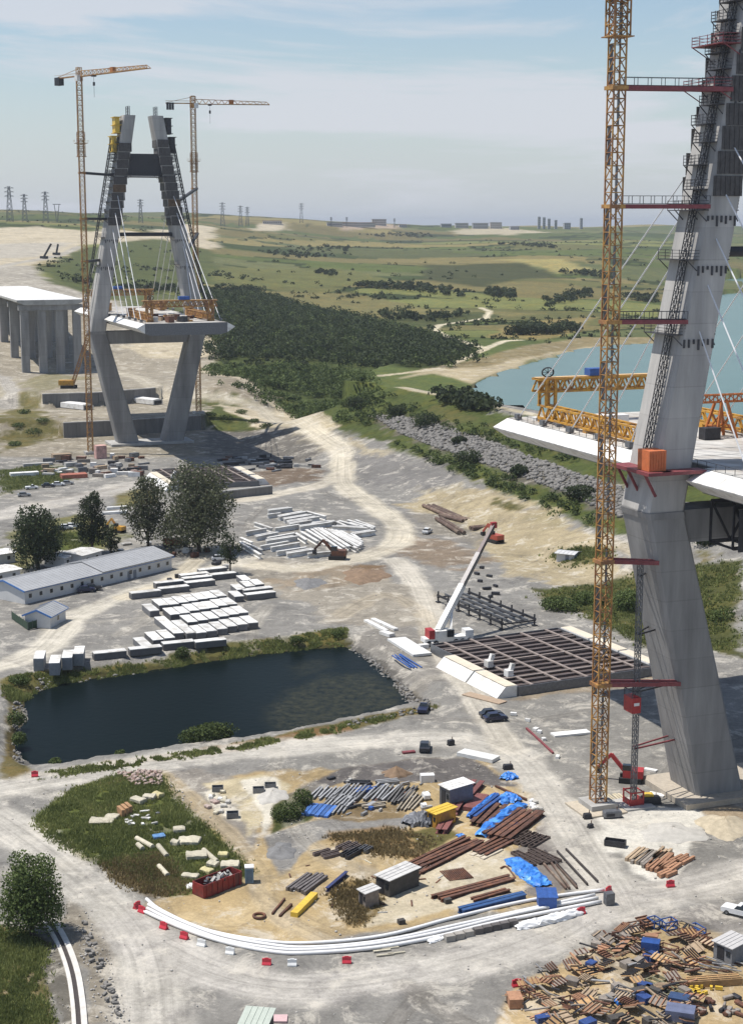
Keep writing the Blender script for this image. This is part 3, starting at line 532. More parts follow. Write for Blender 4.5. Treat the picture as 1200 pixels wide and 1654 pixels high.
def leg_l(z): return 8.4 - .2 * z / KNEE if z < KNEE else 8.2 - .8 * (z - KNEE) / 87
def lattice(mb, a, b, w, step, t, diag=True):
    """square lattice strut from a to b"""
    a, b = Vector(a), Vector(b); d = (b - a); n = max(1, round(d.length / step)); d.normalize(); up = Vector((0, 0, 1)) if abs(d.z) < .9 else Vector((0, 1, 0))
    x = d.cross(up).normalized() * w / 2; y = x.cross(d).normalized() * w / 2; cs = [x + y, x - y, -x - y, -x + y]
    for c in cs: mb.bar(a + c, b + c, t)
    for i in range(n + 1):
        p = a + (b - a) * i / n
        for k in range(4): mb.bar(p + cs[k], p + cs[(k + 1) % 4], t * .6)
        if diag and i < n:
            q = a + (b - a) * (i + 1) / n
            for k in range(4): mb.bar(p + cs[(k + i) % 4], q + cs[(k + i + 1) % 4], t * .6)
def platform_mesh(name, w, d, m, rails=3):
    """work platform: w along the face, d out from it; back edge at y=0, going to -x"""
    mb = MB(); mb.box((-d / 2, 0, 0), (d, w, .12))
    for y in (-w / 2 + .1, w / 2 - .1): mb.bar((-d + .1, y, 0), (0, y, -1.6), .12)
    for k in range(rails):
        z = .45 + k * .45; mb.bar((-d + .05, -w / 2, z), (-d + .05, w / 2, z), .07)
        for s in (-1, 1): mb.bar((-d, s * (w / 2 - .04), z), (0, s * (w / 2 - .04), z), .07)
    for i in range(5): mb.bar((-d + .05, -w / 2 + .05 + (w - .1) * i / 4, 0), (-d + .05, -w / 2 + .05 + (w - .1) * i / 4, .45 * rails + .1), .08)
    return mb.mesh(name, m)
PLAT = {('s', 'd'): platform_mesh('work_platform', 4.2, 1.7, GUARD), ('l', 'd'): platform_mesh('work_platform', 8.0, 1.9, GUARD), ('l', 'r'): platform_mesh('work_platform', 8.4, 3.0, DRED), ('f', 'd'): platform_mesh('work_platform', 5.2, 1.6, GUARD)}
def tower(base, label, far):
    root = empty('bridge_tower', base, BRZ, label, 'bridge tower')
    for s in (-1, 1):
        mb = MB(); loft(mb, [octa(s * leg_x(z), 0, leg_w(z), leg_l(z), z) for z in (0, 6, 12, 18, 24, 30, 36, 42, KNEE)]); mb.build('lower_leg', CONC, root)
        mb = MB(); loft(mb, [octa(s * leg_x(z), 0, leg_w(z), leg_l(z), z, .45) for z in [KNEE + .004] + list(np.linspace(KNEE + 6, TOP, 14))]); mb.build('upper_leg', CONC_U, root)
        # lift joints: thin proud collars where the leg is boxed in
        for z in ((KNEE - .6),) : mb = MB(); loft(mb, [octa(s * leg_x(q), 0, leg_w(q) + .25, leg_l(q) + .25, q) for q in (z - .5, z + .5)]); mb.build('knee_collar', CONC, root)
    mb = MB(); mb.box((0, 0, KNEE - 2.6), (leg_x(KNEE - 2) * 2 - 5.5, 6.0, 5.0)); mb.build('lower_crossbeam', CONC, root)
    mb = MB(); loft(mb, [octa(0, 0, 2 * leg_x(111) - 3.2, 5.0, z, .3) for z in (107, 115.2)]); mb.build('upper_crossbeam', CONC, root)
    mb = MB(); mb.box((0, -2.75, 111), (2 * leg_x(111) - 3.4, .3, 8.6)); mb.build('formwork_panel', STEEL_D, root)
    mb = MB(); mb.box((0, -3.6, 106.4), (2 * leg_x(106) - 3.0, 1.6, .3)); mb.box((0, 3.6, 106.4), (2 * leg_x(106) - 3.0, 1.6, .3)); mb.build('crossbeam_platform', STEEL_D, root)
    mb = MB(); mb.tube([(-leg_x(84) + 1.5, -1, 84), (leg_x(84) - 1.5, -1, 84)], .8, 10); mb.build('strut_tube', STEEL_D, root)
    # work platforms
    for s in (-1, 1):
        zs = [119.5, 117, 115, 112.4, 110, 107.6, 105, 102.3, 99.7, 96.5, 93, 90] if True else []
        for i, z in enumerate(zs):
            o = link('work_platform', PLAT[('l' if far else 's', 'd')], root, (s * (leg_x(z) + leg_w(z) / 2), 0, z), 0 if s < 0 else math.pi)
            if not far and i % 2 == 0: o.location.y = -1.2
        for z in (72.8, 83.6, 90.7, 108, 114.2):
            k = ('l', 'r') if z in (108, 114.2) and not far else ('l', 'd')
            link('work_platform', PLAT[k], root, (s * (leg_x(z) + leg_w(z) / 2), 0, z - .7), 0 if s < 0 else math.pi)
            for fy in (-1, 1):
                o = link('work_platform', PLAT[('f', 'd')], root, (s * leg_x(z), fy * leg_l(z) / 2, z - .7), fy * -math.pi / 2 + math.pi)
            if far: link('work_platform', PLAT[('l', 'd')], root, (s * (leg_x(z) - leg_w(z) / 2), 0, z - .7), math.pi if s < 0 else 0)
        # dark shutter panels still hanging on the upper part of the leg
        z = 87.5 if far else 92.0
        while z < 119:
            hz_ = random.uniform(2.6, 3.6)
            for fy in (-1, 1):
                mb = MB(); w_ = leg_w(z) * random.uniform(.86, .99); zz = z + hz_ / 2; mb.box((s * leg_x(zz) + random.uniform(-.1, .1), fy * (leg_l(zz) / 2 + .14), zz), (w_, .2, hz_))
                for q_ in range(6): mb.box((s * leg_x(zz) - w_ / 2 + w_ * (q_ + .5) / 6, fy * (leg_l(zz) / 2 + .3), zz), (.14, .16, hz_ * .96))
                mb.build('shutter_panel', SHUT if random.random() < .82 else SHUT2, root)
            if far:
                mb = MB(); mb.box((s * (leg_x(zz) - leg_w(zz) / 2 - .12), 0, zz), (.2, leg_l(zz) * .9, hz_)); mb.build('shutter_panel', SHUT, root)
            z += hz_ + random.uniform(.1, .35)
        # dark hanging formwork strips under the ring platforms
        for z in (71, 81.6, 88.8, 106, 112.2):
            for k in range(7):
                h = random.uniform(.5, 1.6); mb = MB(); xx = s * leg_x(z) + (k - 3) * leg_w(z) / 7.4
                mb.box((xx, -leg_l(z) / 2 - .12, z - h / 2 + .4), (.26, .2, h)); mb.build('form_tie_strip', GUARD, root)
        # inclined access ladder running up the outside of the leg
        mb = MB(); off = .7 if not far else 2.7; yy = -1.5 if not far else 0
        lattice(mb, (s * (leg_x(54) + leg_w(54) / 2 + off), yy, 54), (s * (leg_x(121) + leg_w(121) / 2 + off), yy, 121), .75, 1.4, .11 if not far else .2); mb.build('access_ladder', GUARD, root)
        if far:   # climbing formwork at the tip
            m = BRIGHT_Y if s < 0 else STEEL_D
            for q, z0 in enumerate((115.5, 122.8)):
                mb = MB(); x0 = s * (leg_x(z0 + 3) + leg_w(z0) / 2 + 1.6); mb.box((x0, 0, z0 + 3.4), (1.8, 5.6, 6.2))
                for zz in (z0 + .4, z0 + 3.4, z0 + 6.4): mb.box((x0 - s * .1, 0, zz), (3.0, 6.6, .25))
                mb.build('climbing_formwork', m, root)
            for yy_ in (-1.5, 1.5):
                mb = MB(); lattice(mb, (s * leg_x(TOP), yy_, TOP), (s * leg_x(TOP), yy_, TOP + 3.5), .8, 1.2, .12); mb.build('top_frame', STEEL_G, root)
    if not far:
        # red steel landing with an orange cabin where the deck meets the leg, and a dark falsework truss and shade sheet under the deck
        mb = MB(); mb.box((-leg_x(53) - leg_w(53) / 2 - 1.0, -1.5, 52.2), (4.0, 11, .5)); mb.box((-leg_x(53), -leg_l(53) / 2 - 1.6, 52.2), (leg_w(53) + 1, 2.6, .5))
        for y in (-5, 0, 3): mb.bar((-leg_x(53) - leg_w(53) / 2 - 2.5, y, 52), (-leg_x(50) - leg_w(50) / 2, y, 48.6), .35)
        mb.build('landing_platform', DRED, root)
        cb = MB(); cb.box((-leg_x(53) - leg_w(53) / 2 - .9, -4.2, 54.0), (2.8, 3.4, 3.0))
        for k in range(6): cb.box((-leg_x(53) - leg_w(53) / 2 - 2.0 + k * .44, -5.95, 54.0), (.12, .1, 2.6))
        cb.build('site_cabin', mat('orange_cabin', (.55, .15, .05), .6, var=.15), root)
        mb = MB()
        for y in (-6.0, -12.0):
            mb.bar((-14, y, 47.6), (14, y, 47.6), .5); mb.bar((-14, y, 41.5), (14, y, 41.5), .5)
            for k in range(8):
                x = -14 + 3.5 * k; mb.bar((x, y, 41.5), (x + 3.5, y, 47.6) if k % 2 else (x, y, 47.6), .3); mb.bar((x, y, 47.6), (x + 3.5, y, 41.5), .3)
        for k in range(9): mb.bar((-14 + 3.5 * k, -6, 41.5), (-14 + 3.5 * k, -12, 41.5), .3)
        mb.build('falsework_truss', STEEL_D, root)
        mb = MB(); mb.box((0, -14.2, 44.5), (29, .2, 6.2)); mb.build('underdeck_shade_sheet', STEEL_D, root)  # dark sheet standing in for the crossbeam's shade below the deck
    return root
tower_near = tower(NEAR, 'near concrete bridge tower, its leg filling the right edge', False)
tower_far = tower(FAR, 'distant diamond-shaped concrete bridge tower with open top and crossbeam', True)
# concrete footings
for nm, o, lab in (('footing', NEAR, 'sandy concrete footing under the near tower leg'), ('footing', FAR, 'concrete footing under the distant tower legs')):
    mb = MB(); mb.box((0, 0, .5), (34, 14, .9)); tag(mb.build(nm, CONC_L if o is FAR else mat('sandy_concrete', (.40, .35, .28), .9, var=.15), None, o, BRZ), lab, 'footing')

# ---------------------------------------------------------------- decks
DZ = 52.4
def deck(origin, d0, d1, label, step=12.6):
    root = empty('bridge_deck', origin + Vector((0, 0, DZ)), BRZ, label, 'bridge deck')
    cuts = [d0]
    while cuts[-1] + step < d1: cuts.append(cuts[-1] + step)
    cuts.append(d1); cuts = sorted(set([c for c in cuts if abs(abs(c) - 5.6) > 2 and abs(c) > 5.6] + [-5.6, 5.6])) if d0 < -5.6 < 5.6 < d1 else cuts
    for a, b in zip(cuts[:-1], cuts[1:]):
        hw = 13.6 if a >= -5.7 and b <= 5.7 else 15.4
        gap = .06
        mb = MB(); o = [(-hw, 0), (-hw, -3.6), (-hw + 2.5, -4.3), (hw - 2.5, -4.3), (hw, -3.6), (hw, 0)]
        P = [(x, y, z) for y in (a + gap, b - gap) for x, z in o]; n_ = len(o)
        mb.poly(P, [(k, n_ + k, n_ + (k + 1) % n_, (k + 1) % n_) for k in range(n_)] + [tuple(range(n_)), tuple(range(2 * n_ - 1, n_ - 1, -1))]); seg = mb.build('deck_segment', STEEL_G, root)
        mb = MB(); mb.box((0, (a + b) / 2, .06), (2 * hw - .4, b - a - .3, .12)); mb.build('slab', DECKTOP, seg)
        if hw > 14:
            for s in (-1, 1):
                mb = MB(); e = [(s * (hw + .01), .02), (s * (hw + 2.9), -1.5), (s * (hw + 2.75), -1.75), (s * (hw + .01), -3.5)]
                P = [(x, y, z) for y in (a + .03, b - .03) for x, z in e]; mb.poly(P, [(0, 1, 5, 4), (1, 2, 6, 5), (2, 3, 7, 6), (3, 0, 4, 7), (3, 2, 1, 0), (4, 5, 6, 7)]); mb.build('edge_fairing', WHITE, seg)
    # railing posts along both edges
    mb = MB()
    for s in (-1, 1):
        mb.bar((s * 15.1, d0, 1.1), (s * 15.1, d1, 1.1), .06)
        d = d0
        while d < d1: mb.bar((s * 15.1, d, 0), (s * 15.1, d, 1.1), .07); d += 2.5
    mb.build('guard_rail', GUARD, root)
    return root
deck(NEAR, -76, 62, 'near bridge deck with white edge fairings beside the big tower leg')
deck(FAR, -66, 60, 'distant bridge deck passing between the legs of the far tower')

# ---------------------------------------------------------------- stay cables
def cables(origin, far):
    for s in (-1, 1):
        for side in (-1, 1):
            for k in range(5):
                zt = 73 + 6.6 * k; x = s * leg_x(zt); dd = side * (17 + 10.3 * k)
                a = origin + BT * (x + s * .2) + BD * (side * leg_l(zt) * .45) + Vector((0, 0, zt)); b_ = origin + BT * (s * 15.0) + BD * dd + Vector((0, 0, DZ + .3))
                mb = MB(); mb.tube([Vector((0, 0, 0)), b_ - a], .15 if far else .11, 6)
                o = mb.build('stay_cable', CABLE, None, a)
                tag(o, '%s white stay cable of the %s tower, %s side, towards the %s' % (('innermost short', 'second', 'middle', 'fourth', 'outermost long')[k], 'distant' if far else 'near', 'left' if s < 0 else 'right', ('foreground' if side < 0 else 'hills') if far else ('camera' if side < 0 else 'lake')), 'stay cable', 'stay cables of the %s tower %s %s' % ('distant' if far else 'near', 'left' if s < 0 else 'right', 'front' if side < 0 else 'back'))
                mb = MB(); mb.box((0, 0, .45), (.9, 1.4, .9)); mb.build('anchor_box', STEEL_G, o, b_ - a, BRZ)
cables(NEAR, False); cables(FAR, True)

# ---------------------------------------------------------------- tower cranes
def crane(base, w, sec, height, mats, label, jib=None, ties=(), cages=(), group=None):
    root = empty('tower_crane', base, BRZ, label, 'tower crane', group); m = mats
    mb = MB(); lattice(mb, (0, 0, 0), (0, 0, sec), w, w * .95, .24 if w > 1.88 else .2); me = mb.mesh('mast_section', m)
    mb = MB(); mb.box((w / 2 - .25, w / 2 - .35, sec / 2), (.12, .5, sec)); lad = mb.mesh('ladder', STEEL_G)
    z = 1.0; k = 0
    while z < height - .1:
        o = link('mast_section', me, root, (0, 0, z), (k % 2) * math.pi / 2); z += sec; k += 1
        if m is ORANGE and w < 1.88: link('ladder', lad, o)
    mb = MB(); mb.box((0, 0, .5), (w * 2.4, w * 2.4, 1.0)); mb.build('base_block', CONC_L, root)
    for zc, hc in cages:
        mb = MB(); lattice(mb, (0, 0, zc), (0, 0, zc + hc), w + .7, 1.6, .2); mb.box((0, 0, zc), (w + 1.6, w + 1.6, .15)); mb.box((0, 0, zc + hc * .55), (w + 2.6, w + 2.0, .15))
        for s in (-1, 1):
            for q in (.5, 1.0): mb.bar((s * (w / 2 + 1.6), -w / 2 - 1.3, zc + hc * .55 + q), (s * (w / 2 + 1.6), w / 2 + 1.3, zc + hc * .55 + q), .08)
        mb.build('climbing_cage', m, root)
    for zt, tgt, tm in ties:      # tgt in world
        q = Matrix.Rotation(-BRZ, 3, 'Z') @ (Vector(tgt) - Vector(base)); mb = MB(); mb.box((0, 0, zt), (w + .7, w + .7, .55)); mb.build('tie_collar', m, root)
        for y in (-w / 2, w / 2): mb = MB(); mb.bar((w / 2, y, zt), (q.x, q.y + y * .6, q.z), .5 if tm is DRED else .75, .6 if tm is DRED else .9); mb.build('tie_brace', tm, root)
        if zt > 60 and tm is DRED:
            mb = MB(); mb.bar((w / 2, 0, zt + .4), (q.x, q.y, q.z + .4), 1.0, .08)
            for y in (-.5, .5):
                mb.bar((w / 2, y, zt + 1.5), (q.x, q.y + y, q.z + 1.5), .07)
                for k in range(9): p = Vector((w / 2, y, zt + .4)).lerp(Vector((q.x, q.y + y, q.z + .4)), k / 8); mb.bar(p, p + Vector((0, 0, 1.1)), .07)
            mb.build('walkway', GUARD, root)
    if jib:
        jd, jl, cl = jib; jd = Vector(jd).normalized(); a = math.atan2(jd.y, jd.x) - BRZ; top = height + 1
        mb = MB(); mb.tube([(0, 0, top - .3), (0, 0, top + 1.2)], w * .75, 12); mb.build('slewing_ring', m, root)
        arm = lambda nm, mm: mm.build(nm, m, root, (0, 0, top + 1.2), a)
        mb = MB(); n_ = int(jl / 2.6)
        for k in range(n_):
            x0, x1 = jl * k / n_, jl * (k + 1) / n_; h0, h1 = 2.1 - 1.0 * x0 / jl, 2.1 - 1.0 * x1 / jl
            for y in (-.75, .75): mb.bar((x0, y, 0), (x1, y, 0), .28); mb.bar((x0, y, 0), ((x0 + x1) / 2, 0, (h0 + h1) / 2), .17); mb.bar((x1, y, 0), ((x0 + x1) / 2, 0, (h0 + h1) / 2), .17)
            mb.bar((x0, -.75, 0), (x0, .75, 0), .15)
            if k: mb.bar(((x0 + x1) / 2 - jl / n_, 0, (h0 + h1) / 2), ((x0 + x1) / 2, 0, (h0 + h1) / 2), .26)
        arm('jib', mb)
        mb = MB(); mb.box((-cl / 2, 0, .3), (cl, 1.7, .35)); mb.bar((0, 0, 3.0), (-cl, 0, .5), .16)
        for y in (-.8, .8): mb.bar((0, y, 1.3), (-cl, y, 1.3), .08)
        arm('counter_jib', mb)
        mb = MB(); lattice(mb, (0, 0, 0), (0, 0, 3.4), 1.5, 1.4, .2); arm('tower_head', mb)
        mb = MB()
        for k in range(3): mb.box((-cl + .8 + k * 1.1, 0, -.9), (1.0, 2.2, 2.9))
        o = arm('counterweight', mb); o.data.materials[0] = STEEL_D
        mb = MB(); mb.box((1.4, -1.6, -.7), (1.8, 1.4, 2.0)); o = arm('operator_cab', mb); o.data.materials[0] = WHITE
        mb = MB(); xh = jl * .22; mb.box((xh, 0, -.4), (1.6, 1.4, .4)); mb.bar((xh, 0, -.4), (xh, 0, -8), .09); mb.box((xh, 0, -3.2), (.8, .5, 1.3)); o = arm('hook_block', mb); o.data.materials[0] = STEEL_D
        mb = MB(); mb.box((jl * .5, 0, 1.0), (2.0, 1.5, 1.8)); o = arm('jib_winch', mb); o.data.materials[0] = mat('rust_orange', (.38, .14, .04))
    return root
CB = g(965, 1303)
def near_tie(z, f=.5): return NEAR - BT * (leg_x(z) + leg_w(z) / 2 - .2) + Vector((0, 0, z)) - BD * (leg_l(z) * f)
crane(CB, 1.85, 5.6, 142, ORANGE, 'orange tower crane mast standing beside the near tower leg', ((.9, .4, 0), 58, 18), ties=[(z, near_tie(z), DRED) for z in (19.5, 38.5, 74, 90.5, 107)], cages=((114, 10),))
LB = g(147, 733); RB = Vector((-75.8, 704, 0))
def far_tie(z, s): return FAR + BT * s * (leg_x(z) + leg_w(z) / 2 - .2) + Vector((0, 0, z))
crane(LB, 1.9, 5.6, 140, ORANGE, 'orange tower crane left of the distant tower, jib pointing right', ((.669, -.743, 0), 46, 16), ties=[(z, far_tie(z, -1), STEEL_D) for z in (74, 90, 107)], cages=((113, 9),))
crane(Vector((RB.x, RB.y, zat(RB.x, RB.y))), 1.9, 5.6, 130, ORANGE, 'orange tower crane right of the distant tower, with level jib', ((1, .12, 0), 32.5, 11.5), ties=[(z, far_tie(z, 1), STEEL_D) for z in (78, 97)], cages=((104, 8),))

# ---------------------------------------------------------------- lifting gantries on the decks
def gantry(origin, sgn, label, mcol, d0=18, d1=55):
    root = empty('lifting_gantry', origin + Vector((0, 0, DZ + .12)), BRZ + (0 if sgn > 0 else math.pi), label, 'gantry')
    for s in (-1, 1):
        mb = MB(); x = s * 11.5
        for xx in (x - 1, x + 1): mb.bar((xx, d0, 1.0), (xx, d1, 1.0), .45); mb.bar((xx, d0, 4.0), (xx, d1, 4.0), .45)
        n_ = 13
        for k in range(n_):
            y0, y1 = d0 + (d1 - d0) * k / n_, d0 + (d1 - d0) * (k + 1) / n_
            for xx in (x - 1, x + 1): mb.bar((xx, y0, 1), (xx, (y0 + y1) / 2, 4), .28); mb.bar((xx, (y0 + y1) / 2, 4), (xx, y1, 1), .28)
            mb.bar((x - 1, y0, 4), (x + 1, y0, 4), .22); mb.bar((x - 1, y0, 1), (x + 1, y0, 1), .22)
        mb.build('side_truss', mcol, root)
        for y in (d0 + 1, (d0 + d1) / 2, d1 - 1.2): mb = MB(); mb.box((x, y, .5), (2.6, 1.4, 1.0)); mb.build('skid_shoe', mcol, root)
        mb = MB()
        for y in (d1 - 3, d1 - .2):
            for xx in (x - .9, x + .9): mb.bar((xx, y, 3.8), (xx, y, 10.5), .5)
        for zz in (5.5, 8): mb.bar((x - .9, d1 - 3, zz), (x + .9, d1 - .2, zz + 2), .25); mb.bar((x - .9, d1 - .2, zz), (x - .9, d1 - 3, zz + 2), .25); mb.bar((x + .9, d1 - .2, zz), (x + .9, d1 - 3, zz + 2), .25)
        mb.build('corner_post', mcol, root)
        mb = MB(); mb.box((x, d0 - 1.5, 2.6), (2.8, 2.6, 4.0)); mb.box((x, d0 - 1.5, 4.8), (3.3, 3.0, .3)); mb.build('anchor_frame', ORANGE, root)
    mb = MB()
    for y in (d1 - 2.8, d1 - .4):
        mb.bar((-14, y, 7.6), (14, y, 7.6), .5); mb.bar((-14, y, 10.6), (14, y, 10.6), .55)
        for k in range(14): mb.bar((-14 + 2 * k, y, 7.6), (-13 + 2 * k, y, 10.6), .28); mb.bar((-13 + 2 * k, y, 10.6), (-12 + 2 * k, y, 7.6), .28)
    for k in range(15): mb.bar((-14 + 2 * k, d1 - 2.8, 10.6), (-14 + 2 * k, d1 - .4, 10.6), .22)
    mb.build('cross_truss', mcol, root)
    mb = MB(); mb.box((0, d1 - 1.6, 11.0), (28, 1.6, .12)); mb.build('top_walkway', mat('gantry_plank', (.6, .4, .2), .8), root)
    mb = MB(); mb.box((-1.5, d1 - 1.6, 12.0), (4, 2.2, 1.7)); mb.build('winch_house', BLUE, root)
    for x in (-11.5, 11):
        mb = MB(); mb.tube([(x + 1.15 * math.cos(a), d1 - 1.6, 12.2 + 1.15 * math.sin(a)) for a in np.linspace(0, 2 * math.pi, 17)], .16, 6, False)
        for a in np.linspace(0, math.pi, 5)[:-1]: mb.bar((x - 1.15 * math.cos(a), d1 - 1.6, 12.2 - 1.15 * math.sin(a)), (x + 1.15 * math.cos(a), d1 - 1.6, 12.2 + 1.15 * math.sin(a)), .1)
        mb.build('cable_reel', STEEL_D, root)
    return root
gantry(NEAR, 1, 'big yellow lifting gantry on the near deck above the lake', YELLOW).scale = (1, 1, .74)
gantry(FAR, -1, 'orange lifting gantry on the distant deck, front end', ORANGE, 26, 58).scale = (1, 1, .72)
gantry(FAR, 1, 'orange lifting gantry on the distant deck, hill end', ORANGE, 22, 50).scale = (1, 1, .72)
# orange trestle on the right part of the near deck
P = aty(1162, 704, 262); P = NEAR + BT * 8 + BD * -2 + Vector((0, 0, DZ + .12)); P = g(1162, 706, DZ + .12)
root = empty('trestle', P, BRZ, 'orange A-frame trestle on the deck right of the near leg', 'trestle'); mb = MB()
for s in (-1, 1):
    for y in (-2, 2): mb.bar((s * 2.0, y, 0), (s * .55, y * .5, 6), .4)
    mb.bar((s * 1.5, -1.5, 2), (s * 1.5, 1.5, 2), .25); mb.bar((-1.6, s * 1.65, 1.8), (1.6, s * 1.65, 1.8), .25); mb.bar((-1.9, s * 1.9, .3), (1.0, s * 1.3, 4), .22); mb.bar((1.9, s * 1.9, .3), (-1.0, s * 1.3, 4), .22)
mb.build('frame', mat('trestle_orange', (.45, .14, .03), .6, var=.2), root)
mb = MB(); lattice(mb, (-5, 0, 6.6), (12, 0, 6.6), 1.2, 1.5, .22); mb.build('top_beam', mat('trestle_orange', (0, 0, 0)), root)
# ---------------------------------------------------------------- viaduct and terrace walls behind the far tower
vo = FAR + BD * 232; vz = 48.0
root = empty('viaduct', Vector((vo.x, vo.y, 0)), BRZ, 'unfinished grey road viaduct on tall square piers at the left edge', 'viaduct')
for k in range(5):
    mb = MB(); mb.prism([(-18, 0), (18, 0), (18, -1.0), (14, -2.6), (-14, -2.6), (-18, -1.0)], (0, 40 * k + .1, vz), (0, 40 * k + 39.9, vz)); sg = mb.build('deck_span', CONC_L, root)
    mb = MB(); mb.box((0, 40 * k + 20, vz + .06), (35.4, 39.6, .1)); mb.build('slab', WHITE, sg)
for k in range(5):
    y = 3 + 40 * k; p = root.matrix_basis @ Vector((0, y, 0)); zg = zat(p.x, p.y) - 1
    mb = MB(); mb.box((0, y, vz - 4.1), (34, 4.4, 2.9)); mb.build('pier_cap', CONC, root)
    for x in (-14, -4.7, 4.7, 14): mb = MB(); mb.box((x, y, (zg + vz - 5.6) / 2), (4.2, 3.2, vz - 5.6 - zg)); mb.build('pier', CONC, root)
DWALL = mat('dark_wall_concrete', (.17, .165, .16), .9, var=.25, scale=.6, streak=True)
def wall(line, h, label, th=.9):
    root = empty('retaining_wall', line[0], 0, label, 'wall')
    for a, b in zip(line[:-1], line[1:]):
        n_ = max(1, round((b - a).length / 6)); d = (b - a); rz = math.atan2(d.y, d.x)
        for k in range(n_):
            c = a + d * ((k + .5) / n_) - line[0]; mb = MB(); mb.box((0, 0, 0), (d.length / n_ - .06, th, h)); mb.build('wall_panel', DWALL, root, (c.x, c.y - th / 2, h / 2 - .15), rz)
        mb = MB(); mb.box((0, 0, 0), (d.length, th + .3, .35)); c = (a + b) / 2 - line[0]; mb.build('coping', CONC_L, root, (c.x, c.y - th / 2, h + .06), rz)
wall(WALL1, 6.3, 'upper dark retaining wall behind the distant tower legs'); wall(WALL2, 6.3, 'lower dark retaining wall right behind the distant tower legs')
wall([g(330, 810), g(440, 797)], 2.6, 'low grey wall beside the round-crowned trees, above the beam yard', .6)
# ---------------------------------------------------------------- deck segments lying on the ground
SEGP = mat('segment_rust_plate', (.13, .092, .08), .75, .2, var=.3, scale=.5, col2=(.095, .07, .062), scale2=.3)
SEGR = mat('segment_rib', (.28, .23, .20), .7, .2, var=.3, scale=.6)
SEGR2 = mat('segment_rib_dark', (.10, .08, .074), .75, .2, var=.3, scale=.5)
WARM = mat('fairing_top', (.62, .55, .43), .7, var=.12, scale=.5)
def ground_segment(c, rz, W_, L_, label, ribs=13, longs=5, fairs=((-1, -.5, .05, 0), (-1, .05, .5, 0), (1, -.4, -.05, 0), (1, -.04, .3, 0))):
    root = empty('deck_segment', c - Vector((0, 0, 1.2)), rz, label, 'deck segment'); h = 3.0
    mb = MB(); mb.box((0, 0, 2.2), (W_, L_, .3)); mb.build('bottom_plate', SEGP, root)
    for s in (-1, 1):
        mb = MB(); mb.box((0, s * (L_ / 2 + .1), h / 2 + .3), (W_, .2, h - .6)); mb.build('end_plate', STEEL_G, root); mb = MB(); mb.box((s * (W_ / 2 + .1), 0, h / 2 + .3), (.2, L_, h - .6)); mb.build('side_plate', STEEL_G, root)
    for k in range(ribs):
        y = -L_ / 2 + L_ * (k + .5) / ribs; mb = MB(); mb.box((0, y, 2.6), (W_ - .1, .9, .5)); mb.build('floor_rib', SEGR2, root)
    for k in range(longs):
        x = -W_ / 2 + W_ * (k + .5) / longs; mb = MB(); mb.box((x, 0, 2.95), (.55, L_ - .1, .22)); mb.build('long_girder', SEGR, root)
    for k in range(3): mb = MB(); y = -L_ / 2 + L_ * (k + .5) / 3; mb.box((0, y, 2.98), (W_ - .1, .5, .2)); mb.build('cross_girder', SEGR, root)
    for k in range(8):
        for s in (-.8, .8): mb = MB(); mb.box((s * W_ / 2, -L_ / 2 + L_ * (k + .5) / 8, .5), (1.2, .8, .95)); mb.build('support_block', CONC_L, root)
    for s, y0, y1, off in fairs:
        y0 *= L_; y1 *= L_; x0 = s * (W_ / 2 + .25); mb = MB(); e = [(x0, 3.25), (x0 + s * 2.6, 3.1), (x0 + s * 4.4, 1.2), (x0 + s * 4.1, 1.0), (x0, .75)]
        P = [(x, y, z) for y in (y0 + .1, y1 - .1) for x, z in e]; mb.poly(P, [(k, (k + 1) % 5, 5 + (k + 1) % 5, 5 + k) for k in range(5)] + [(4, 3, 2, 1, 0), (5, 6, 7, 8, 9)]); o = mb.build('edge_fairing', WHITE, root)
        mb = MB(); mb.box((x0 + s * 1.3, (y0 + y1) / 2, 3.28), (2.4, y1 - y0 - .4, .08)); mb.build('fairing_top_plate', WARM, o)
    for y in (-.08, -.3):
        mb = MB(); mb.box((-W_ / 2 + 2.0, y * L_, 3.6), (1.2, 1.6, 1.3)); mb.bar((-W_ / 2 + 2.4, y * L_, 4), (-W_ / 2 + 2.9, y * L_, 5.4), .8); mb.build('lifting_lug', WHITE, root)
    return root
sc = (g(835, 1120, 1.5) + g(1030, 1075, 1.5) + g(735, 1046, 1.5) + g(885, 1010, 1.5)) / 4
ground_segment(Vector((sc.x, sc.y, 0)), math.radians(26), 31, 35, 'big brown ribbed steel deck segment lying by the telescopic crane', fairs=((-1, -.5, -.16, 0), (-1, -.15, .2, 0), (1, -.45, -.15, 0), (1, -.14, .16, 0), (1, .17, .48, 0)))
sc = (g(245, 765, 1.5) + g(285, 792, 1.5) + g(370, 742, 1.5) + g(420, 778, 1.5)) / 4
ground_segment(Vector((sc.x, sc.y, 0)), BRZ, 28, 38, 'grey brown steel deck segment lying in front of the distant tower', fairs=((-1, -.5, -.12, 0), (-1, -.1, .3, 0), (1, -.45, -.2, 0), (1, -.15, .1, 0), (1, .12, .35, 0)))
for u, v, lab in ((125, 660, 'white deck edge piece lying left of the distant tower leg'), (237, 652, 'white deck edge piece seen between the distant tower legs')):
    p = G(u, v); mb = MB(); mb.prism([(-3, 0), (3, 0), (3, 1.5), (1, 2.6), (-3, 2.2)], (0, -8, .3), (0, 8, .3)); o = mb.build('edge_piece', WHITE, None, p, BRZ + .5); tag(o, lab, 'deck piece')
    mb = MB(); mb.box((0, -8.06, 1.2), (4.6, .1, 1.6)); mb.build('open_end', STEEL_D, o)
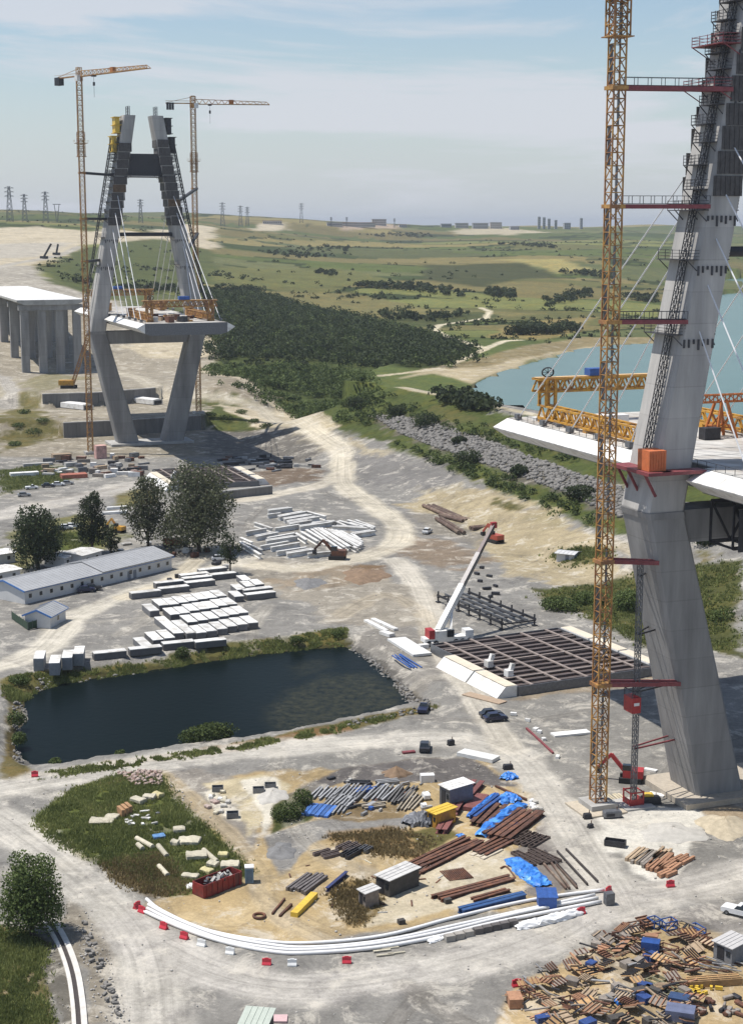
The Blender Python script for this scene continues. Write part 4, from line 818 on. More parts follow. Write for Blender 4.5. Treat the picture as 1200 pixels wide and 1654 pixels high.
# ---------------------------------------------------------------- containers
SIDE = mat('shaded_cabin_side', (.13, .13, .135), .7, var=.15, scale=1, rnd=.25); ROOF = mat('cabin_roof', (.66, .65, .62), .7, var=.14, scale=1, rnd=.12, col2=(.46, .44, .40), fac2=.5, scale2=.45)  # box sides darkened: the shade on them is put into the colour
def container_set(L_, w=2.2, h=1.45, side=SIDE, roof=ROOF):
    b_ = MB(); b_.box((0, 0, h / 2), (w, L_, h - .15))
    r = MB(); r.box((0, 0, h - .02), (w + .08, L_ + .08, .14))
    dr = MB(); dr.box((0, -L_ / 2 - .03, h / 2 - .1), (w - .5, .06, h - .6)); dr.bar((-.3, -L_ / 2 - .08, .4), (-.3, -L_ / 2 - .08, h - .4), .06); dr.bar((.3, -L_ / 2 - .08, .4), (.3, -L_ / 2 - .08, h - .4), .06)
    return [('body', b_.mesh('body', side)), ('roof', r.mesh('roof', roof)), ('door', dr.mesh('door', side))]
CS = {}
def container(p, rz, L_, label, group=None, key='w', name='storage_box', **kw):
    if (key, L_) not in CS: CS[(key, L_)] = container_set(L_, **kw)
    r = empty(name, p, rz, label, 'box', group)
    for nm, me in CS[(key, L_)]: link(nm, me, r)
    return r
def z6(x, y, h=1.45): return g(x / 2.727, 740 + y / 2.727, h)
def zb(x, y, h=1.45): return g(220 + x / 5, 920 + y / 5, h)
crows = [[(195, 262), (278, 255), (355, 240), (432, 227), (508, 213), (585, 203), (662, 190)], [(285, 335), (368, 325), (440, 305), (520, 292), (595, 282), (668, 265), (745, 254)], [(425, 395), (510, 380), (597, 367), (680, 350), (757, 335), (833, 322)], [(493, 480), (577, 467), (662, 450), (742, 430), (825, 415), (910, 402)]]
for ri, r_ in enumerate(crows):
    for ci, (x, y) in enumerate(r_):
        p = zb(x, y); container(Vector((p.x, p.y, 0)), BRZ + .04, 6.7, 'white-roofed box, %s from the left in the %s row of the block above the pond' % (('first', 'second', 'third', 'fourth', 'fifth', 'sixth', 'seventh')[ci], ('back', 'second', 'third', 'front')[ri]), 'boxes in the block above the pond')
for x, y, lab in ((118, 305, 'lone white-roofed container at the upper left corner of the box block'), (145, 535, 'white-roofed container at the lower left of the box block'), (238, 520, 'white-roofed container second from lower left of the box block'), (52, 580, 'small pale container at the lowest left end of the box block')):
    p = zb(x, y); container(Vector((p.x, p.y, 0)), BRZ + .04, 7.2, lab)
for x, y, lab in ((265, 445, 'longest white-roofed box in the left of the box block'), (385, 460, 'second longest white-roofed box in the left of the box block')):
    p = zb(x, y); container(Vector((p.x, p.y, 0)), BRZ + .04, 16 if x < 300 else 12.2, lab)
for x, y, ln, lab in ((483, 850, 6.7, 'long white-roofed container on the bank, leftmost of the long ones'), (640, 832, 6.7, 'long white-roofed container on the bank, second of the long ones'), (785, 808, 6.7, 'long white-roofed container on the bank, third of the long ones'), (925, 800, 6.7, 'long white-roofed container on the bank, rightmost of the long ones')):
    p = z6(x, y); container(Vector((p.x, p.y, 0)), BRZ - math.pi / 2 + .02, ln, lab)
for x, y, lab in ((176, 866, 'grey container with white roof, leftmost by the pond corner'), (245, 885, 'bluish low container second from the pond corner'), (300, 862, 'white-roofed container third from the pond corner'), (350, 845, 'white-roofed container fourth from the pond corner')):
    p = z6(x, y, 2.6); container(Vector((p.x, p.y, 0)), .12, 6.06, lab, key='tall', h=2.6, w=2.0, side=mat('tall_container_side', (.25, .26, .27), .7, var=.15))
for x, y, ln, a, lab in ((640, 586, 7.4, -1.45, 'long white trailer box nearest the long barracks'), (745, 542, 7.4, -1.45, 'white-roofed trailer box below the barracks end'), (765, 566, 7.4, -1.45, 'white-roofed trailer box with machines around it'), (855, 508, 7.4, -1.45, 'white-roofed long box, upper of three below the small tree'), (868, 522, 7.4, -1.45, 'white-roofed long box, middle of three below the small tree'), (880, 540, 7.4, -1.45, 'white-roofed long box, lower of three below the small tree'), (935, 485, 7.4, -1.45, 'white-roofed long box under the small tree'), (975, 507, 7.4, -1.45, 'white-roofed long box right below the small tree'),
    (1040, 597, 6.06, 0, 'white-roofed container lowest left in the small group right of the block'), (1050, 567, 6.06, 0, 'white-roofed container upper left in the small group right of the block'), (1090, 553, 6.06, 0, 'white-roofed container topmost in the small group right of the block'), (1130, 545, 6.06, 0, 'white-roofed container top right in the small group right of the block'), (1133, 573, 7.4, -1.45, 'long white-roofed container across the small group, upper'), (1145, 592, 7.4, -1.45, 'long white-roofed container across the small group, lower'), (1075, 527, 6.06, 0, 'pale roof container behind the small group right of the block')):
    p = z6(x, y); container(Vector((p.x, p.y, 0)), BRZ + a, ln, lab)
# ---------------------------------------------------------------- barracks, huts
WALLW = mat('prefab_wall', (.55, .55, .54), .8, var=.08, scale=1); ROOFG = mat('sheet_roof_grey', (.34, .345, .35), .6, .1, var=.12, scale=.4); TRIM = mat('blue_trim', (.06, .17, .42), .6, var=.1)
def house(A, B, depth, h, rise, label, wins, name='barracks', door=None, trim=True, roofm=ROOFG, win=.9, sections=1):
    """A to B along the eave that faces the camera; depth away from it"""
    d = B - A; L_ = d.length; rz = math.atan2(d.y, d.x); root = empty(name, Vector((A.x, A.y, zat(A.x, A.y))), rz, label, 'building')
    mb = MB(); mb.box((L_ / 2, depth / 2, h / 2), (L_, depth, h))
    for x in (0, L_): mb.poly([(x, 0, h), (x, depth, h), (x, depth / 2, h + rise)], [(0, 1, 2) if x else (2, 1, 0)])
    mb.build('wall', WALLW, root)
    for k in range(sections):
        x0, x1 = L_ * k / sections - (.4 if k == 0 else -.03), L_ * (k + 1) / sections + (.4 if k == sections - 1 else -.03); up = .25 * k
        for s in (0, 1):
            y0, y1 = (-.5, depth / 2) if s == 0 else (depth + .5, depth / 2); zr = h + rise + .12 + up; ze = h - .5 * rise / (depth / 2) + .12 + up; mb = MB()
            mb.hexa([(x0, y0, ze - .1), (x1, y0, ze - .1), (x1, y1, zr - .1), (x0, y1, zr - .1)], [(x0, y0, ze), (x1, y0, ze), (x1, y1, zr), (x0, y1, zr)]); rf = mb.build('roof', roofm, root)
            mb = MB()
            n_ = int((x1 - x0) / 1.1)
            for q in range(n_ + 1): xx = x0 + (x1 - x0) * q / n_; mb.bar((xx, y0, ze + .03), (xx, y1, zr + .03), .07)
            mb.build('roof_seam', roofm, rf)
    if trim:
        for x in (-.45, L_ + .45):
            for y0 in (-.5, depth + .5): mb = MB(); mb.bar((x, y0, h - .15), (x, depth / 2, h + rise + .05), .14, .4); mb.build('gable_trim', TRIM, root)
        mb = MB(); mb.box((L_ / 2, -.52, h - .2), (L_ + .8, .06, .14)); mb.build('gutter', TRIM, root)
    for k in range(wins):
        x = L_ * (k + .5) / wins; mb = MB(); mb.box((x, -.03, h * .55), (win + .2, .08, win * 1.1 + .2)); w_ = mb.build('window', WHITE, root); mb = MB(); mb.box((x, -.08, h * .55), (win, .06, win * 1.1)); mb.build('pane', GLASS, w_)
    for x in door or ():
        mb = MB(); mb.box((x, -.04, 1.05), (1.0, .08, 2.1)); mb.build('door', mat('door_grey', (.2, .21, .23)), root)
    return root
A_, B_ = g(41, 975, .2), g(278, 918, .2); house(A_, B_, 14, 3.3, 1.5, 'long white barracks with grey sheet roof and blue gable trim', 15, sections=2, door=(34, 36))
house(g(82, 1014, .2), g(107, 1000, .2), 6.0, 2.8, 1.2, 'small white hut with blue fascia below the barracks', 1, name='hut')
house(g(-30, 948), g(34, 936), 7, 2.7, .3, 'white flat-roofed cabin at the left edge behind the barracks', 3, name='cabin', trim=False, roofm=ROOF)
house(g(-40, 918), g(26, 908), 6, 2.7, .3, 'pale flat-roofed cabin at the left edge under the dark tree', 3, name='cabin', trim=False, roofm=ROOF)
house(g(104, 918), g(128, 910), 6, 2.7, .25, 'white box cabin behind the barracks, left of the tanker', 2, name='cabin', trim=False, roofm=ROOF)
house(g(134, 916), g(165, 907), 7, 3.0, .3, 'white awning roofed cabin behind the barracks', 2, name='cabin', trim=False, roofm=ROOF)
house(g(898, 910), g(926, 913), 4.2, 2.4, .35, 'small grey shed with black doorway on the grass patch', 0, name='shed', trim=False, roofm=mat('pale_roof', (.5, .5, .49)), door=(3,))
# green fence yard left of the hut
mb = MB(); Q_ = [g(20, 1000), g(46, 1018), g(75, 1010)]
fr = empty('screen_fence', Q_[0], 0, 'dark green screen fence in front of the small hut', 'fence')
for a, b in zip(Q_[:-1], Q_[1:]):
    n_ = 4
    for k in range(n_): mb = MB(); p, q = a.lerp(b, k / n_) - Q_[0], a.lerp(b, (k + .96) / n_) - Q_[0]; mb.bar(p + Vector((0, 0, .9)), q + Vector((0, 0, .9)), .08, 1.7); mb.build('screen', mat('green_screen', (.03, .06, .035), .9), fr); mb = MB(); mb.bar(p, p + Vector((0, 0, 2)), .1); mb.build('post', STEEL_G, fr)
# ---------------------------------------------------------------- stored I beams
PREC = mat('precast_white', (.62, .61, .58), .8, var=.12, scale=.6, rnd=.12, col2=(.48, .46, .43), fac2=.4, scale2=.4)
def ibeam(p, q, label, group, h=1.4, w=.85, m=PREC, name='precast_beam', cat='beam'):
    d = q - p; L_ = d.length; rz = math.atan2(d.y, d.x); c = (p + q) / 2; mb = MB(); o = [(-w / 2, 0), (w / 2, 0), (w / 2, .25 * h / 1.7), (.14 * w, .4 * h / 1.7), (.14 * w, h * .78), (w / 2, h * .86), (w / 2, h), (-w / 2, h), (-w / 2, h * .86), (-.14 * w, h * .78), (-.14 * w, .4 * h / 1.7), (-w / 2, .25 * h / 1.7)]
    mb.prism([(x, z) for x, z in o], (-L_ / 2, 0, 0), (L_ / 2, 0, 0)); return tag(mb.build(name, m, None, Vector((c.x, c.y, max(0, c.z))), rz), label, cat, group)
def zi(x, y): return g(370 + x / 4.8, 800 + y / 4.8, 1.7)
flat = [(305, 108, 490, 85), (300, 138, 400, 126), (390, 155, 600, 115), (430, 175, 640, 140), (455, 195, 700, 155), (470, 212, 640, 182), (355, 245, 545, 215), (550, 232, 800, 196), (210, 310, 380, 275), (300, 318, 515, 280), (290, 342, 530, 305), (245, 382, 460, 345), (325, 392, 548, 355), (370, 425, 600, 390), (450, 440, 675, 404), (610, 440, 862, 418), (130, 272, 290, 245), (960, 290, 1130, 262), (800, 228, 1120, 245), (640, 205, 840, 190)]
diag = [(515, 280, 600, 335), (560, 270, 690, 345), (600, 255, 750, 345), (640, 250, 870, 408), (665, 243, 900, 395), (690, 240, 930, 385), (715, 242, 960, 385), (740, 246, 990, 400), (765, 250, 1005, 385), (790, 252, 1022, 375), (825, 258, 1030, 365), (860, 262, 1035, 350), (920, 180, 1120, 240), (935, 200, 1090, 245), (830, 190, 905, 225), (600, 113, 750, 153), (950, 285, 1022, 333), (90, 315, 180, 355), (105, 345, 255, 412), (88, 352, 245, 448), (200, 200, 335, 245), (850, 185, 1000, 225), (980, 180, 1130, 235)]
for x0, y0, x1, y1 in flat:
    p, q = zi(x0, y0), zi(x1, y1); p.z = q.z = 0; ibeam(p, q, 'white precast I beam lying crosswise in the round beam yard', 'crosswise beams in the round yard'); o_ = (q - p).normalized(); s_ = Vector((o_.y, -o_.x, 0)) * -1.25
    if (x0 + y0) % 3: ibeam(p + s_ + o_ * .8, q + s_ - o_ * .5, 'white precast I beam lying crosswise in the round beam yard', 'crosswise beams in the round yard')
for x0, y0, x1, y1 in diag:
    p, q = zi(x0, y0), zi(x1, y1); p.z = q.z = 0; ibeam(p, q, 'white precast I beam lying slantwise in the round beam yard', 'slantwise beams in the round yard')
# ---------------------------------------------------------------- generic placing helpers
def bars(name, label, cat, group, a, b, n_, gap, w, h, m, shape='box', jit=.25, z=0.0, zt=None):
    """n_ alike bars side by side between two pixels (measured on the ground), each a thing of its own"""
    p, q = g(*a, zt if zt is not None else h), g(*b, zt if zt is not None else h); p.z = q.z = 0; d = (q - p); L_ = d.length; d.normalize(); s_ = Vector((d.y, -d.x, 0)); out = []
    for k in range(n_):
        j = random.uniform(-jit, jit); l_ = L_ * random.uniform(1 - jit * .3, 1); c = (p + q) / 2 + s_ * ((k - (n_ - 1) / 2) * gap) + d * j; rz = math.atan2(d.y, d.x) + random.uniform(-.04, .04) * jit * 3
        mb = MB()
        if shape == 'box': mb.box((0, 0, h / 2), (l_, w, h))
        elif shape == 'I': mb.box((0, 0, h * .06), (l_, w, h * .12)); mb.box((0, 0, h * .5), (l_, w * .2, h * .76)); mb.box((0, 0, h * .94), (l_, w, h * .12))
        elif shape == 'pipe': mb.tube([(-l_ / 2, 0, h / 2), (l_ / 2, 0, h / 2)], h / 2, 12)
        elif shape == 'frame':
            for yy in (-w / 2, w / 2): mb.box((0, yy, h / 2), (l_, .12, h))
            for q_ in range(max(2, int(l_ / 1.2)) + 1): mb.box((-l_ / 2 + l_ * q_ / max(2, int(l_ / 1.2)), 0, h / 2), (.1, w, h * .8))
        out.append(tag(mb.build(name, m, None, Vector((c.x, c.y, z + .01)), rz), label, cat, group if n_ > 1 else None))
    return out
def soft_box(mb, size, jit=.12):
    """bulging, uneven bundle instead of a crisp box"""
    L_, w, h = size; rings = []
    for k, f in enumerate((-.5, -.46, -.22, .02, .24, .46, .5)):
        e = .72 if abs(f) > .49 else 1 + random.uniform(-jit, jit); zc = h / 2; ring = []
        for q in range(10):
            a = 2 * math.pi * (q + .5) / 10; c, s = math.cos(a), math.sin(a); y = math.copysign(abs(c) ** .55, c) * w / 2 * e * (1 + random.uniform(-jit, jit) * .5); z_ = zc + math.copysign(abs(s) ** .55, s) * h / 2 * (e if s > 0 else 1) * (1 + (random.uniform(-jit, jit) if s > 0 else 0)); ring.append((f * L_, y, z_))
        rings.append(ring)
    loft(mb, rings)
SOFT = {'insulation_bale', 'stone_bag', 'white_bag', 'white_sack', 'kerb_stone', 'blue_scrap', 'brown_scrap', 'grey_scrap', 'camp_clutter'}
def px_box(name, label, cat, u, v, size, rz, m, group=None, z=0):
    p = g(u, v); mb = MB(); (soft_box(mb, size) if name in SOFT else mb.box((0, 0, size[2] / 2), size)); return tag(mb.build(name, m, None, Vector((p.x, p.y, z)), rz), label, cat, group)
# ---------------------------------------------------------------- vehicles
def wheel(mb_parent, x, y, r, w=.3):
    mb = MB(); mb.tube([(x, y - w / 2, r), (x, y + w / 2, r)], r, 12); o = mb.build('wheel', RUBBER, mb_parent); mb = MB(); mb.tube([(x, y - w / 2 - .02, r), (x, y + w / 2 + .02, r)], r * .55, 10); mb.build('rim', STEEL_G, o); return o
def car(p, rz, m, label, kind='car'):
    root = empty('parked_car' if kind == 'car' else 'pickup_truck', p, rz, label, kind if kind == 'car' else 'pickup')
    mb = MB(); prof = [(-2.1, .35), (-2.15, .9), (-1.9, 1.0), (1.2, 1.05), (2.05, .85), (2.15, .4)]
    P = [(x, y, z) for y in (-.86, .86) for x, z in prof]; n_ = len(prof); mb.poly(P, [(k, n_ + k, n_ + (k + 1) % n_, (k + 1) % n_) for k in range(n_)] + [tuple(range(n_)), tuple(range(2 * n_ - 1, n_ - 1, -1))]); mb.build('body', m, root)
    c0, c1 = (-1.7, .9) if kind == 'car' else (-.4, 1.1); mb = MB(); mb.hexa([(c0, -.8, 1.0), (c1, -.8, 1.0), (c1, .8, 1.0), (c0, .8, 1.0)], [(c0 + .4, -.66, 1.5), (c1 - .6, -.66, 1.5), (c1 - .6, .66, 1.5), (c0 + .4, .66, 1.5)]); mb.build('window_band', GLASS, root)
    mb = MB(); mb.box(((c0 + c1) / 2 - .1, 0, 1.53), (c1 - c0 - 1.0, 1.34, .06)); mb.build('roof', m, root)
    for x in (-1.3, 1.35):
        for y in (-.78, .78): wheel(root, x, y, .33, .22)
    for y in (-.6, .6): mb = MB(); mb.box((2.12, y, .7), (.08, .3, .16)); mb.build('headlight', WHITE, root)
    return root
CARW = mat('car_white', (.7, .7, .69), .3, var=.05); CARD = mat('car_dark', (.03, .032, .04), .3, var=.1); CARB = mat('car_blue_black', (.02, .025, .06), .3, var=.1); CARG = mat('car_silver', (.35, .36, .37), .3, .5, var=.05)
for u, v, rz, m, lab, kd in ((690, 861, 1.2, CARW, 'white car alone on the haul road by the brown pipes', 'car'), (684, 1149, 1.4, CARB, 'dark blue pickup parked at the pond corner', 'pickup'), (800, 1164, .3, CARB, 'dark car parked near the ribbed deck segment, front of two', 'car'), (793, 1158, .3, CARD, 'black car parked near the ribbed deck segment, rear of two', 'car'),
    (686, 1211, 1.5, CARD, 'small dark vehicle on the road above the pipe yard', 'car'), (52, 790, .3, CARW, 'white pickup parked left on the grass before the distant tower', 'pickup'), (78, 787, .25, CARD, 'black car beside the white pickup near the far tower', 'car'), (95, 785, .25, CARW, 'white car beside the black one near the far tower', 'car'), (110, 783, .25, CARG, 'silver car right of the white one near the far tower', 'car'), (40, 802, .3, CARG, 'silver car left of the grass patch by the road', 'car'),
    (96, 858, .2, CARD, 'dark car parked between the two left trees', 'car'), (107, 855, .2, CARW, 'white car parked between the two left trees', 'car'), (118, 853, .2, CARW, 'white van-like car right between the two left trees', 'car'), (198, 896, .2, CARW, 'white car parked behind the barracks roof', 'car'), (140, 956, .3, CARB, 'dark car at the front wall of the barracks, left', 'car'), (151, 953, .3, CARD, 'dark car at the front wall of the barracks, right', 'car'), (272, 895, 2, CARD, 'dark car at the right end of the barracks', 'car'), (355, 905, .2, CARW, 'white car under the small tree by the barracks', 'car')):
    car(g(u, v), rz, m, lab, kd)
def excavator(p, rz, m, label, s=1.0):
    root = empty('excavator', p, rz, label, 'excavator'); root.scale = (s, s, s)
    for y in (-1.1, 1.1): mb = MB(); mb.box((0, y, .45), (3.6, .6, .85)); mb.build('track', RUBBER, root)
    mb = MB(); mb.box((-.4, 0, 1.5), (3.2, 2.4, 1.2)); mb.build('body', m, root); mb = MB(); mb.box((.6, .7, 2.3), (1.3, .95, 1.4)); mb.build('cab', GLASS, root)
    mb = MB(); mb.bar((1.0, -.2, 1.6), (3.2, -.2, 4.2), .5, .6); mb.build('boom', m, root); mb = MB(); mb.bar((3.1, -.2, 4.3), (5.2, -.2, 2.0), .4, .5); mb.build('stick', m, root); mb = MB(); mb.hexa([(4.7, -.7, .9), (5.6, -.7, 1.2), (5.6, .4, 1.2), (4.7, .4, .9)], [(4.8, -.7, 2.0), (5.5, -.7, 1.9), (5.5, .4, 1.9), (4.8, .4, 2.0)]); mb.build('bucket', STEEL_D, root)
excavator(g(668, 756), .1, mat('excavator_red', (.36, .07, .04), .5, var=.2), 'red excavator digging below the dam embankment', 1.35); excavator(g(193, 860), 2.6, YELLOW, 'orange yellow excavator standing right of the middle left tree', .9)
excavator(g(800, 876), 2.2, mat('excavator_red', (0, 0, 0)), 'red machine behind the boom tip by the brown pipes', 1.1); excavator(g(545, 903), 3.0, RUST, 'brown loader in front of the round beam yard', 1.2)
excavator(g(1018, 1262), 2.9, RED, 'red rig standing behind the passenger hoist base', 1.0)
# telescopic mobile crane
mp0 = g(722, 1040); root = empty('mobile_crane', mp0, math.radians(18), 'white mobile crane with raised telescopic boom by the deck segment', 'mobile crane')
mb = MB(); mb.box((0, 0, 1.3), (11, 2.6, .9)); mb.build('chassis', WHITE, root)
for x in (-4.5, -3, 1.5, 3, 4.5):
    for y in (-1.15, 1.15): wheel(root, x, y, .65, .5)
mb = MB(); mb.box((4.6, 0, 2.3), (1.8, 2.5, 1.3)); mb.build('driver_cab', CARW, root); mb = MB(); mb.box((4.9, 0, 2.55), (1.4, 2.3, .6)); mb.build('windscreen', GLASS, root)
mb = MB(); mb.box((-1.5, 0, 2.5), (4.2, 2.6, 1.5)); mb.build('upper_carriage', WHITE, root); mb = MB(); mb.box((-3.9, 0, 2.6), (1.3, 2.8, 1.9)); mb.build('counterweight', RED, root); mb = MB(); mb.box((.2, -1.3, 2.7), (1.5, .9, 1.5)); mb.build('crane_cab', GLASS, root)
tip = aty(797, 848, 352) - mp0; tip = Matrix.Rotation(-math.radians(18), 3, 'Z') @ tip; a0 = Vector((-2.0, 0, 3.0))
for k, (f0, f1, w_, m_) in enumerate(((0, .42, 1.25, WHITE), (.4, .72, 1.0, mat('boom_grey', (.2, .19, .19), .5, .3)), (.7, 1.0, .8, mat('boom_dark', (.09, .07, .07), .5, .3)))): mb = MB(); mb.bar(a0.lerp(tip, f0), a0.lerp(tip, f1), w_, w_ * 1.1); mb.build('boom_section', m_, root)
mb = MB(); mb.bar((.8, 0, 2.4), a0.lerp(tip, .24), .5); mb.build('lift_cylinder', WHITE, root); mb = MB(); mb.box(tip, (1.3, 1.0, 1.3)); mb.build('boom_head', RED, root)
for x in (-4, 4):
    for y in (-3.2, 3.2): mb = MB(); mb.bar((x, 0, 1.0), (x, y, .8), .35); mb.bar((x, y, .8), (x, y, .1), .25); mb.box((x, y, .06), (.9, .9, .1)); mb.build('outrigger', WHITE, root)
# ================================================================= VEGETATION AND STONES
def leaf_mat(name, dark, light, dry=None):
    m = bpy.data.materials.new(name); m.use_nodes = True; n, l = m.node_tree.nodes, m.node_tree.links; b = n['Principled BSDF']; b.inputs['Roughness'].default_value = .75; b.inputs['Specular IOR Level'].default_value = .25
    a = n.new('ShaderNodeAttribute'); a.attribute_name = 'tint'; oi = n.new('ShaderNodeObjectInfo'); r = n.new('ShaderNodeValToRGB'); r.color_ramp.elements[0].color = (*dark, 1); r.color_ramp.elements[1].color = (*light, 1)
    if dry: e = r.color_ramp.elements.new(.93); e.color = (*light, 1); r.color_ramp.elements[-1].color = (*dry, 1)
    l.new(a.outputs['Fac'], r.inputs['Fac']); mr = n.new('ShaderNodeMapRange'); mr.inputs['To Min'].default_value = .82; mr.inputs['To Max'].default_value = 1.18; l.new(oi.outputs['Random'], mr.inputs['Value'])
    v = n.new('ShaderNodeVectorMath'); v.operation = 'SCALE'; l.new(r.outputs[0], v.inputs[0]); l.new(mr.outputs[0], v.inputs['Scale']); l.new(v.outputs[0], b.inputs['Base Color'])
    tr = n.new('ShaderNodeBsdfTranslucent'); l.new(v.outputs[0], tr.inputs['Color']); mx = n.new('ShaderNodeMixShader'); mx.inputs[0].default_value = .3; l.new(b.outputs[0], mx.inputs[1]); l.new(tr.outputs[0], mx.inputs[2]); l.new(mx.outputs[0], n['Material Output'].inputs['Surface']); return m
LEAF = leaf_mat('leaf_green', (.034, .055, .016), (.135, .175, .055)); LEAF_D = leaf_mat('leaf_dark', (.016, .026, .012), (.06, .08, .032)); LEAF_P = leaf_mat('leaf_grey_green', (.045, .055, .028), (.15, .16, .09))
WOODL = leaf_mat('leaf_wood', (.018, .03, .013), (.072, .092, .036)); GRASSM = leaf_mat('grass_blades', (.09, .115, .035), (.28, .30, .105), (.42, .33, .16)); DRYG = leaf_mat('dry_grass_blades', (.16, .12, .055), (.36, .28, .14), (.44, .34, .19))
BARK = mat('bark', (.075, .055, .042), .95, var=.3, scale=3, bump=.5)
def leaves(pts, nrm, size, rnd=.8):
    """one quad per point, facing roughly along nrm"""
    n_ = len(pts); q = nrm + rng.normal(0, rnd, (n_, 3)); q /= np.linalg.norm(q, axis=1)[:, None] + 1e-9
    a = np.cross(q, rng.normal(0, 1, (n_, 3))); a /= np.linalg.norm(a, axis=1)[:, None] + 1e-9; b_ = np.cross(q, a); s = size * rng.uniform(.6, 1.35, (n_, 1))
    V = np.stack([pts - a * s * .5, pts - b_ * s * .35, pts + a * s * .5, pts + b_ * s * .35], 1).reshape(-1, 3); return V, np.arange(4 * n_).reshape(-1, 4)
def foliage(name, V, F, m, tint, parent=None, loc=None):
    me = np_mesh(name, V, F, m); a = me.attributes.new('tint', 'FLOAT', 'POINT'); a.data.foreach_set('value', np.repeat(tint, F.shape[1]).astype(np.float32)); return link(name, me, parent, loc)
def shell(n_, lobes, inner=.45):
    """points in a union of ellipsoids, gathered towards their skins; clumped"""
    w = np.array([r[0] * r[1] + r[1] * r[2] for _, r in lobes]); k = rng.choice(len(lobes), n_, p=w / w.sum()); C_ = np.array([c for c, _ in lobes])[k]; R_ = np.array([r for _, r in lobes])[k]
    d = rng.normal(0, 1, (n_, 3)); d /= np.linalg.norm(d, axis=1)[:, None]; rr = rng.uniform(inner, 1, (n_, 1)) ** .6; bump = 1 + .22 * np.sin(d[:, :1] * 7 + k[:, None]) * np.sin(d[:, 1:2] * 6 + 2 * k[:, None]) * np.cos(d[:, 2:] * 5)
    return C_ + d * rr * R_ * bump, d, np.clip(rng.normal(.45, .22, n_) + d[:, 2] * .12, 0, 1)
def tree(p, h, r, label, m=LEAF, n_=3000, leaf=.45, trunk=.28, clear=.25, airy=0, lobes_n=9, name='broadleaf_tree', group=None):
    root = empty(name, p, random.uniform(0, 6), label, 'tree', group)
    lob = []
    for k in range(lobes_n):
        a = 2.4 * k + random.uniform(-.3, .3); f = (k + .5) / lobes_n; zz = h * (clear + (1 - clear) * (.18 + .72 * f)); rad = r * (.62 - .45 * abs(f - .42)) * random.uniform(.75, 1.15); q = r * random.uniform(.36, .56) * (1.1 - .35 * f); lob.append(((math.cos(a) * rad * .8, math.sin(a) * rad * .8, zz), (q, q, q * random.uniform(.75, 1.05))))
    mb = MB(); mb.tube([(0, 0, -.2), (.1, .05, h * .25), (.05, -.1, h * .55), (0, 0, h * .8)], [trunk, trunk * .8, trunk * .5, trunk * .15], 8); mb.build('trunk', BARK, root)
    for c, q in lob: mb = MB(); mb.tube([(0, 0, h * clear * .9 + (c[2] - h * clear) * .2), (c[0] * .5, c[1] * .5, c[2] * .8), c], [trunk * .45, trunk * .28, trunk * .1], 6); mb.build('limb', BARK, root)
    P, d, t = shell(n_, lob, .3 if airy else .5)
    if airy: keep = fbm(P[:, 0] * 1 + P[:, 2] * .7, P[:, 1] + P[:, 2] * .5, r * .45, 9) > airy; P, d, t = P[keep], d[keep], t[keep]
    V, F = leaves(P, d, leaf); foliage('crown', V, F, m, t, root); return root
def shrub(p, rx, ry, h, label, m=LEAF, n_=900, leaf=.4, group=None):
    root = empty('shrub', p, random.uniform(0, 3), label, 'shrub', group); lob = [((0, 0, h * .4), (rx * .8, ry * .8, h * .6))] + [((math.cos(a) * rx * .55, math.sin(a) * ry * .55, h * random.uniform(.3, .5)), (rx * .5, ry * .5, h * random.uniform(.4, .55))) for a in np.arange(0, 6.2, 1.1)]
    P, d, t = shell(n_, lob, .55); k = P[:, 2] > .02; V, F = leaves(P[k], d[k], leaf); foliage('foliage', V, F, m, t[k], root)
    mb = MB(); mb.tube([(0, 0, 0), (0, 0, h * .5)], [.12, .04], 6); mb.build('stem', BARK, root); return root
def inside(poly, n_):
    xs = [p.x for p in poly]; ys = [p.y for p in poly]; out = np.zeros((0, 2))
    while len(out) < n_:
        q = np.stack([rng.uniform(min(xs), max(xs), n_ * 2), rng.uniform(min(ys), max(ys), n_ * 2)], 1); out = np.r_[out, q[pdist(q[:, 0], q[:, 1], poly) > 0]]
    return out[:n_]
def wood(name, polys, n_, r0, r1, m, label, per=45, leaf=1.6, hf=1.15, gap=.0, jit=1.5):
    P = np.concatenate([inside(pl, k) for pl, k in zip(polys, n_)])
    if gap: P = P[fbm(P[:, 0], P[:, 1], 60, 21) > gap]
    P = P + rng.normal(0, jit, P.shape); zz = height(P[:, 0], P[:, 1]); V_, T_ = [], []; c = np.repeat(np.c_[P, zz], per, 0); R = np.repeat(rng.uniform(r0, r1, len(P)), per)[:, None]; d = rng.normal(0, 1, (len(c), 3)); d /= np.linalg.norm(d, axis=1)[:, None]; d[:, 2] = np.abs(d[:, 2]) * 1.0 - .15
    pts = c + d * R * np.array([1, 1, hf]) * rng.uniform(.65, 1.05, (len(c), 1)) + np.array([0, 0, 1]) * R * .55; tint = np.clip(np.repeat(rng.normal(.4, .27, len(P)), per) + rng.normal(0, .16, len(c)), 0, 1); V, F = leaves(pts, d, leaf, .5)
    return tag(foliage(name, V, F, m, tint), label, None, None, 'stuff')
fp = GP([(335, 482), (420, 480), (520, 507), (640, 533), (745, 562), (748, 584), (690, 597), (600, 592), (540, 586), (470, 580), (400, 584), (345, 580)])
fp2 = GP([(400, 603), (470, 592), (560, 604), (620, 630), (640, 690), (580, 695), (520, 676), (450, 640)]); fp3 = GP([(340, 590), (400, 600), (460, 640), (520, 680), (480, 672), (420, 648), (360, 620)])
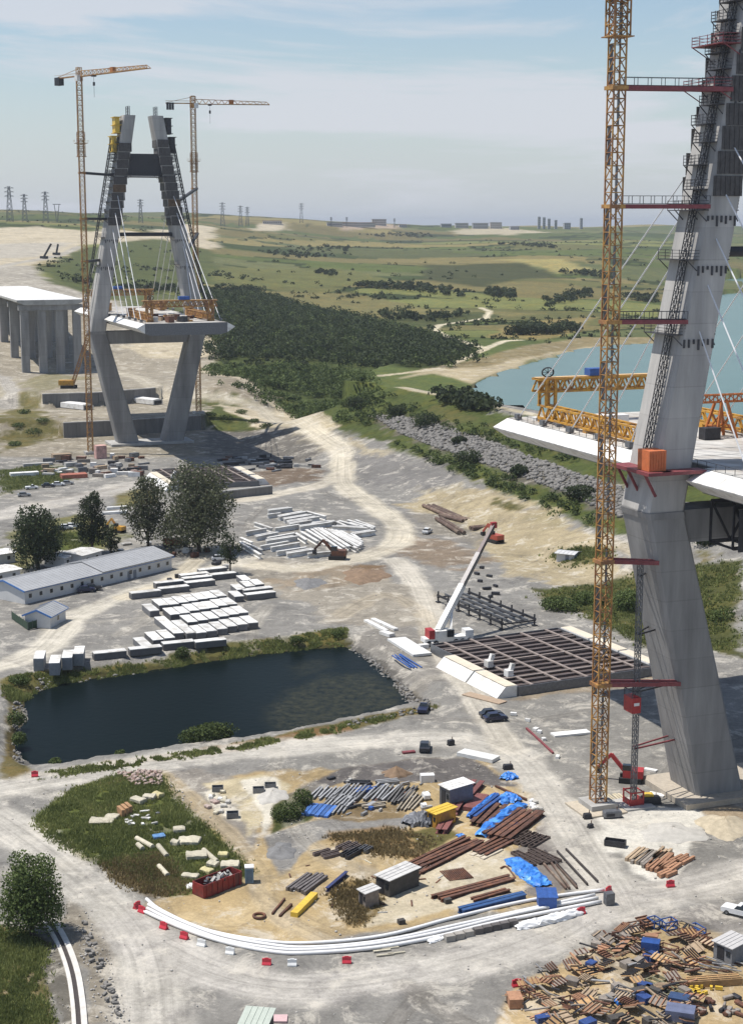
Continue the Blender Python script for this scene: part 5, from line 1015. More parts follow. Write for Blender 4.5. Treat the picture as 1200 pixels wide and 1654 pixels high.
wood('woodland', [fp], [4300], 1.5, 4.8, WOODL, 'dense dark woodland on the slope behind the towers', 34, 1.3, 1.25, .0, 5); wood('light_woodland', [fp], [900], 1.5, 4.2, LEAF, 'lighter green crowns mixed through the dark woodland', 34, 1.2, 1.35, .3, 6); wood('scrub', [fp2, fp3], [1250, 240], 1.2, 3.4, LEAF, 'dark scrub between the woodland and the dam', 40, 1.0, gap=.43, jit=3)
hedges = [[(560, 463), (640, 470), (745, 480), (735, 468), (620, 458)], [(610, 508), (680, 512), (760, 508), (700, 520), (630, 518)], [(820, 540), (930, 536), (935, 528), (850, 530)], [(780, 478), (830, 484), (825, 472), (790, 470)], [(430, 410), (560, 398), (570, 408), (470, 420)], [(880, 500), (960, 480), (950, 470), (880, 485)], [(700, 640), (770, 652), (800, 668), (750, 660)], [(500, 440), (540, 447), (545, 441)], [(800, 395), (900, 402), (890, 396)], [(345, 470), (420, 476), (410, 468)], [(900, 440), (990, 452), (985, 442)], [(1000, 480), (1060, 490), (1060, 478)], [(560, 380), (700, 385), (690, 378)], [(95, 452), (200, 474), (340, 476), (340, 470), (200, 466)]]
wood('dam_scrub', [GP([(560, 640), (640, 650), (760, 690), (860, 715), (1000, 745), (1000, 770), (860, 735), (740, 705), (620, 675), (560, 670)]), GP([(640, 715), (740, 752), (830, 786), (930, 822), (960, 850), (900, 826), (800, 790), (700, 752)]), GP([(540, 640), (600, 640), (620, 690), (560, 690)])], [170, 110, 60], .8, 2.4, LEAF, 'low green scrub along the dam face', 40, .7, .9)
hp = [GP(h_) for h_ in hedges]; wood('far_hedgerows', hp, [130, 60, 110, 60, 70, 60, 60, 20, 60, 50, 60, 60, 70, 90], 1.8, 4.0, WOODL, 'far dark hedgerows and copses across the fields', 34, 2.0)
hi = np.concatenate(HEDGE); hi = hi[(fbm(gx[hi], gy[hi], 160, 5) > .42) & (veg[hi] > .6)]; hi = rng.choice(hi, min(1500, len(hi)), replace=False)
def point_wood(name, P, r0, r1, m, label, per, leaf):
    zz = height(P[:, 0], P[:, 1]); c = np.repeat(np.c_[P, zz], per, 0); R = np.repeat(rng.uniform(r0, r1, len(P)), per)[:, None]; d = rng.normal(0, 1, (len(c), 3)); d /= np.linalg.norm(d, axis=1)[:, None]; d[:, 2] = np.abs(d[:, 2]); pts = c + d * R * rng.uniform(.6, 1.05, (len(c), 1)); tint = np.clip(np.repeat(rng.normal(.4, .25, len(P)), per) + rng.normal(0, .15, len(c)), 0, 1); V, F = leaves(pts, d, leaf, .5); return tag(foliage(name, V, F, m, tint), label, None, None, 'stuff')
point_wood('field_hedges', np.c_[gx[hi], gy[hi]] + rng.normal(0, 4, (len(hi), 2)), 1.2, 3.4, WOODL, 'thin hedges between the far fields', 22, 1.5)
for k, (u, v) in enumerate(((823, 541), (835, 541), (847, 541), (860, 541), (874, 540), (888, 540), (900, 539))): shrub(G(u, v), 4.5, 4.5, 7, 'round dark tree in the row on the lake shore', LEAF_D, 260, 1.4, 'shore tree row')
for u, v, rx, h, lab in ((755, 752, 5.2, 5.5, 'dark round bush at the foot of the dam right of the excavator'), (838, 768, 3.6, 3.6, 'round bush by the white tank'), (935, 806, 5.2, 4.4, 'wide dark bush on the riprap left of the orange crane mast'), (1140, 878, 4.2, 4.4, 'round bush right of the near tower leg'), (690, 688, 6.0, 5.5, 'dark bush on the upper dam slope'), (640, 672, 4.5, 4.5, 'smaller dark bush left on the upper dam slope'), (742, 716, 3.0, 2.6, 'small bush on the riprap slope'), (575, 660, 5, 5, 'bushy clump at the left end of the dam'), (880, 655, 6, 4.5, 'bush by the lake behind the deck tip')): shrub(G(u, v), rx, rx * .85, h, lab, LEAF_D, 1100, .75)
# trees of the site camp
tree(g(62, 918), 17, 8.5, 'big dark leafy tree at the left edge behind the barracks', LEAF_D, 9500, .6, .5, .02, .36, 17)
tree(g(150, 893), 17.5, 5.6, 'tall dark tree in the middle left of the camp', LEAF_D, 6500, .52, .4, .06, .36, 13)
tree(g(180, 897), 8.5, 3.0, 'small dark tree right beside the tall camp tree', LEAF_D, 1500, .5, .22, .05)
tree(g(240, 885), 21, 8.2, 'airy grey-green tree, left of the two big camp trees', LEAF_P, 7000, .6, .42, .06, .36, 14); tree(g(322, 892), 25, 12.5, 'largest grey-green tree standing left of the beam yard', LEAF_P, 14000, .66, .6, .04, .33, 20)
tree(g(372, 928), 11.5, 4.0, 'slim dark tree between the barracks and the beam yard', LEAF_D, 2000, .45, .25, .2, .4, 8)
tree(g(52, 1512), 10.8, 5.0, 'dense round green tree in the lower left corner', LEAF, 15000, .32, .3, .05, .3, 20)
# pond side shrubs
shrub(g(335, 1198, -1), 5.2, 2.8, 3.4, 'big dense green bush on the near bank of the pond', LEAF, 3600, .42)
for u, v, rx, h, lab in ((28, 1170, 1.9, 2.6, 'pale bush on the left bank of the pond, upper'), (32, 1200, 1.7, 2.0, 'pale bush on the left bank of the pond, lower'), (195, 1222, 1.0, 1.2, 'tiny bush on the near pond bank'), (90, 1236, 1.3, 1.3, 'low bush at the left corner of the near pond bank'), (295, 1060, 2.0, 2.0, 'dark green bush on the far pond bank under the boxes'), (480, 1038, 1.8, 1.6, 'small bush on the far pond bank, middle'), (545, 1028, 2.2, 1.6, 'bush at the right end of the far pond bank'), (30, 1105, 2.4, 1.8, 'bush at the upper left corner of the pond')): shrub(g(u, v, -.8), rx, rx * .8, h, lab, LEAF, 900, .32)
shrub(g(465, 1320), 3.0, 2.2, 2.2, 'low green thicket between white sand and blue panels in the yard', LEAF, 2600, .28); shrub(g(490, 1300), 1.8, 1.5, 2.6, 'upright green bush left of the blue panels in the yard', LEAF, 1300, .28)
for u, v, rx, h, lab in ((905, 985, 5, 3.2, 'green thicket left behind the orange crane mast'), (1010, 985, 4.2, 5.2, 'tall bush right behind the orange crane mast'), (955, 975, 5, 3.0, 'low thicket behind the orange crane mast'), (1170, 1010, 5, 4, 'green thicket at the right edge behind the tower leg')): shrub(g(u, v), rx, rx * .7, h, lab, LEAF, 1900, .5)
for u, v, rx, h in ((340, 672, 3, 2), (365, 678, 3.5, 2.4), (390, 668, 3, 2), (410, 682, 2.6, 1.6), (430, 690, 3, 1.8), (30, 690, 3, 2), (55, 700, 4, 2.4), (70, 682, 3, 2), (40, 668, 3, 2), (25, 720, 3, 2)): shrub(G(u, v), rx, rx, h, 'low wild bush on the rough ground beside the distant tower', LEAF, 420, .55, 'wild bushes around the distant tower')
# grass
def blades(name, polys, n_, h0, h1, m, label, w=.09, soft=.7, gate=.3):
    P = np.concatenate([inside(pl, k) for pl, k in zip(polys, n_)]); P = P + rng.normal(0, soft, P.shape); k = fbm(P[:, 0], P[:, 1], 3, 4) > gate; P = P[k]; z = height(P[:, 0], P[:, 1]); n3 = 3; c = np.repeat(np.c_[P, z], n3, 0) + np.c_[rng.normal(0, .12, (len(P) * n3, 2)), np.zeros(len(P) * n3)]
    hh = np.repeat(rng.uniform(h0, h1, len(P)) * (.5 + fbm(P[:, 0], P[:, 1], 5, 8)), n3); a = rng.uniform(0, 6.28, len(c)); s = np.c_[np.cos(a), np.sin(a), 0 * a] * w * (.6 + hh[:, None]); tip = c + np.c_[rng.normal(0, .3, (len(c), 2)) * hh[:, None], hh]
    V = np.stack([c - s, c + s, tip], 1).reshape(-1, 3); tint = np.clip(np.repeat(fbm(P[:, 0], P[:, 1], 6, 14), n3) * 1.1 - .05 + rng.normal(0, .14, len(c)), 0, 1); return tag(foliage(name, V, np.arange(len(V)).reshape(-1, 3), m, tint), label, None, None, 'stuff')
gp = GP([(58, 1325), (120, 1275), (200, 1250), (262, 1256), (280, 1292), (345, 1350), (405, 1410), (330, 1440), (270, 1442), (165, 1393), (85, 1358)])
blades('tall_grass', [gp, GP([(-20, 1500), (40, 1510), (70, 1530), (60, 1600), (90, 1660), (-20, 1660)])], [26000, 7000], .15, .55, GRASSM, 'tall green weeds on the lower left plots')
blades('dry_grass', [GP([(170, 1395), (260, 1378), (310, 1438), (250, 1448), (200, 1425)]), GP([(535, 1350), (640, 1340), (700, 1355), (680, 1385), (620, 1382), (545, 1368)]), GP([(535, 1445), (590, 1418), (615, 1440), (600, 1485), (565, 1495)])], [4000, 2600, 1600], .2, .6, DRYG, 'dry brownish weeds in the yard')
bk1 = GP([(10, 1095), (60, 1087), (230, 1064), (420, 1034), (560, 1014), (562, 1034), (480, 1044), (350, 1060), (200, 1083), (100, 1098), (40, 1116), (12, 1128)]); bk2 = GP([(60, 1250), (200, 1230), (380, 1204), (560, 1170), (690, 1145), (710, 1138), (560, 1180), (380, 1212), (200, 1240), (60, 1258)])
blades('bank_grass', [bk1, bk2], [15000, 6000], .15, .62, GRASSM, 'green and yellow growth along the pond banks', .13, .5, .46)
blades('rough_grass', [GP([(870, 955), (960, 947), (1040, 942), (1190, 962), (1190, 1050), (1045, 1045), (960, 1002), (885, 974)]), GP([(890, 892), (945, 885), (980, 890), (970, 910), (920, 912)]), GP([(0, 762), (60, 752), (108, 758), (118, 774), (40, 788), (0, 798)]), GP([(75, 864), (150, 858), (158, 878), (92, 888)])], [9000, 1800, 3000, 2500], .2, .7, GRASSM, 'rough grass on unused corners of the site', .16, 1.6, .42)
# stones
STONE = mat('riprap_stone', (.19, .18, .165), .9, var=.25, scale=1.5, bump=.3); PINK = mat('rubble_pinkish', (.40, .32, .28), .9, var=.3, scale=2.5, col2=(.28, .18, .15), scale2=1.0)
ico = np.array([(0, 0, 1)] + [(.894 * math.cos(a), .894 * math.sin(a), .447) for a in np.arange(5) * 1.2566] + [(.894 * math.cos(a), .894 * math.sin(a), -.447) for a in np.arange(5) * 1.2566 + .628] + [(0, 0, -1)]); icf = np.array([(0, i, i % 5 + 1) for i in range(1, 6)] + [(i, i + 5, i % 5 + 1) for i in range(1, 6)] + [(i % 5 + 1, i + 5, i % 5 + 6) for i in range(1, 6)] + [(i + 5, 11, i % 5 + 6) for i in range(1, 6)])
def stones(name, polys, n_, s0, s1, m, label, sink=.3):
    P = np.concatenate([inside(pl, k) for pl, k in zip(polys, n_)]); z = height(P[:, 0], P[:, 1]); k = len(P); s = s0 + (s1 - s0) * rng.uniform(0, 1, (k, 1, 1)) ** 2; V = ico[None] * s * rng.uniform(.6, 1.2, (k, 1, 3)) * rng.uniform(.8, 1.15, (k, 12, 1)); a = rng.uniform(0, 6.28, k); c_, s_ = np.cos(a)[:, None], np.sin(a)[:, None]; V = np.stack([V[..., 0] * c_ - V[..., 1] * s_, V[..., 0] * s_ + V[..., 1] * c_, V[..., 2] * .75], -1) + np.c_[P, z + s[:, 0, 0] * sink][:, None]
    return tag(link(name, np_mesh(name, V.reshape(-1, 3), (icf[None] + np.arange(k)[:, None, None] * 12).reshape(-1, 3), m)), label, None, None, 'stuff')
stones('riprap', [GP([(600, 670), (680, 678), (760, 702), (860, 740), (1000, 788), (1250, 858), (1250, 888), (1000, 836), (930, 804), (840, 770), (740, 736), (640, 698)])], [5200], .35, 1.1, STONE, 'grey riprap stones on the dam face')
stones('bank_stones', [GP([(570, 1035), (612, 1058), (672, 1112), (698, 1140), (668, 1132), (610, 1072), (566, 1046)]), GP([(60, 1090), (230, 1072), (480, 1044), (550, 1038), (552, 1044), (350, 1064), (200, 1086), (60, 1112)]), GP([(20, 1120), (45, 1125), (35, 1225), (20, 1230)]), GP([(560, 1168), (690, 1140), (700, 1146), (560, 1176)])], [420, 420, 140, 90], .15, .55, STONE, 'pale stones along the pond edge')
stones('rubble_heap', [GP([(190, 1250), (225, 1243), (262, 1246), (262, 1268), (220, 1270)])], [260], .15, .5, PINK, 'pinkish broken rubble at the top of the weedy plot', .6)
stones('loose_stones', [GP([(-20, 1250), (1220, 1190), (1220, 1700), (-20, 1700)]), GP([(130, 1450), (180, 1540), (215, 1654), (160, 1654), (120, 1500)]), GP([(400, 900), (1000, 860), (1100, 1100), (600, 1060)]), GP([(270, 1250), (330, 1320), (400, 1390), (370, 1400), (290, 1320)])], [900, 200, 500, 90], .05, .2, mat('loose_stone', (.40, .38, .35), .95, var=.2), 'loose stones strewn over the site ground')
# spoil heaps (real mounds)
def heap(u, v, rx, ry, h, m, label, name='soil_heap', rz=0.0, cat='heap'):
    nu, nv = 28, 9; V = []; ph = random.uniform(0, 6)
    for j in range(nv + 1):
        f = j / nv
        for i in range(nu):
            a = 2 * math.pi * i / nu; k = 1 + .13 * math.sin(3 * a + ph) + .09 * math.sin(7 * a + 2 * ph) + random.uniform(-.05, .05); V.append((math.cos(a) * rx * f * k, math.sin(a) * ry * f * k, h * (1 - f) ** 1.0 * (1 - .25 * math.sin(5 * a + ph) * f) * (1 + random.uniform(-.1, .1)) - (.15 if j == nv else 0)))
    mb = MB(); mb.poly(V, [(j * nu + i, (j + 1) * nu + i, (j + 1) * nu + (i + 1) % nu, j * nu + (i + 1) % nu) for j in range(nv) for i in range(nu)]); p = G(u, v) if v < 735 else g(u, v); return tag(mb.build(name, m, None, p, rz, True), label, cat)
SOILB = mat('soil_brown', (.20, .135, .085), .95, var=.3, scale=.8, bump=.5); SOILG = mat('soil_grey', (.17, .168, .165), .95, var=.25, scale=.8, bump=.5); SOILL = mat('soil_lime', (.43, .41, .37), .95, var=.15, scale=1.0, bump=.4); SOILS = mat('soil_sand', (.42, .36, .26), .95, var=.25, scale=.8, bump=.5)
for a in ((590, 930, 6, 9, 1.6, SOILB, 'low brown soil heap below the round beam yard'), (500, 942, 4, 6, 1.2, SOILG, 'dark grey gravel heap left of the brown soil'), (640, 1250, 2.4, 1.8, 1.3, SOILB, 'small brown soil heap behind the steel profiles'), (440, 1285, 2.6, 4.0, .8, SOILL, 'white lime heap on the road side of the yard'), (1085, 1345, 5, 4, 1.0, SOILL, 'cream white heap right of the crane base'), (455, 1375, 2.2, 3.4, .8, SOILG, 'grey gravel heap in the middle of the yard'), (1050, 905, 6, 5, 2.0, SOILS, 'sandy heap behind the tower crane'), (640, 745, 10, 9, 1.5, SOILG, 'flat grey gravel heap near the red excavator'), (1170, 1335, 4, 5, 1.5, SOILS, 'sandy mound at the foot of the near tower leg')): heap(*a)
# ================================================================= FAR THINGS ON THE HORIZON
PYL = mat('pylon_steel', (.14, .15, .16), .6, .3, var=.1)
for u, v0, v1, yy in ((17, 356, 302, 0), (41, 356, 314, 0), (75, 356, 310, 0), (93, 356, 330, 1), (228, 358, 322, 0), (360, 364, 327, 0), (389, 364, 332, 0), (400, 364, 334, 0), (487, 358, 328, 0), (535, 364, 350, 0), (560, 365, 350, 0), (637, 366, 352, 0)):
    p = G(u, v0 + 2); h = (v0 - v1) * p.y / F_PX + 1; mb = MB(); w = h * .09
    if yy:
        for s in (-1, 1): mb.bar((s * w * .3, 0, 0), (s * w * 1.6, 0, h), .9)
        mb.bar((-w * 2.6, 0, h), (w * 2.6, 0, h), 1.0); mb.bar((-w, 0, h * .6), (w, 0, h * .6), .7)
    else:
        for sx in (-1, 1):
            for sy in (-1, 1): mb.bar((sx * w, sy * w, 0), (sx * w * .25, sy * w * .25, h), .55)
        for k in range(7):
            f0, f1 = k / 7, (k + 1) / 7; a0_, a1_ = w * (1 - .75 * f0), w * (1 - .75 * f1)
            for s in (-1, 1): mb.bar((-s * a0_, -a0_, h * f0), (s * a1_, -a1_, h * f1), .35); mb.bar((-s * a0_, a0_, h * f0), (s * a1_, a1_, h * f1), .35)
    root = empty('transmission_pylon', p, 0, '%s steel transmission pylon on the skyline, %s' % ('Y-shaped' if yy else 'lattice', {17: 'leftmost of all', 41: 'second from the left edge', 75: 'third from the left edge', 93: 'fourth from the left edge', 228: 'seen through the distant tower legs', 360: 'just right of the distant tower', 389: 'left of a close pair', 400: 'right of a close pair', 487: 'alone on a green hilltop', 535: 'small, left of the long building', 560: 'small, above the long building', 637: 'small, right of the long building'}[u]), 'pylon'); mb.build('mast', PYL, root)
    if not yy:
        for f in (.72, .84, .95): mb = MB(); mb.bar((-w * 1.5, 0, h * f), (w * 1.5, 0, h * f), .7); mb.bar((-w * 1.5, 0, h * f), (0, 0, h * (f + .05)), .4); mb.bar((w * 1.5, 0, h * f), (0, 0, h * (f + .05)), .4); mb.build('cross_arm', PYL, root)
FARW = mat('far_wall', (.50, .47, .44), .9, var=.1, scale=.05); FARR = mat('far_roof', (.36, .2, .15), .9, var=.1); FARG = mat('far_grey', (.36, .37, .38), .9, var=.1)
for k, (u, v, wpx, hpx, m, rm, lab) in enumerate(((440, 362, 30, 5, FARW, FARR, 'low reddish roofed building on the left skyline'), (570, 366, 70, 6, FARW, FARR, 'long low building on the skyline'), (612, 364, 22, 9, FARW, FARG, 'square pale building at the end of the long one'), (540, 365, 24, 5, FARW, FARG, 'small pale building left of the long one'), (720, 367, 16, 5, FARG, FARG, 'small grey building on the skyline, left of three'), (745, 368, 20, 7, FARW, FARG, 'pale building on the skyline, middle of three'), (775, 369, 24, 8, FARG, FARG, 'grey block on the skyline, right of three'), (800, 369, 18, 9, FARW, FARG, 'white block with flat roof on the skyline'), (830, 371, 14, 5, FARG, FARG, 'low grey building on the right skyline'), (870, 370, 4, 18, FARG, FARG, 'slim tower block on the skyline, first of the cluster'), (878, 370, 4, 17, FARG, FARG, 'slim tower block on the skyline, second of the cluster'), (886, 370, 4, 15, FARG, FARG, 'slim tower block on the skyline, third of the cluster'), (897, 370, 4, 13, FARG, FARG, 'slim tower block on the skyline, fourth of the cluster'), (915, 370, 10, 9, FARG, FARG, 'broad block on the skyline left of the crane mast'), (938, 370, 4, 16, FARG, FARG, 'slim tower block on the skyline close to the crane mast'), (650, 367, 12, 4, FARW, FARR, 'tiny house on the skyline'))):
    p = G(u, v); s = p.y / F_PX; w, h = wpx * s, hpx * s; d = min(w, 20); root = empty('far_building', p, .1, lab, 'building'); mb = MB(); mb.box((0, 0, h / 2 - 1), (w, d, h + 2)); mb.build('wall', m, root); mb = MB(); mb.box((0, 0, h + .5), (w * 1.04, d * 1.06, max(.8, h * .12))); mb.build('roof', rm, root)
    nw = max(2, int(wpx / 3)); fl = max(1, int(hpx / 3)); wm = MB(); wm.box((0, 0, 0), (w / nw * .5, .3, h / fl * .45)); wm = wm.mesh('window', GLASS)
    for i in range(nw):
        for j in range(fl): link('window', wm, root, (-w / 2 + w * (i + .5) / nw, -d / 2 - .1, h * (j + .5) / fl))
# two tilted rig booms on the far left cut
for u, v, du, dv, lab in ((72, 418, 12, -20, 'dark slanting rig mast on the cut, left of two'), (92, 412, 3, -14, 'dark slanting rig mast on the cut, right of two')):
    p = G(u, v); s = p.y / F_PX; mb = MB(); mb.bar((0, 0, 2), (du * s, 0, -dv * s + 2), 1.6); mb.box((0, 0, 1.2), (7, 3.5, 2.4)); o = mb.build('drill_rig', STEEL_D, None, p); tag(o, lab, 'drill rig')
# crawler crane with lattice boom by the far tower
p = G(112, 627); root = empty('crawler_crane', p, 0, 'orange crawler crane leaning its boom toward the left far mast', 'crane'); mb = MB(); mb.box((0, -2.2, .7), (7, 1.1, 1.4)); mb.build('track', RUBBER, root); mb = MB(); mb.box((0, 2.2, .7), (7, 1.1, 1.4)); mb.build('track', RUBBER, root); mb = MB(); mb.box((-1, 0, 2.6), (7, 4, 2.4)); mb.build('body', YELLOW, root); mb = MB(); lattice(mb, (2, 0, 2.5), (11, 0, 28), 1.4, 2, .3); mb.build('boom', ORANGE, root)
def machine(name, label, cat, u, v, size, rz, m):
    p = g(u, v); L_, w, h = size; root = empty(name, p, rz, label, cat)
    for s in (-1, 1): mb = MB(); mb.box((0, s * w * .38, .1), (L_ * 1.05, .14, .2)); mb.build('skid', STEEL_D, root)
    mb = MB(); loft(mb, [octa(0, 0, L_ * f, w * f, z, .1) for f, z in ((1, .2), (1, h * .8), (.9, h))]); mb.build('body', m, root)
    mb = MB(); mb.box((-L_ * .15, -w / 2 - .02, h * .5), (L_ * .45, .05, h * .4)); mb.build('grille', STEEL_D, root); mb = MB(); mb.tube([(L_ * .3, w * .2, h), (L_ * .3, w * .2, h + .45)], .07, 8); mb.build('exhaust', RUST, root); return root
# ================================================================= THE MIDDLE OF THE SITE
TANK = mat('tank_white', (.7, .7, .69), .5, var=.08)
p = g(824, 790); root = empty('water_tank', p, 0, 'white plastic tank at the foot of the dam', 'tank'); mb = MB(); mb.tube([(0, 0, 0), (0, 0, 2.4)], 1.3, 16); mb.build('shell', TANK, root); mb = MB(); mb.tube([(0, 0, 2.4), (0, 0, 2.75), (0, 0, 2.9)], [1.3, .8, .3], 16); mb.build('lid', TANK, root)
PIPEB = mat('pipe_brown', (.13, .085, .065), .75, .2, var=.3, scale=1, rnd=.35, col2=(.2, .15, .11)); PIPED = mat('pipe_dark', (.05, .042, .04), .7, .2, var=.3, rnd=.2)
for a, b, n_, lab in (((690, 813), (738, 833), 3, 'long brown pipe of the upper left row by the sand slope'), ((735, 812), (772, 826), 2, 'brown pipe of the upper middle pair by the sand slope'), ((752, 826), (806, 850), 2, 'brown pipe of the long pair beside the boom tip'), ((705, 833), (748, 858), 2, 'brown pipe of the lower left pair by the grey apron'), ((715, 828), (755, 838), 3, 'short dark pipe in the middle of the pipe store'), ((760, 850), (800, 846), 2, 'short brown pipe lying near the red machine')): bars('steel_pipe', lab, 'pipe', lab + ' group', a, b, n_, 1.5, 1, 1.15, PIPEB, 'pipe', .3)
bars('steel_pipe', 'black pipe of the triple stack alone on the sand', 'pipe', 'triple black pipe stack', (843, 852), (885, 841), 3, 1.3, 1, 1.25, PIPED, 'pipe', .1)
bars('steel_pile', 'dark steel pile lying near the red excavator', 'pile', 'dark piles near the excavator', (640, 775), (700, 768), 4, 1.6, 1.0, .6, PIPED, 'I', .4); bars('steel_pile', 'dark steel pile in the upper row right of the red excavator', 'pile', 'upper dark piles', (690, 764), (740, 757), 3, 2.0, 1.0, .6, PIPED, 'I', .4); bars('steel_pile', 'rusty steel pile lying below the dam foot right', 'pile', 'rusty piles below the dam', (735, 776), (770, 768), 2, 2, 1.2, .5, RUST, 'I', .3)
# rack of long steel frames
p0, p1 = g(706, 972), g(812, 1018); d = (p1 - p0); L_ = d.length; rz = math.atan2(d.y, d.x); root = empty('steel_rack', p0, rz, 'black steel rack of long rails standing beside the boom foot', 'rack')
for k in range(5): mb = MB(); mb.box((L_ / 2, k * 2.1, 1.6), (L_, .3, .5)); mb.build('rail', STEEL_D if k in (0, 4) else STEEL_G, root)
for x in np.linspace(.5, L_ - .5, 7):
    mb = MB(); mb.box((x, 4.2, 1.2), (.3, 9, .3)); mb.build('cross_member', STEEL_D, root)
    for y in (0, 8.4): mb = MB(); mb.box((x, y, 1.3), (.28, .28, 2.7)); mb.box((x, y, .1), (1.2, 1.0, .2)); mb.build('post', STEEL_D, root)
for k, (u, v) in enumerate(((775, 940), (790, 932), (800, 948), (786, 952), (770, 928), (800, 960), (778, 918), (792, 965))): px_box('steel_block', 'small dark steel block on the gravel behind the long rack', 'block', u, v, (random.uniform(1, 2.4), random.uniform(.6, 1), .6), random.uniform(0, 3), STEEL_D, 'dark blocks behind the rack')
bars('concrete_slab', 'long thin white slab at the right end of the pond', 'slab', 'thin white slabs at the pond end', (596, 999), (633, 1017), 2, 2.2, 1.1, .5, WHITE, 'box', .3); bars('concrete_slab', 'wide flat white slab on the pond-side bank', 'slab', None, (640, 1030), (682, 1056), 1, 1, 4.2, .5, mat('slab_pale', (.6, .6, .58), .8, var=.12), 'box', 0)
px_box('concrete_slab', 'broken white slab piece above the wide flat slab', 'slab', 625, 1026, (3.5, 1.6, .7), -.9, WHITE); bars('blue_pipe', 'thin blue pipe lying on the pond-side bank', 'pipe', 'blue pipes by the pond', (640, 1056), (672, 1078), 4, .7, .3, .3, BLUE, 'pipe', .3)
px_box('concrete_slab', 'white slab leaning at the wide slab end', 'slab', 684, 1047, (2.0, 1.2, .9), .4, WHITE); px_box('concrete_slab', 'orange brown plate on the ground before the fairing', 'plate', 782, 1128, (9, 2.4, .15), -.75, mat('plate_tan', (.36, .27, .19), .9, var=.15))
bars('concrete_slab', 'clean white slab lying beside the near crane mast', 'slab', None, (892, 1186), (950, 1180), 1, 1, 2.0, .35, WHITE, 'box', 0); bars('concrete_slab', 'white slab lying on the road bend above the blue tarpaulin', 'slab', None, (744, 1212), (801, 1224), 1, 1, 2.6, .6, mat('slab_pale', (0, 0, 0)), 'box', 0)
for u, v in ((829, 1155), (852, 1165), (865, 1180), (871, 1184), (878, 1196), (900, 1225)): px_box('white_block', 'small white block beside the thin red steel strip', 'block', u, v, (random.uniform(.7, 1.3), random.uniform(.5, .9), .5), random.uniform(0, 3), WHITE, 'white blocks by the strip')
bars('steel_strip', 'thin red brown steel strip on the gravel', 'strip', None, (850, 1175), (893, 1215), 1, 1, .35, .3, DRED, 'box', 0); machine('pump_unit', 'small dark pump on the road edge by the slab', 'pump', 728, 1204, (1.2, .8, 1.0), .5, STEEL_D); machine('generator', 'small dark generator above the blue tarpaulin', 'generator', 820, 1243, (1.6, .9, .9), .2, STEEL_D)
px_box('steel_plate', 'small flat plate on the road above the profiles', 'plate', 660, 1216, (2.2, .8, .3), .3, DRED)
# passenger hoist beside the tower leg
hb = g(1022, 1300); root = empty('passenger_hoist', hb, BRZ, 'slim lattice hoist mast with a red cage beside the near leg', 'hoist')
mb = MB(); lattice(mb, (0, 0, 0), (0, 0, 38), .65, 1.0, .11); mb.build('mast', STEEL_G, root); mb = MB(); mb.box((-.9, -.4, 16.4), (1.5, 2.6, 2.4)); cg = mb.build('cage', RED, root); mb = MB()
for x in (-1.6, -.2):
    for y in (-1.6, .8): mb.bar((x, y, 17.6), (x, y, 18.7), .1)
mb.bar((-1.6, -1.6, 18.7), (-.2, -1.6, 18.7), .1); mb.bar((-1.6, .8, 18.7), (-.2, .8, 18.7), .1); mb.bar((-1.6, -1.6, 18.7), (-1.6, .8, 18.7), .1); mb.build('cage_rail', GUARD, cg)
mb = MB(); mb.box((-.9, -1.72, 16.6), (.9, .05, .45)); mb.build('sign_plate', WHITE, cg); mb = MB(); 
for sx in (-1, 1):
    for sy in (-1, 1): mb.box((sx * 1.1, sy * 1.1, 1.3), (.2, .2, 2.4))
    mb.box((sx * 1.1, 0, .7), (.08, 2.1, 1.1)); mb.box((sx * 1.1, 0, 2.3), (.12, 2.1, .2)); mb.box((0, sx * 1.1, 2.3), (2.1, .12, .2))
mb.box((0, -1.1, .7), (2.1, .08, 1.1)); mb.build('base_enclosure', RED, root); mb = MB(); mb.box((0, 0, .15), (5, 5, .3)); mb.build('base_slab', CONC_L, root)
for z in (9, 18, 27, 36): mb = MB(); q = Matrix.Rotation(-BRZ, 3, 'Z') @ (NEAR - BT * (leg_x(z) + leg_w(z) / 2 - .1) + Vector((0, 0, z)) - hb); mb.bar((0, 0, z), (q.x, q.y, z), .22); mb.bar((.3, 1, z), (q.x, q.y + 2, z), .2); mb.build('wall_tie', DRED if z == 9 else STEEL_D, root)
# crane base surroundings
px_box('concrete_pad', 'tan concrete pad under the near crane mast', 'pad', 962, 1306, (7, 7, .25), BRZ, mat('pad_tan', (.46, .40, .31), .9, var=.15)); machine('generator', 'dark generator box in front of the near crane base', 'generator', 988, 1320, (2.8, 1.2, 1.1), .2, STEEL_G); machine('pump_unit', 'black pump left in front of the crane base', 'pump', 948, 1322, (1.2, .8, .8), .2, STEEL_D); machine('pump_unit', 'small black pump below the crane base corner', 'pump', 953, 1337, (.9, .6, .6), .6, STEEL_D)
bars('timber_plank', 'pale plank lying beside the hoist base', 'plank', 'planks by the hoist', (985, 1282), (1008, 1300), 6, .55, .35, .12, mat('plank_pale', (.48, .42, .30), .9, var=.2, rnd=.2), 'box', .4)
for u, v, s in ((1062, 1262, (3.2, 1.4, .3)), (1072, 1275, (3.5, 1.6, .3)), (1060, 1285, (2.6, 1.2, .3)), (1050, 1245, (2.2, 1.0, .3))): px_box('white_sheet', 'white panel lying between the hoist and the near leg', 'panel', u, v, s, -.6, WHITE, 'white panels by the near leg')
machine('compressor', 'black machine with yellow hood beside the hoist base', 'compressor', 1050, 1298, (3.0, 1.4, 1.2), .1, STEEL_D); px_box('machine_hood', 'yellow hood on the black machine by the hoist', 'hood', 1046, 1297, (1.4, 1.2, .35), .1, BRIGHT_Y, None, 1.2)
root = empty('steel_trough', g(993, 1366), -.35, 'dark open steel trough on the white ground', 'trough')
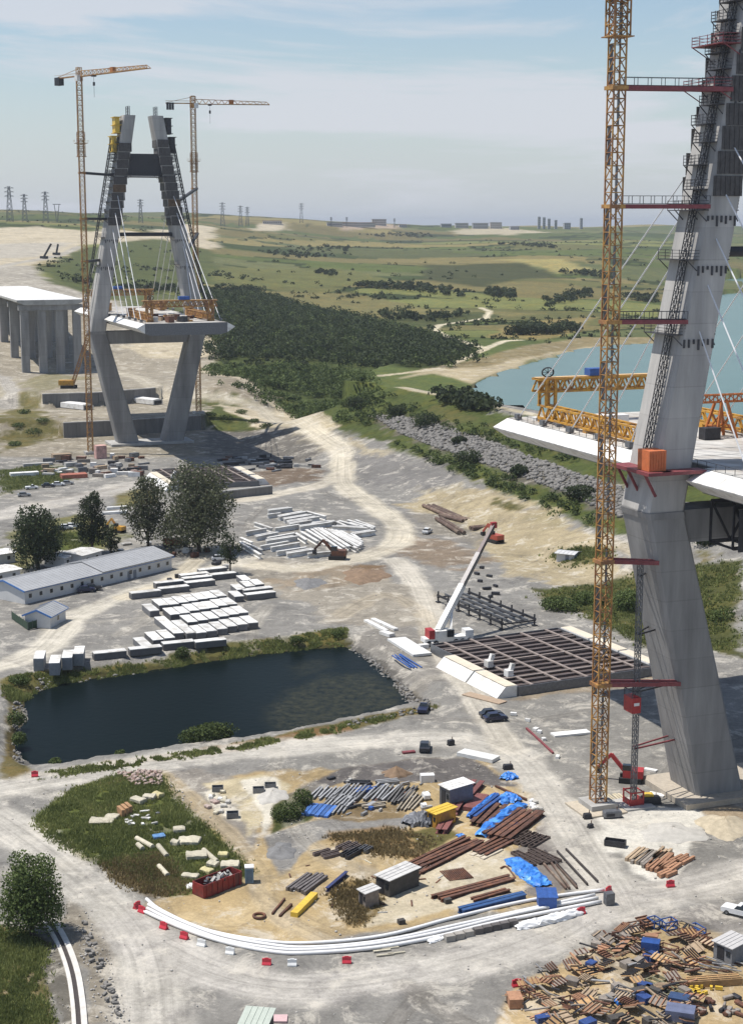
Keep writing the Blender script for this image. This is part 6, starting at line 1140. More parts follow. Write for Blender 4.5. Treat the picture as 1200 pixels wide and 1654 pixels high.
for s in (-1, 1): mb = MB(); mb.box((0, s * .6, .5), (3.0, .12, .8)); mb.build('side', STEEL_D, root); mb = MB(); mb.box((s * 1.45, 0, .5), (.12, 1.1, .8)); mb.build('end', STEEL_D, root)
mb = MB(); mb.box((0, 0, .12), (2.8, 1.1, .08)); mb.build('bottom', STEEL_G, root)
# ================================================================= FOREGROUND YARD
PIPEW = mat('white_duct', (.74, .735, .72), .45, var=.06, scale=1)
def pline(name, label, cat, pts, r, m, z=None, n_=8):
    P = smooth_line([g(u, v, z if z is not None else r) for u, v in pts], 6); o = P[0].copy(); mb = MB(); mb.tube([p - o for p in P], r, n_); return tag(mb.build(name, m, None, o, 0, True), label, cat)
pline('cable_duct', 'white curved duct nearest the yard sand', 'duct', [(237, 1452), (262, 1471), (330, 1501), (420, 1519), (500, 1523), (620, 1511), (740, 1480), (860, 1453), (975, 1437)], .24, PIPEW)
pline('cable_duct', 'second white curved duct from the yard sand', 'duct', [(240, 1461), (280, 1482), (350, 1509), (430, 1525), (500, 1530), (620, 1519), (760, 1489), (960, 1445)], .24, PIPEW)
pline('cable_duct', 'third white curved duct from the yard sand', 'duct', [(238, 1467), (285, 1490), (355, 1516), (435, 1531), (500, 1534), (610, 1524), (720, 1503), (850, 1472), (965, 1450)], .24, PIPEW)
pline('cable_duct', 'white curved duct nearest the road', 'duct', [(234, 1472), (290, 1497), (360, 1521), (440, 1537), (500, 1539), (610, 1530), (710, 1512), (800, 1490), (970, 1456)], .26, PIPEW)
for k in range(5): px_box('dark_crate', 'dark crate in the row along the white ducts', 'crate', 772 + k * 14, 1508 - k * 3.2, (1.15, .8, .8), .35, mat('crate_dark', (.10, .09, .085), .8, var=.3, rnd=.3), 'dark crates along the ducts')
for k in range(3): px_box('concrete_block', 'grey concrete block at the end of the crate row', 'block', 726 + k * 15, 1519 - k * 3.6, (1.2, .9, .75), .35, mat('block_grey', (.3, .28, .25), .9, var=.2), 'grey blocks by the ducts')
def tarp(name, label, pts, width, h, m, cat='tarpaulin', seed=1):
    """crumpled sheet over a long heap: spine points in pixels on the ground, rounded cross section"""
    P = smooth_line([g(u, v) for u, v in pts], 7); o = P[0].copy(); V = []; nn = 11; L_ = len(P); r_ = random.Random(seed)
    for i, p in enumerate(P):
        d = (P[min(i + 1, L_ - 1)] - P[max(i - 1, 0)]).normalized(); s = Vector((d.y, -d.x, 0)); e = math.sin(math.pi * min(1, max(0, (i + .4) / (L_ - .2)))) ** .35
        for k in range(nn):
            a = math.pi * k / (nn - 1); x = -math.cos(a) * width / 2 * (.8 + .3 * r_.random()) * (.5 + .5 * e); z = max(0.02, math.sin(a) ** .6 * h * e * r_.uniform(.65, 1.2)); V.append(p - o + s * x + d * r_.uniform(-.15, .15) + Vector((0, 0, z)))
    mb = MB(); mb.poly(V, [(i * nn + k, i * nn + k + 1, (i + 1) * nn + k + 1, (i + 1) * nn + k) for i in range(L_ - 1) for k in range(nn - 1)]); return tag(mb.build(name, m, None, o, 0, False), label, cat)
TB = mat('tarp_blue', (.03, .17, .55), .45, var=.3, scale=1.2, col2=(.08, .28, .66), scale2=.7); TW = mat('tarp_white', (.75, .75, .74), .5, var=.1); TG = mat('tarp_grey', (.20, .205, .22), .7, var=.2)
tarp('tarpaulin', 'bright blue tarpaulin heap lying beside the blue box', [(826, 1388), (845, 1405), (862, 1420), (880, 1432)], 3.4, .8, TB, seed=2); tarp('tarpaulin', 'long crumpled blue tarpaulin over the middle girders', [(775, 1352), (795, 1335), (822, 1315), (845, 1300)], 2.4, 1.0, TB, seed=3); tarp('tarpaulin', 'blue tarpaulin strip on the left girder', [(756, 1322), (775, 1308), (803, 1284)], 1.2, .9, TB, seed=4); tarp('tarpaulin', 'blue tarpaulin at the upper end of the girders', [(805, 1300), (820, 1290), (836, 1296)], 2.4, .9, TB, seed=5)
tarp('tarpaulin', 'small blue tarpaulin bundle on the road side', [(812, 1260), (822, 1256), (832, 1260)], 2.0, .9, TB, seed=6); tarp('tarpaulin', 'small blue tarpaulin scrap by the weeds', [(738, 1352), (750, 1350)], 1.2, .4, TB, seed=7); tarp('tarpaulin', 'blue tarpaulin scrap between the rusty girders', [(825, 1340), (834, 1332)], 1.6, .6, TB, seed=8)
tarp('plastic_cover', 'long white crumpled cover beside the duct ends', [(832, 1500), (870, 1492), (910, 1482), (942, 1472)], 1.8, .8, TW, 'cover', 9); tarp('plastic_cover', 'small white plastic cover on the ducts', [(690, 1522), (705, 1517), (715, 1514)], 1.4, .4, TW, 'cover', 10); tarp('plastic_cover', 'white plastic heap left of the red skip', [(302, 1436), (312, 1434), (318, 1438)], 1.6, .6, TW, 'cover', 11); tarp('tarpaulin', 'grey tarpaulin dome covering a heap in the yard', [(656, 1334), (672, 1329), (690, 1330), (700, 1334)], 3.4, 1.7, TG, seed=12)
# barriers
def barrier(u, v, rz, m, label):
    mb = MB(); mb.prism([(-.3, 0), (.3, 0), (.3, .18), (.12, .45), (.1, .85), (-.1, .85), (-.12, .45), (-.3, .18)], (-.55, 0, 0), (.55, 0, 0)); o = mb.build('traffic_barrier', m, None, g(u, v), rz); tag(o, label, 'barrier'); mb = MB(); mb.box((0, 0, .9), (.5, .12, .1)); mb.build('handle', m, o); return o
PR = mat('plastic_red', (.50, .03, .05), .45, var=.15); PW = mat('plastic_white', (.72, .72, .7), .45, var=.1)
for u, v, rz, m, lab in ((222, 1467, 1.0, PR, 'red plastic barrier standing at the duct ends on the left, outer'), (230, 1474, -.6, PR, 'red plastic barrier at the duct ends on the left, inner'), (265, 1500, -.6, PR, 'red plastic barrier second along the curve'), (298, 1516, -.5, PR, 'red plastic barrier third along the curve'), (326, 1528, -.4, PW, 'white plastic barrier, first of three along the curve'), (372, 1541, -.3, PW, 'white plastic barrier, second along the curve'), (431, 1559, -.1, PR, 'red plastic barrier at the bottom of the curve'), (472, 1560, 0, PW, 'white plastic barrier at the bottom of the curve'), (560, 1556, .05, PR, 'red plastic barrier alone in the lower middle'), (938, 1476, .4, PR, 'red plastic barrier at the end of the white cover'), (982, 1442, .8, PR, 'red plastic barrier at the right duct ends'), (834, 1593, .3, PR, 'red plastic barrier by the lower debris'), (57, 1254, .2, PR, 'red plastic barrier beside the road at the left edge'), (1082, 1432, .2, PR, 'red plastic piece below the timber heap')): barrier(u, v, rz, m, lab)
px_box('concrete_weight', 'dark concrete weight behind the right duct ends', 'weight', 983, 1460, (1.2, 1.0, 1.6), .3, STEEL_G)
# skip
SK = mat('skip_red', (.22, .025, .022), .6, var=.3, scale=1.5, col2=(.12, .03, .03), scale2=.6); p0, p1 = g(330, 1452), g(391, 1428); d = p1 - p0; rz = math.atan2(d.y, d.x); L_ = d.length; root = empty('skip_container', p0, rz, 'dark red open skip full of scrap at the weedy plot', 'skip')
for y in (0, 2.3): mb = MB(); mb.box((L_ / 2, y, .95), (L_, .1, 1.8)); mb.build('side_wall', SK, root)
for x in (0, L_): mb = MB(); mb.box((x, 1.15, .95), (.1, 2.2, 1.8)); mb.build('end_wall', SK, root)
mb = MB(); mb.box((L_ / 2, 1.15, .1), (L_ - .1, 2.2, .12)); mb.build('bottom', SK, root)
for k in range(7):
    mb = MB(); mb.box((L_ * (k + .5) / 7, -.1, .95), (.14, .1, 1.75)); mb.build('rib', SK, root)
for k in range(26): mb = MB(); mb.box((0, 0, 0), (random.uniform(.4, 1.6), random.uniform(.15, .6), random.uniform(.1, .35))); o = mb.build('scrap_piece', random.choice((STEEL_G, STEEL_D, RUST, CONC_L)), None, p0 + Matrix.Rotation(rz, 3, 'Z') @ Vector((random.uniform(.7, L_ - .7), random.uniform(.4, 1.9), random.uniform(1.3, 1.9)))); o.rotation_euler = (random.uniform(-.5, .5), random.uniform(-.5, .5), random.uniform(0, 3)); tag(o, 'scrap piece heaped in the dark red skip', 'scrap', 'scrap in the red skip')
root = empty('portable_toilet', g(403, 1424), .1, 'blue grey portable toilet right of the red skip', 'portable toilet'); mb = MB(); mb.box((0, 0, 1.05), (1.15, 1.15, 2.1)); mb.build('cabin', mat('toilet_blue', (.16, .25, .33), .6, var=.1), root); mb = MB(); mb.box((0, 0, 2.2), (1.25, 1.25, .15)); mb.build('roof', TANK, root); mb = MB(); mb.box((0, -.6, 1.0), (.8, .05, 1.8)); mb.build('door', mat('toilet_door', (.1, .16, .22), .6), root)
p = g(419, 1481); mb = MB(); mb.tube([(.75 * math.cos(a), .75 * math.sin(a), .18) for a in np.linspace(0, 2 * math.pi, 25)], .17, 8, False); tag(mb.build('rubber_ring', RUST, None, p, 0, True), 'brown ring lying on the yard sand', 'ring')
# insulation rolls and bales in the weeds
ROLL = mat('cream_wrap', (.46, .42, .32), .7, var=.2, scale=1.5, rnd=.15); ROLLY = mat('yellow_wrap', (.52, .46, .24), .7, var=.2, rnd=.1)
for a, b, lab in (((221, 1350), (247, 1364), 'cream roll lying in the weeds left of the blue scrap'), ((256, 1362), (270, 1379), 'cream roll below the blue scrap in the weeds'), ((257, 1395), (271, 1410), 'short pale roll low in the weeds'), ((329, 1369), (351, 1388), 'long cream roll near the red skip'), ((223, 1360), (231, 1367), 'small pale roll at the left of the weeds')): bars('insulation_roll', lab, 'roll', None, a, b, 1, 1, .7, .75, ROLL, 'pipe', 0)
for u, v, s, m, lab in ((290, 1345, (1.8, 1.4, .9), ROLL, 'cream bale uppermost of the middle cluster'), (300, 1362, (2.0, 2.4, .8), ROLL, 'wide cream bale in the middle cluster, left'), (313, 1362, (2.0, 2.4, .8), ROLL, 'wide cream bale in the middle cluster, right'), (318, 1386, (3.0, 2.2, .9), ROLL, 'tan bale below the middle cluster'), (361, 1386, (1.4, 1.2, .9), ROLLY, 'yellow bale above the red skip'), (372, 1402, (2.6, 2.0, .9), ROLL, 'cream bale beside the red skip'), (308, 1418, (2.4, 1.2, .6), ROLL, 'pale bale left above the red skip'), (284, 1366, (1.2, 1.2, .9), ROLL, 'small round cream bale in the weeds'), (224, 1296, (2.4, 1.6, .8), ROLL, 'cream bale under the rubble, left'), (242, 1291, (2.0, 1.4, .8), ROLL, 'cream bale under the rubble, middle'), (256, 1288, (1.6, 1.4, .8), ROLLY, 'cream bale under the rubble, right'), (335, 1410, (1.8, 1.2, .7), ROLLY, 'yellowish bale close to the skip corner'), (165, 1328, (3.6, 2.4, .5), ROLL, 'flat cream bale at the left of the weeds'), (345, 1400, (1.6, 1.4, .8), ROLL, 'cream bale behind the skip'), (182, 1322, (2.0, 1.8, .6), ROLL, 'pale flat bale beside the orange slabs')):
    rz = random.uniform(-.7, .2); px_box('insulation_bale', lab, 'bale', u, v, s, rz, m)

for k, (u, v) in enumerate(((196, 1318), (202, 1315), (208, 1312))): px_box('wood_sheet', 'orange brown panel standing in a row in the weeds', 'panel', u, v, (.5, 2.2, 1.3), .5, mat('wood_orange', (.42, .24, .12), .8, var=.2, rnd=.2), 'orange panels in the weeds')
px_box('blue_scrap', 'crumpled blue scrap among the rolls in the weeds', 'scrap', 257, 1354, (1.8, 1.3, .6), .4, mat('scrap_blue', (.10, .22, .42), .6, var=.3))
for k in range(16): px_box('grey_scrap', 'small grey scrap in the middle of the weeds', 'scrap', random.uniform(205, 262), random.uniform(1312, 1335), (random.uniform(.5, 1.6), random.uniform(.3, .8), .35), random.uniform(0, 3), random.choice((CONC_L, STEEL_G, WHITE)), 'grey scraps in the weeds')
for k in range(14): px_box('stone_bag', 'white bag in the heap beside the yard track', 'bag', random.uniform(330, 372), random.uniform(1280, 1318), (random.uniform(.8, 1.6), random.uniform(.6, 1), .45), random.uniform(0, 3), random.choice((WHITE, SOILL, PINK, ROLL)), 'white bags by the track')
for u, v, lab in ((437, 1273, 'dark bin on the white lime, right'), (418, 1280, 'dark bin on the white lime, left'), (352, 1278, 'dark low bin at the upper end of the white bags'), (376, 1320, 'dark grey bin at the lower end of the white bags')):
    root = empty('steel_bin', g(u, v), .1, lab, 'bin'); mb = MB()
    mb.box((0, 0, .12), (1.7, 1.1, .1)); mb.build('bottom', STEEL_D, root)
    for s in (-1, 1): mb = MB(); mb.box((0, s * .55, .45), (1.8, .08, .8)); mb.build('side', STEEL_G, root); mb = MB(); mb.box((s * .86, 0, .45), (.08, 1.0, .8)); mb.build('end', STEEL_G, root)
# sheds
def shed(P1, P2, P4, h, label, wm, rm, name='shed', over=.25, door=True):
    """roof corners in pixels at height h: front-left, front-right, back-left"""
    a, b, c = g(*P1, h), g(*P2, h), g(*P4, h); w = (b - a).xy.length; rz = math.atan2((b - a).y, (b - a).x); dp = abs((c - a).dot(Vector((-math.sin(rz), math.cos(rz), 0)))); dp = max(dp, 1.5); root = empty(name, Vector((a.x, a.y, 0)), rz, label, 'shed')
    mb = MB(); mb.box((w / 2, dp / 2, h / 2 - .1), (w - over, dp - over, h - .15)); mb.build('wall', wm, root)
    mb = MB(); mb.hexa([(-.1, -.1, h - .15), (w + .1, -.1, h - .15), (w + .1, dp + .1, h + .1), (-.1, dp + .1, h + .1)], [(-.1, -.1, h - .05), (w + .1, -.1, h - .05), (w + .1, dp + .1, h + .2), (-.1, dp + .1, h + .2)]); rf = mb.build('roof', rm, root)
    n_ = int(w / .6)
    for k in range(1, n_): mb = MB(); mb.bar((w * k / n_, -.1, h - .02), (w * k / n_, dp + .1, h + .23), .06); mb.build('roof_seam', rm, rf)
    if door: mb = MB(); mb.box((w * .4, over / 2 - .03, h * .42), (w * .35, .06, h * .75)); mb.build('door', STEEL_D, root); mb = MB(); mb.box((w * .78, over / 2 - .03, h * .55), (w * .2, .06, h * .28)); mb.build('window', GLASS, root)
    return root
RGR = mat('shed_roof', (.50, .49, .47), .7, var=.2, scale=1.2); SDK = mat('shed_dark_wall', (.06, .055, .05), .8, var=.3)
shed((605, 1412), (629, 1422), (640, 1387), 2.5, 'dark shed with a pale sheet roof in the middle of the yard', SDK, RGR); shed((577, 1435), (590, 1443), (592, 1423), 2.2, 'small square hut with pale roof left of the bigger shed', mat('hut_wall', (.22, .18, .15), .8, var=.3), RGR, 'small_hut')
shed((708, 1266), (726, 1275), (727, 1247), 3.2, 'tall dark cabin with white roof behind the yellow cage', STEEL_G, WHITE, 'site_cabin'); shed((688, 1308), (704, 1315), (703, 1290), 2.3, 'yellow cage-like container next to the white-roofed cabin', YELLOW, BRIGHT_Y, 'gas_cage'); shed((869, 1449), (900, 1449), (873, 1436), 1.7, 'blue steel box standing between the white duct ends', BLUE, BLUE, 'tool_box', .1, False)
px_box('white_bag', 'white bag stack left of the yellow cage, upper', 'bag', 688, 1290, (1.0, 1.6, 1.0), .3, TW); px_box('white_bag', 'white bag stack left of the yellow cage, lower', 'bag', 684, 1305, (.8, 1.0, .8), .3, TW); px_box('white_tank', 'white tank behind the steel profiles', 'tank', 690, 1262, (2.2, 1.3, 1.2), .1, TANK)
# steel stock of the yard
DR2 = mat('girder_red_brown', (.20, .075, .068), .7, .1, var=.25, scale=1, rnd=.2); ALU = mat('profile_grey', (.30, .30, .30), .6, .3, var=.25, rnd=.35)
B = bars
B('red_girder', 'red brown girder left of the dull tarpaulins, lower pair', 'girder', 'lower red girders', (712, 1340), (729, 1312), 2, 1.0, .8, .8, DR2, 'I', .2); B('red_girder', 'red brown girder in the row below the white-roofed cabin', 'girder', 'middle red girders', (730, 1308), (746, 1284), 2, 1.0, .8, .8, DR2, 'I', .2); B('red_girder', 'red brown girder right of the white-roofed cabin', 'girder', 'upper red girders', (746, 1284), (768, 1258), 3, 1.15, .8, .8, DR2, 'I', .3); B('red_girder', 'wide red brown plate girder right of the cabin', 'girder', None, (757, 1304), (780, 1282), 1, 1, 1.9, .6, DR2, 'box', 0)
B('tarped_girder', 'rusty girder under the blue tarpaulins', 'girder', 'girders under the blue tarpaulins', (770, 1330), (806, 1296), 3, 1.1, .7, .7, RUST, 'I', .3); B('tarped_girder', 'rusty girder at the right of the blue tarpaulins', 'girder', 'right girders of the tarpaulin stack', (800, 1350), (858, 1306), 5, .95, .7, .7, RUST, 'I', .3); B('blue_girder', 'blue girder at the left of the tarpaulin stack', 'girder', 'blue girders by the tarpaulins', (762, 1318), (808, 1282), 2, .8, .5, .8, BLUE, 'I', .2)
B('sheet_pile', 'long rusty sheet pile in the diagonal row behind the sheds', 'pile', 'long rusty piles', (662, 1402), (772, 1352), 5, .8, .5, .45, RUST, 'I', .4); B('sheet_pile', 'rusty sheet pile right of the diagonal row', 'pile', 'right rusty piles', (770, 1378), (822, 1350), 4, .8, .5, .45, RUST, 'I', .5); B('sheet_pile', 'thin rusty bar leaving the shed corner', 'bar', 'thin bars at the shed', (664, 1418), (690, 1392), 2, .8, .25, .3, RUST, 'box', .3)
B('pale_board', 'pale board beside the rusty sheet piles', 'board', 'pale boards by the piles', (768, 1384), (800, 1368), 3, 1.0, .7, .2, mat('board_pale', (.52, .46, .36), .9, var=.15), 'box', .3); B('rusty_bundle', 'long rusty bar bundle above the blue beams', 'bundle', 'rusty bars above the blue beams', (702, 1448), (834, 1414), 3, .7, .5, .5, RUST, 'I', .4); B('rusty_bundle', 'shorter rusty bar above the blue beams', 'bar', 'short rusty bars', (758, 1452), (822, 1435), 2, .6, .4, .4, RUST, 'I', .4)
B('blue_beam', 'long blue steel beam beside the white ducts', 'beam', 'blue beams by the ducts', (743, 1468), (848, 1441), 2, .75, .6, .8, mat('beam_blue', (.025, .075, .20), .6, var=.3, scale=1.5), 'I', .15); B('yellow_beam', 'bright yellow steel beam lying on the yard sand', 'beam', None, (475, 1474), (508, 1441), 1, 1, 1.0, .7, BRIGHT_Y, 'box', 0)
B('steel_bundle', 'dark bar bundle above the yellow beam', 'bundle', 'dark bars above the yellow beam', (478, 1436), (516, 1409), 6, .55, .35, .5, mat('bundle_grey', (.13, .115, .11), .7, .2, var=.3, rnd=.3), 'box', .4); B('rusty_bar', 'thin rusty bar left of the yellow beam', 'bar', None, (440, 1474), (460, 1450), 1, 1, .22, .3, RUST, 'box', 0); B('rusty_bar', 'short rusty bar beside the yellow beam', 'bar', None, (452, 1478), (471, 1459), 1, 1, .3, .3, RUST, 'box', 0); B('blue_bar', 'dark blue bar lying above the small hut', 'bar', None, (528, 1434), (560, 1407), 1, 1, .5, .6, mat('bar_navy', (.03, .04, .12), .6, var=.2), 'I', 0)
B('steel_cradle', 'dark steel cradle on the sand below the grey dome, left', 'cradle', 'left cradles', (552, 1370), (575, 1360), 3, .9, .4, .6, mat('cradle_brown', (.14, .11, .10), .8, var=.3), 'frame', .3); B('steel_cradle', 'dark steel cradle on the sand below the grey dome, right', 'cradle', 'right cradles', (556, 1380), (578, 1368), 2, 1.0, .5, .7, STEEL_D, 'frame', .3); B('steel_cradle', 'small dark cradle right of the others', 'cradle', 'small cradles', (584, 1372), (596, 1365), 2, .9, .4, .6, STEEL_G, 'frame', .3)
B('steel_cradle', 'brown cradle at the left of the cradle row', 'cradle', 'brown cradles', (516, 1380), (545, 1372), 3, 1.0, .4, .5, mat('cradle_brown', (0, 0, 0)), 'frame', .5)
B('blue_sheet', 'blue sheet panel at the left of the profile store', 'panel', 'blue panels of the profile store', (508, 1316), (524, 1298), 6, .72, .6, .35, mat('panel_blue', (.05, .13, .36), .55, var=.3, rnd=.5), 'box', .2)
for a, b, n_, m, lab in (((530, 1312), (552, 1288), 7, ALU, 'grey profile right of the blue panels'), ((520, 1290), (540, 1270), 8, ALU, 'pale profile above the blue panels'), ((556, 1288), (580, 1266), 7, ALU, 'grey profile in the upper middle of the store'), ((572, 1276), (606, 1270), 3, BLUE, 'blue profile in the upper middle of the store'), ((556, 1262), (600, 1262), 3, STEEL_D, 'black profile along the upper edge of the store'), ((600, 1292), (628, 1266), 6, ALU, 'grey profile in the centre of the store'), ((636, 1296), (662, 1266), 5, mat('profile_dark', (.12, .115, .11), .7, .2, var=.3, rnd=.4), 'long dark profile at the right of the store'), ((652, 1308), (678, 1276), 5, mat('profile_tan', (.28, .24, .18), .8, var=.3, rnd=.3), 'long tan profile at the right end of the store'), ((580, 1302), (622, 1296), 4, mat('profile_tan', (0, 0, 0)), 'tan profile along the lower edge of the store'), ((610, 1262), (650, 1258), 3, ALU, 'pale profile at the upper right of the store'), ((548, 1300), (566, 1284), 5, ALU, 'short grey profile in the left middle of the store')): B('metal_profile', lab, 'profile', lab + ' group', a, b, n_, .62, .3, random.uniform(.25, .55), m, 'I', .6)
for k in range(34): px_box('metal_offcut', 'small metal offcut strewn in the profile store', 'offcut', random.uniform(520, 690), random.uniform(1256, 1318), (random.uniform(.6, 2.2), random.uniform(.25, .7), random.uniform(.15, .5)), random.uniform(.4, 1.4), random.choice((ALU, STEEL_D, ALU, CONC_L, BLUE, RUST)), 'offcuts in the profile store')
B('steel_grate', 'dark steel frame right of the tarpaulins', 'frame', 'dark frames right of the tarpaulins', (840, 1362), (872, 1344), 4, 1.1, .7, .35, mat('frame_brown', (.09, .065, .055), .8, var=.3), 'frame', .4); B('steel_grate', 'dark steel frame below the right tarpaulin edge', 'frame', 'lower dark frames', (845, 1372), (884, 1392), 5, .9, .6, .4, mat('frame_brown', (0, 0, 0)), 'frame', .6)
B('long_rail', 'long thin rail on the grey ground towards the duct ends', 'rail', 'thin rails at the right of the yard', (898, 1370), (948, 1428), 3, 1.6, .22, .3, PIPED, 'box', .4); B('long_rail', 'rail of the pair beside the bright blue heap', 'rail', 'rails beside the blue heap', (888, 1392), (922, 1434), 3, .8, .25, .3, PIPEB, 'box', .4); B('long_rail', 'thin edge rail of the yard along the haul road', 'rail', None, (800, 1268), (850, 1290), 1, 1, .3, .3, RUST, 'box', 0)
for k in range(10): px_box('white_sack', 'white sack at the upper right corner of the yard', 'sack', random.uniform(855, 872), random.uniform(1286, 1316), (random.uniform(.6, 1.2), random.uniform(.5, .8), .4), random.uniform(0, 3), random.choice((TW, PINK, SOILL)), 'sacks at the yard corner')
root = empty('rebar_mat', g(737, 1414), .35, 'dark rebar mat lying on the pale sand', 'rebar mat'); mb = MB()
for k in range(12): mb.box((0, -1.65 + .3 * k, .1), (3.6, .13, .1)); mb.box((-1.65 + .3 * k, 0, .2), (.13, 3.6, .1))
tag(mb.build('bar_grid', RUST, root), kind='stuff')
pline('bent_pipe', 'bent rusty pipe loop above the long rusty bundle', 'pipe', [(808, 1402), (818, 1400), (832, 1418)], .12, RUST); pline('bent_pipe', 'curved brown pipe beside the bigger shed', 'pipe', [(672, 1412), (690, 1398), (694, 1388), (688, 1382)], .16, PIPEB)
for u, v in ((723, 1458), (648, 1492)): px_box('small_crate', 'small dark crate on the pale sand by the ducts', 'crate', u, v, (.9, .7, .6), .4, SDK, 'small crates by the ducts')
for k in range(22): px_box('timber_piece', 'small timber piece strewn about the yard sand', 'timber', random.choice((random.uniform(430, 560), random.uniform(560, 720))), random.uniform(1360, 1480), (random.uniform(.6, 1.8), .18, .15), random.uniform(0, 3), random.choice((ROLL, RUST, CONC_L)), 'timber pieces about the yard')
for u, v in ((617, 1536), (630, 1532), (622, 1543), (640, 1540)): px_box('pale_plank', 'pale plank lying on the road below the ducts', 'plank', u, v, (2.2, .3, .15), .25, ROLL, 'pale planks below the ducts')
# timber heap right of the crane
WOOD1, WOOD2, WOOD3 = mat('wood_tan', (.36, .27, .18), .85, var=.25, scale=2, rnd=.25), mat('wood_reddish', (.31, .165, .095), .85, var=.25, scale=2, rnd=.25), mat('wood_grey', (.24, .21, .18), .85, var=.25, scale=2, rnd=.25)
for a, b, n_, m, lab in (((1018, 1388), (1045, 1368), 4, WOOD1, 'tan plank at the left of the timber heap'), ((1032, 1394), (1062, 1372), 5, WOOD3, 'grey plank in the middle of the timber heap'), ((1048, 1402), (1080, 1374), 4, WOOD2, 'reddish plank in the front of the timber heap'), ((1072, 1402), (1092, 1390), 4, WOOD2, 'short reddish plank at the front right of the timber heap'), ((1058, 1386), (1078, 1368), 3, WOOD1, 'tan plank at the back of the timber heap'), ((1092, 1390), (1112, 1380), 4, WOOD2, 'small reddish board at the right end of the timber heap'), ((1066, 1412), (1086, 1404), 3, WOOD2, 'lowest reddish board of the timber heap')): B('timber_plank', lab, 'plank', lab + ' group', a, b, n_, .55, .4, .5, m, 'box', .5)
# debris field in the lower right corner
def formwork(u, v, rz, L_, W_, m, label, group, tilt=0.0, z=0.0, rib=RUST):
    root = empty('formwork_shutter', g(u, v) + Vector((0, 0, z)), rz, label, 'formwork panel', group); root.rotation_euler = (tilt, random.uniform(-.12, .12), rz)
    mb = MB(); mb.box((0, 0, .42), (L_, W_, .08)); mb.build('face_board', m, root); k_ = max(3, int(L_ / .8))
    for k in range(k_): mb = MB(); mb.box((-L_ / 2 + L_ * (k + .5) / k_, 0, .55), (.14, W_ + .3, .18)); mb.build('batten', rib, root)
    for s in (-1, 1): mb = MB(); mb.box((0, s * W_ * .3, .28), (L_ + .3, .16, .2)); mb.build('waler', random.choice((rib, BLUE, WOOD1)), root)
dp = GP([(822, 1612), (850, 1580), (905, 1560), (940, 1535), (1000, 1502), (1090, 1488), (1130, 1500), (1150, 1540), (1120, 1590), (1130, 1660), (880, 1660), (850, 1640)]); PTS = inside(dp, 240)
ok_ = []
for x, y in PTS:
    if all((x - a) ** 2 + (y - b) ** 2 > 1.15 ** 2 for a, b in ok_): ok_.append((x, y))
YB = (WOOD2, WOOD1, WOOD1, WOOD3, mat('ply_orange', (.42, .26, .12), .8, var=.25, rnd=.25), WOOD2)
for i, (x, y) in enumerate(ok_[:96]):
    t_ = random.random(); root = None; z = random.uniform(0, .5); rz = random.choice((-.9, -.75, .6, .5)) + random.uniform(-.3, .3)
    v_ = Vector((x, y, 0)); q = (v_ - Vector((0, 0, CAM_H)));
    uu, vv = None, None
    if t_ < .76: root = empty('formwork_shutter', v_ + Vector((0, 0, z)), rz, 'timber formwork panel in the debris field of the lower right corner', 'formwork panel', 'formwork panels of the debris field'); root.rotation_euler = (random.uniform(-.5, .5), random.uniform(-.25, .25), rz); L_, W_ = random.uniform(1.2, 3.2), random.uniform(.8, 1.7); m = random.choice(YB); mb = MB(); mb.box((0, 0, .42), (L_, W_, .08)); mb.build('face_board', m, root); k_ = random.randint(3, 5); bm_ = random.choice((RUST, WOOD1, WOOD2, STEEL_D))
    if t_ < .76:
        for k in range(k_): mb = MB(); mb.box((-L_ / 2 + L_ * (k + .5) / k_, 0, .56), (.12, W_ + .3, .14)); mb.build('batten', bm_, root)
    elif t_ < .86:
        mb = MB(); L_, W_, H_ = random.uniform(1.2, 2.6), random.uniform(.8, 1.3), random.uniform(.6, 1.2)
        for sx in (-1, 1):
            for sy in (-1, 1): mb.bar((sx * L_ / 2, sy * W_ / 2, 0), (sx * L_ / 2, sy * W_ / 2, H_), .12)
        for zz in (.1, H_):
            for s in (-1, 1): mb.bar((-L_ / 2, s * W_ / 2, zz), (L_ / 2, s * W_ / 2, zz), .12); mb.bar((s * L_ / 2, -W_ / 2, zz), (s * L_ / 2, W_ / 2, zz), .12)
        mb.bar((-L_ / 2, -W_ / 2, 0), (L_ / 2, -W_ / 2, H_), .1); o = mb.build('steel_cradle', random.choice((STEEL_D, RUST, STEEL_G, RUST, BLUE)), None, v_, rz); tag(o, 'steel box frame in the debris field of the lower right corner', 'steel frame', 'box frames of the debris field')
    else:
        mb = MB(); mb.box((0, 0, .35), (random.uniform(1, 2.2), random.uniform(.7, 1.3), .7)); o = mb.build('equipment_crate', random.choice((mat('crate_blue', (.025, .06, .2), .6, var=.3), SDK, WOOD3)), None, v_, rz); tag(o, 'closed crate in the debris field of the lower right corner', 'crate', 'crates of the debris field')
for k in range(135):
    x, y = inside(dp, 1)[0]; mb = MB(); mb.box((0, 0, .1), (random.uniform(.8, 3.0), random.uniform(.12, .35), .14)); o = mb.build('timber_plank', random.choice((WOOD1, WOOD2, WOOD3, WOOD3, ALU, RUST, STEEL_D)), None, Vector((x, y, random.uniform(0, .9))), random.choice((-.9, .5)) + random.uniform(-.5, .5)); o.rotation_euler[1] = random.uniform(-.25, .25); tag(o, 'loose plank in the debris field of the lower right corner', 'plank', 'planks of the debris field')
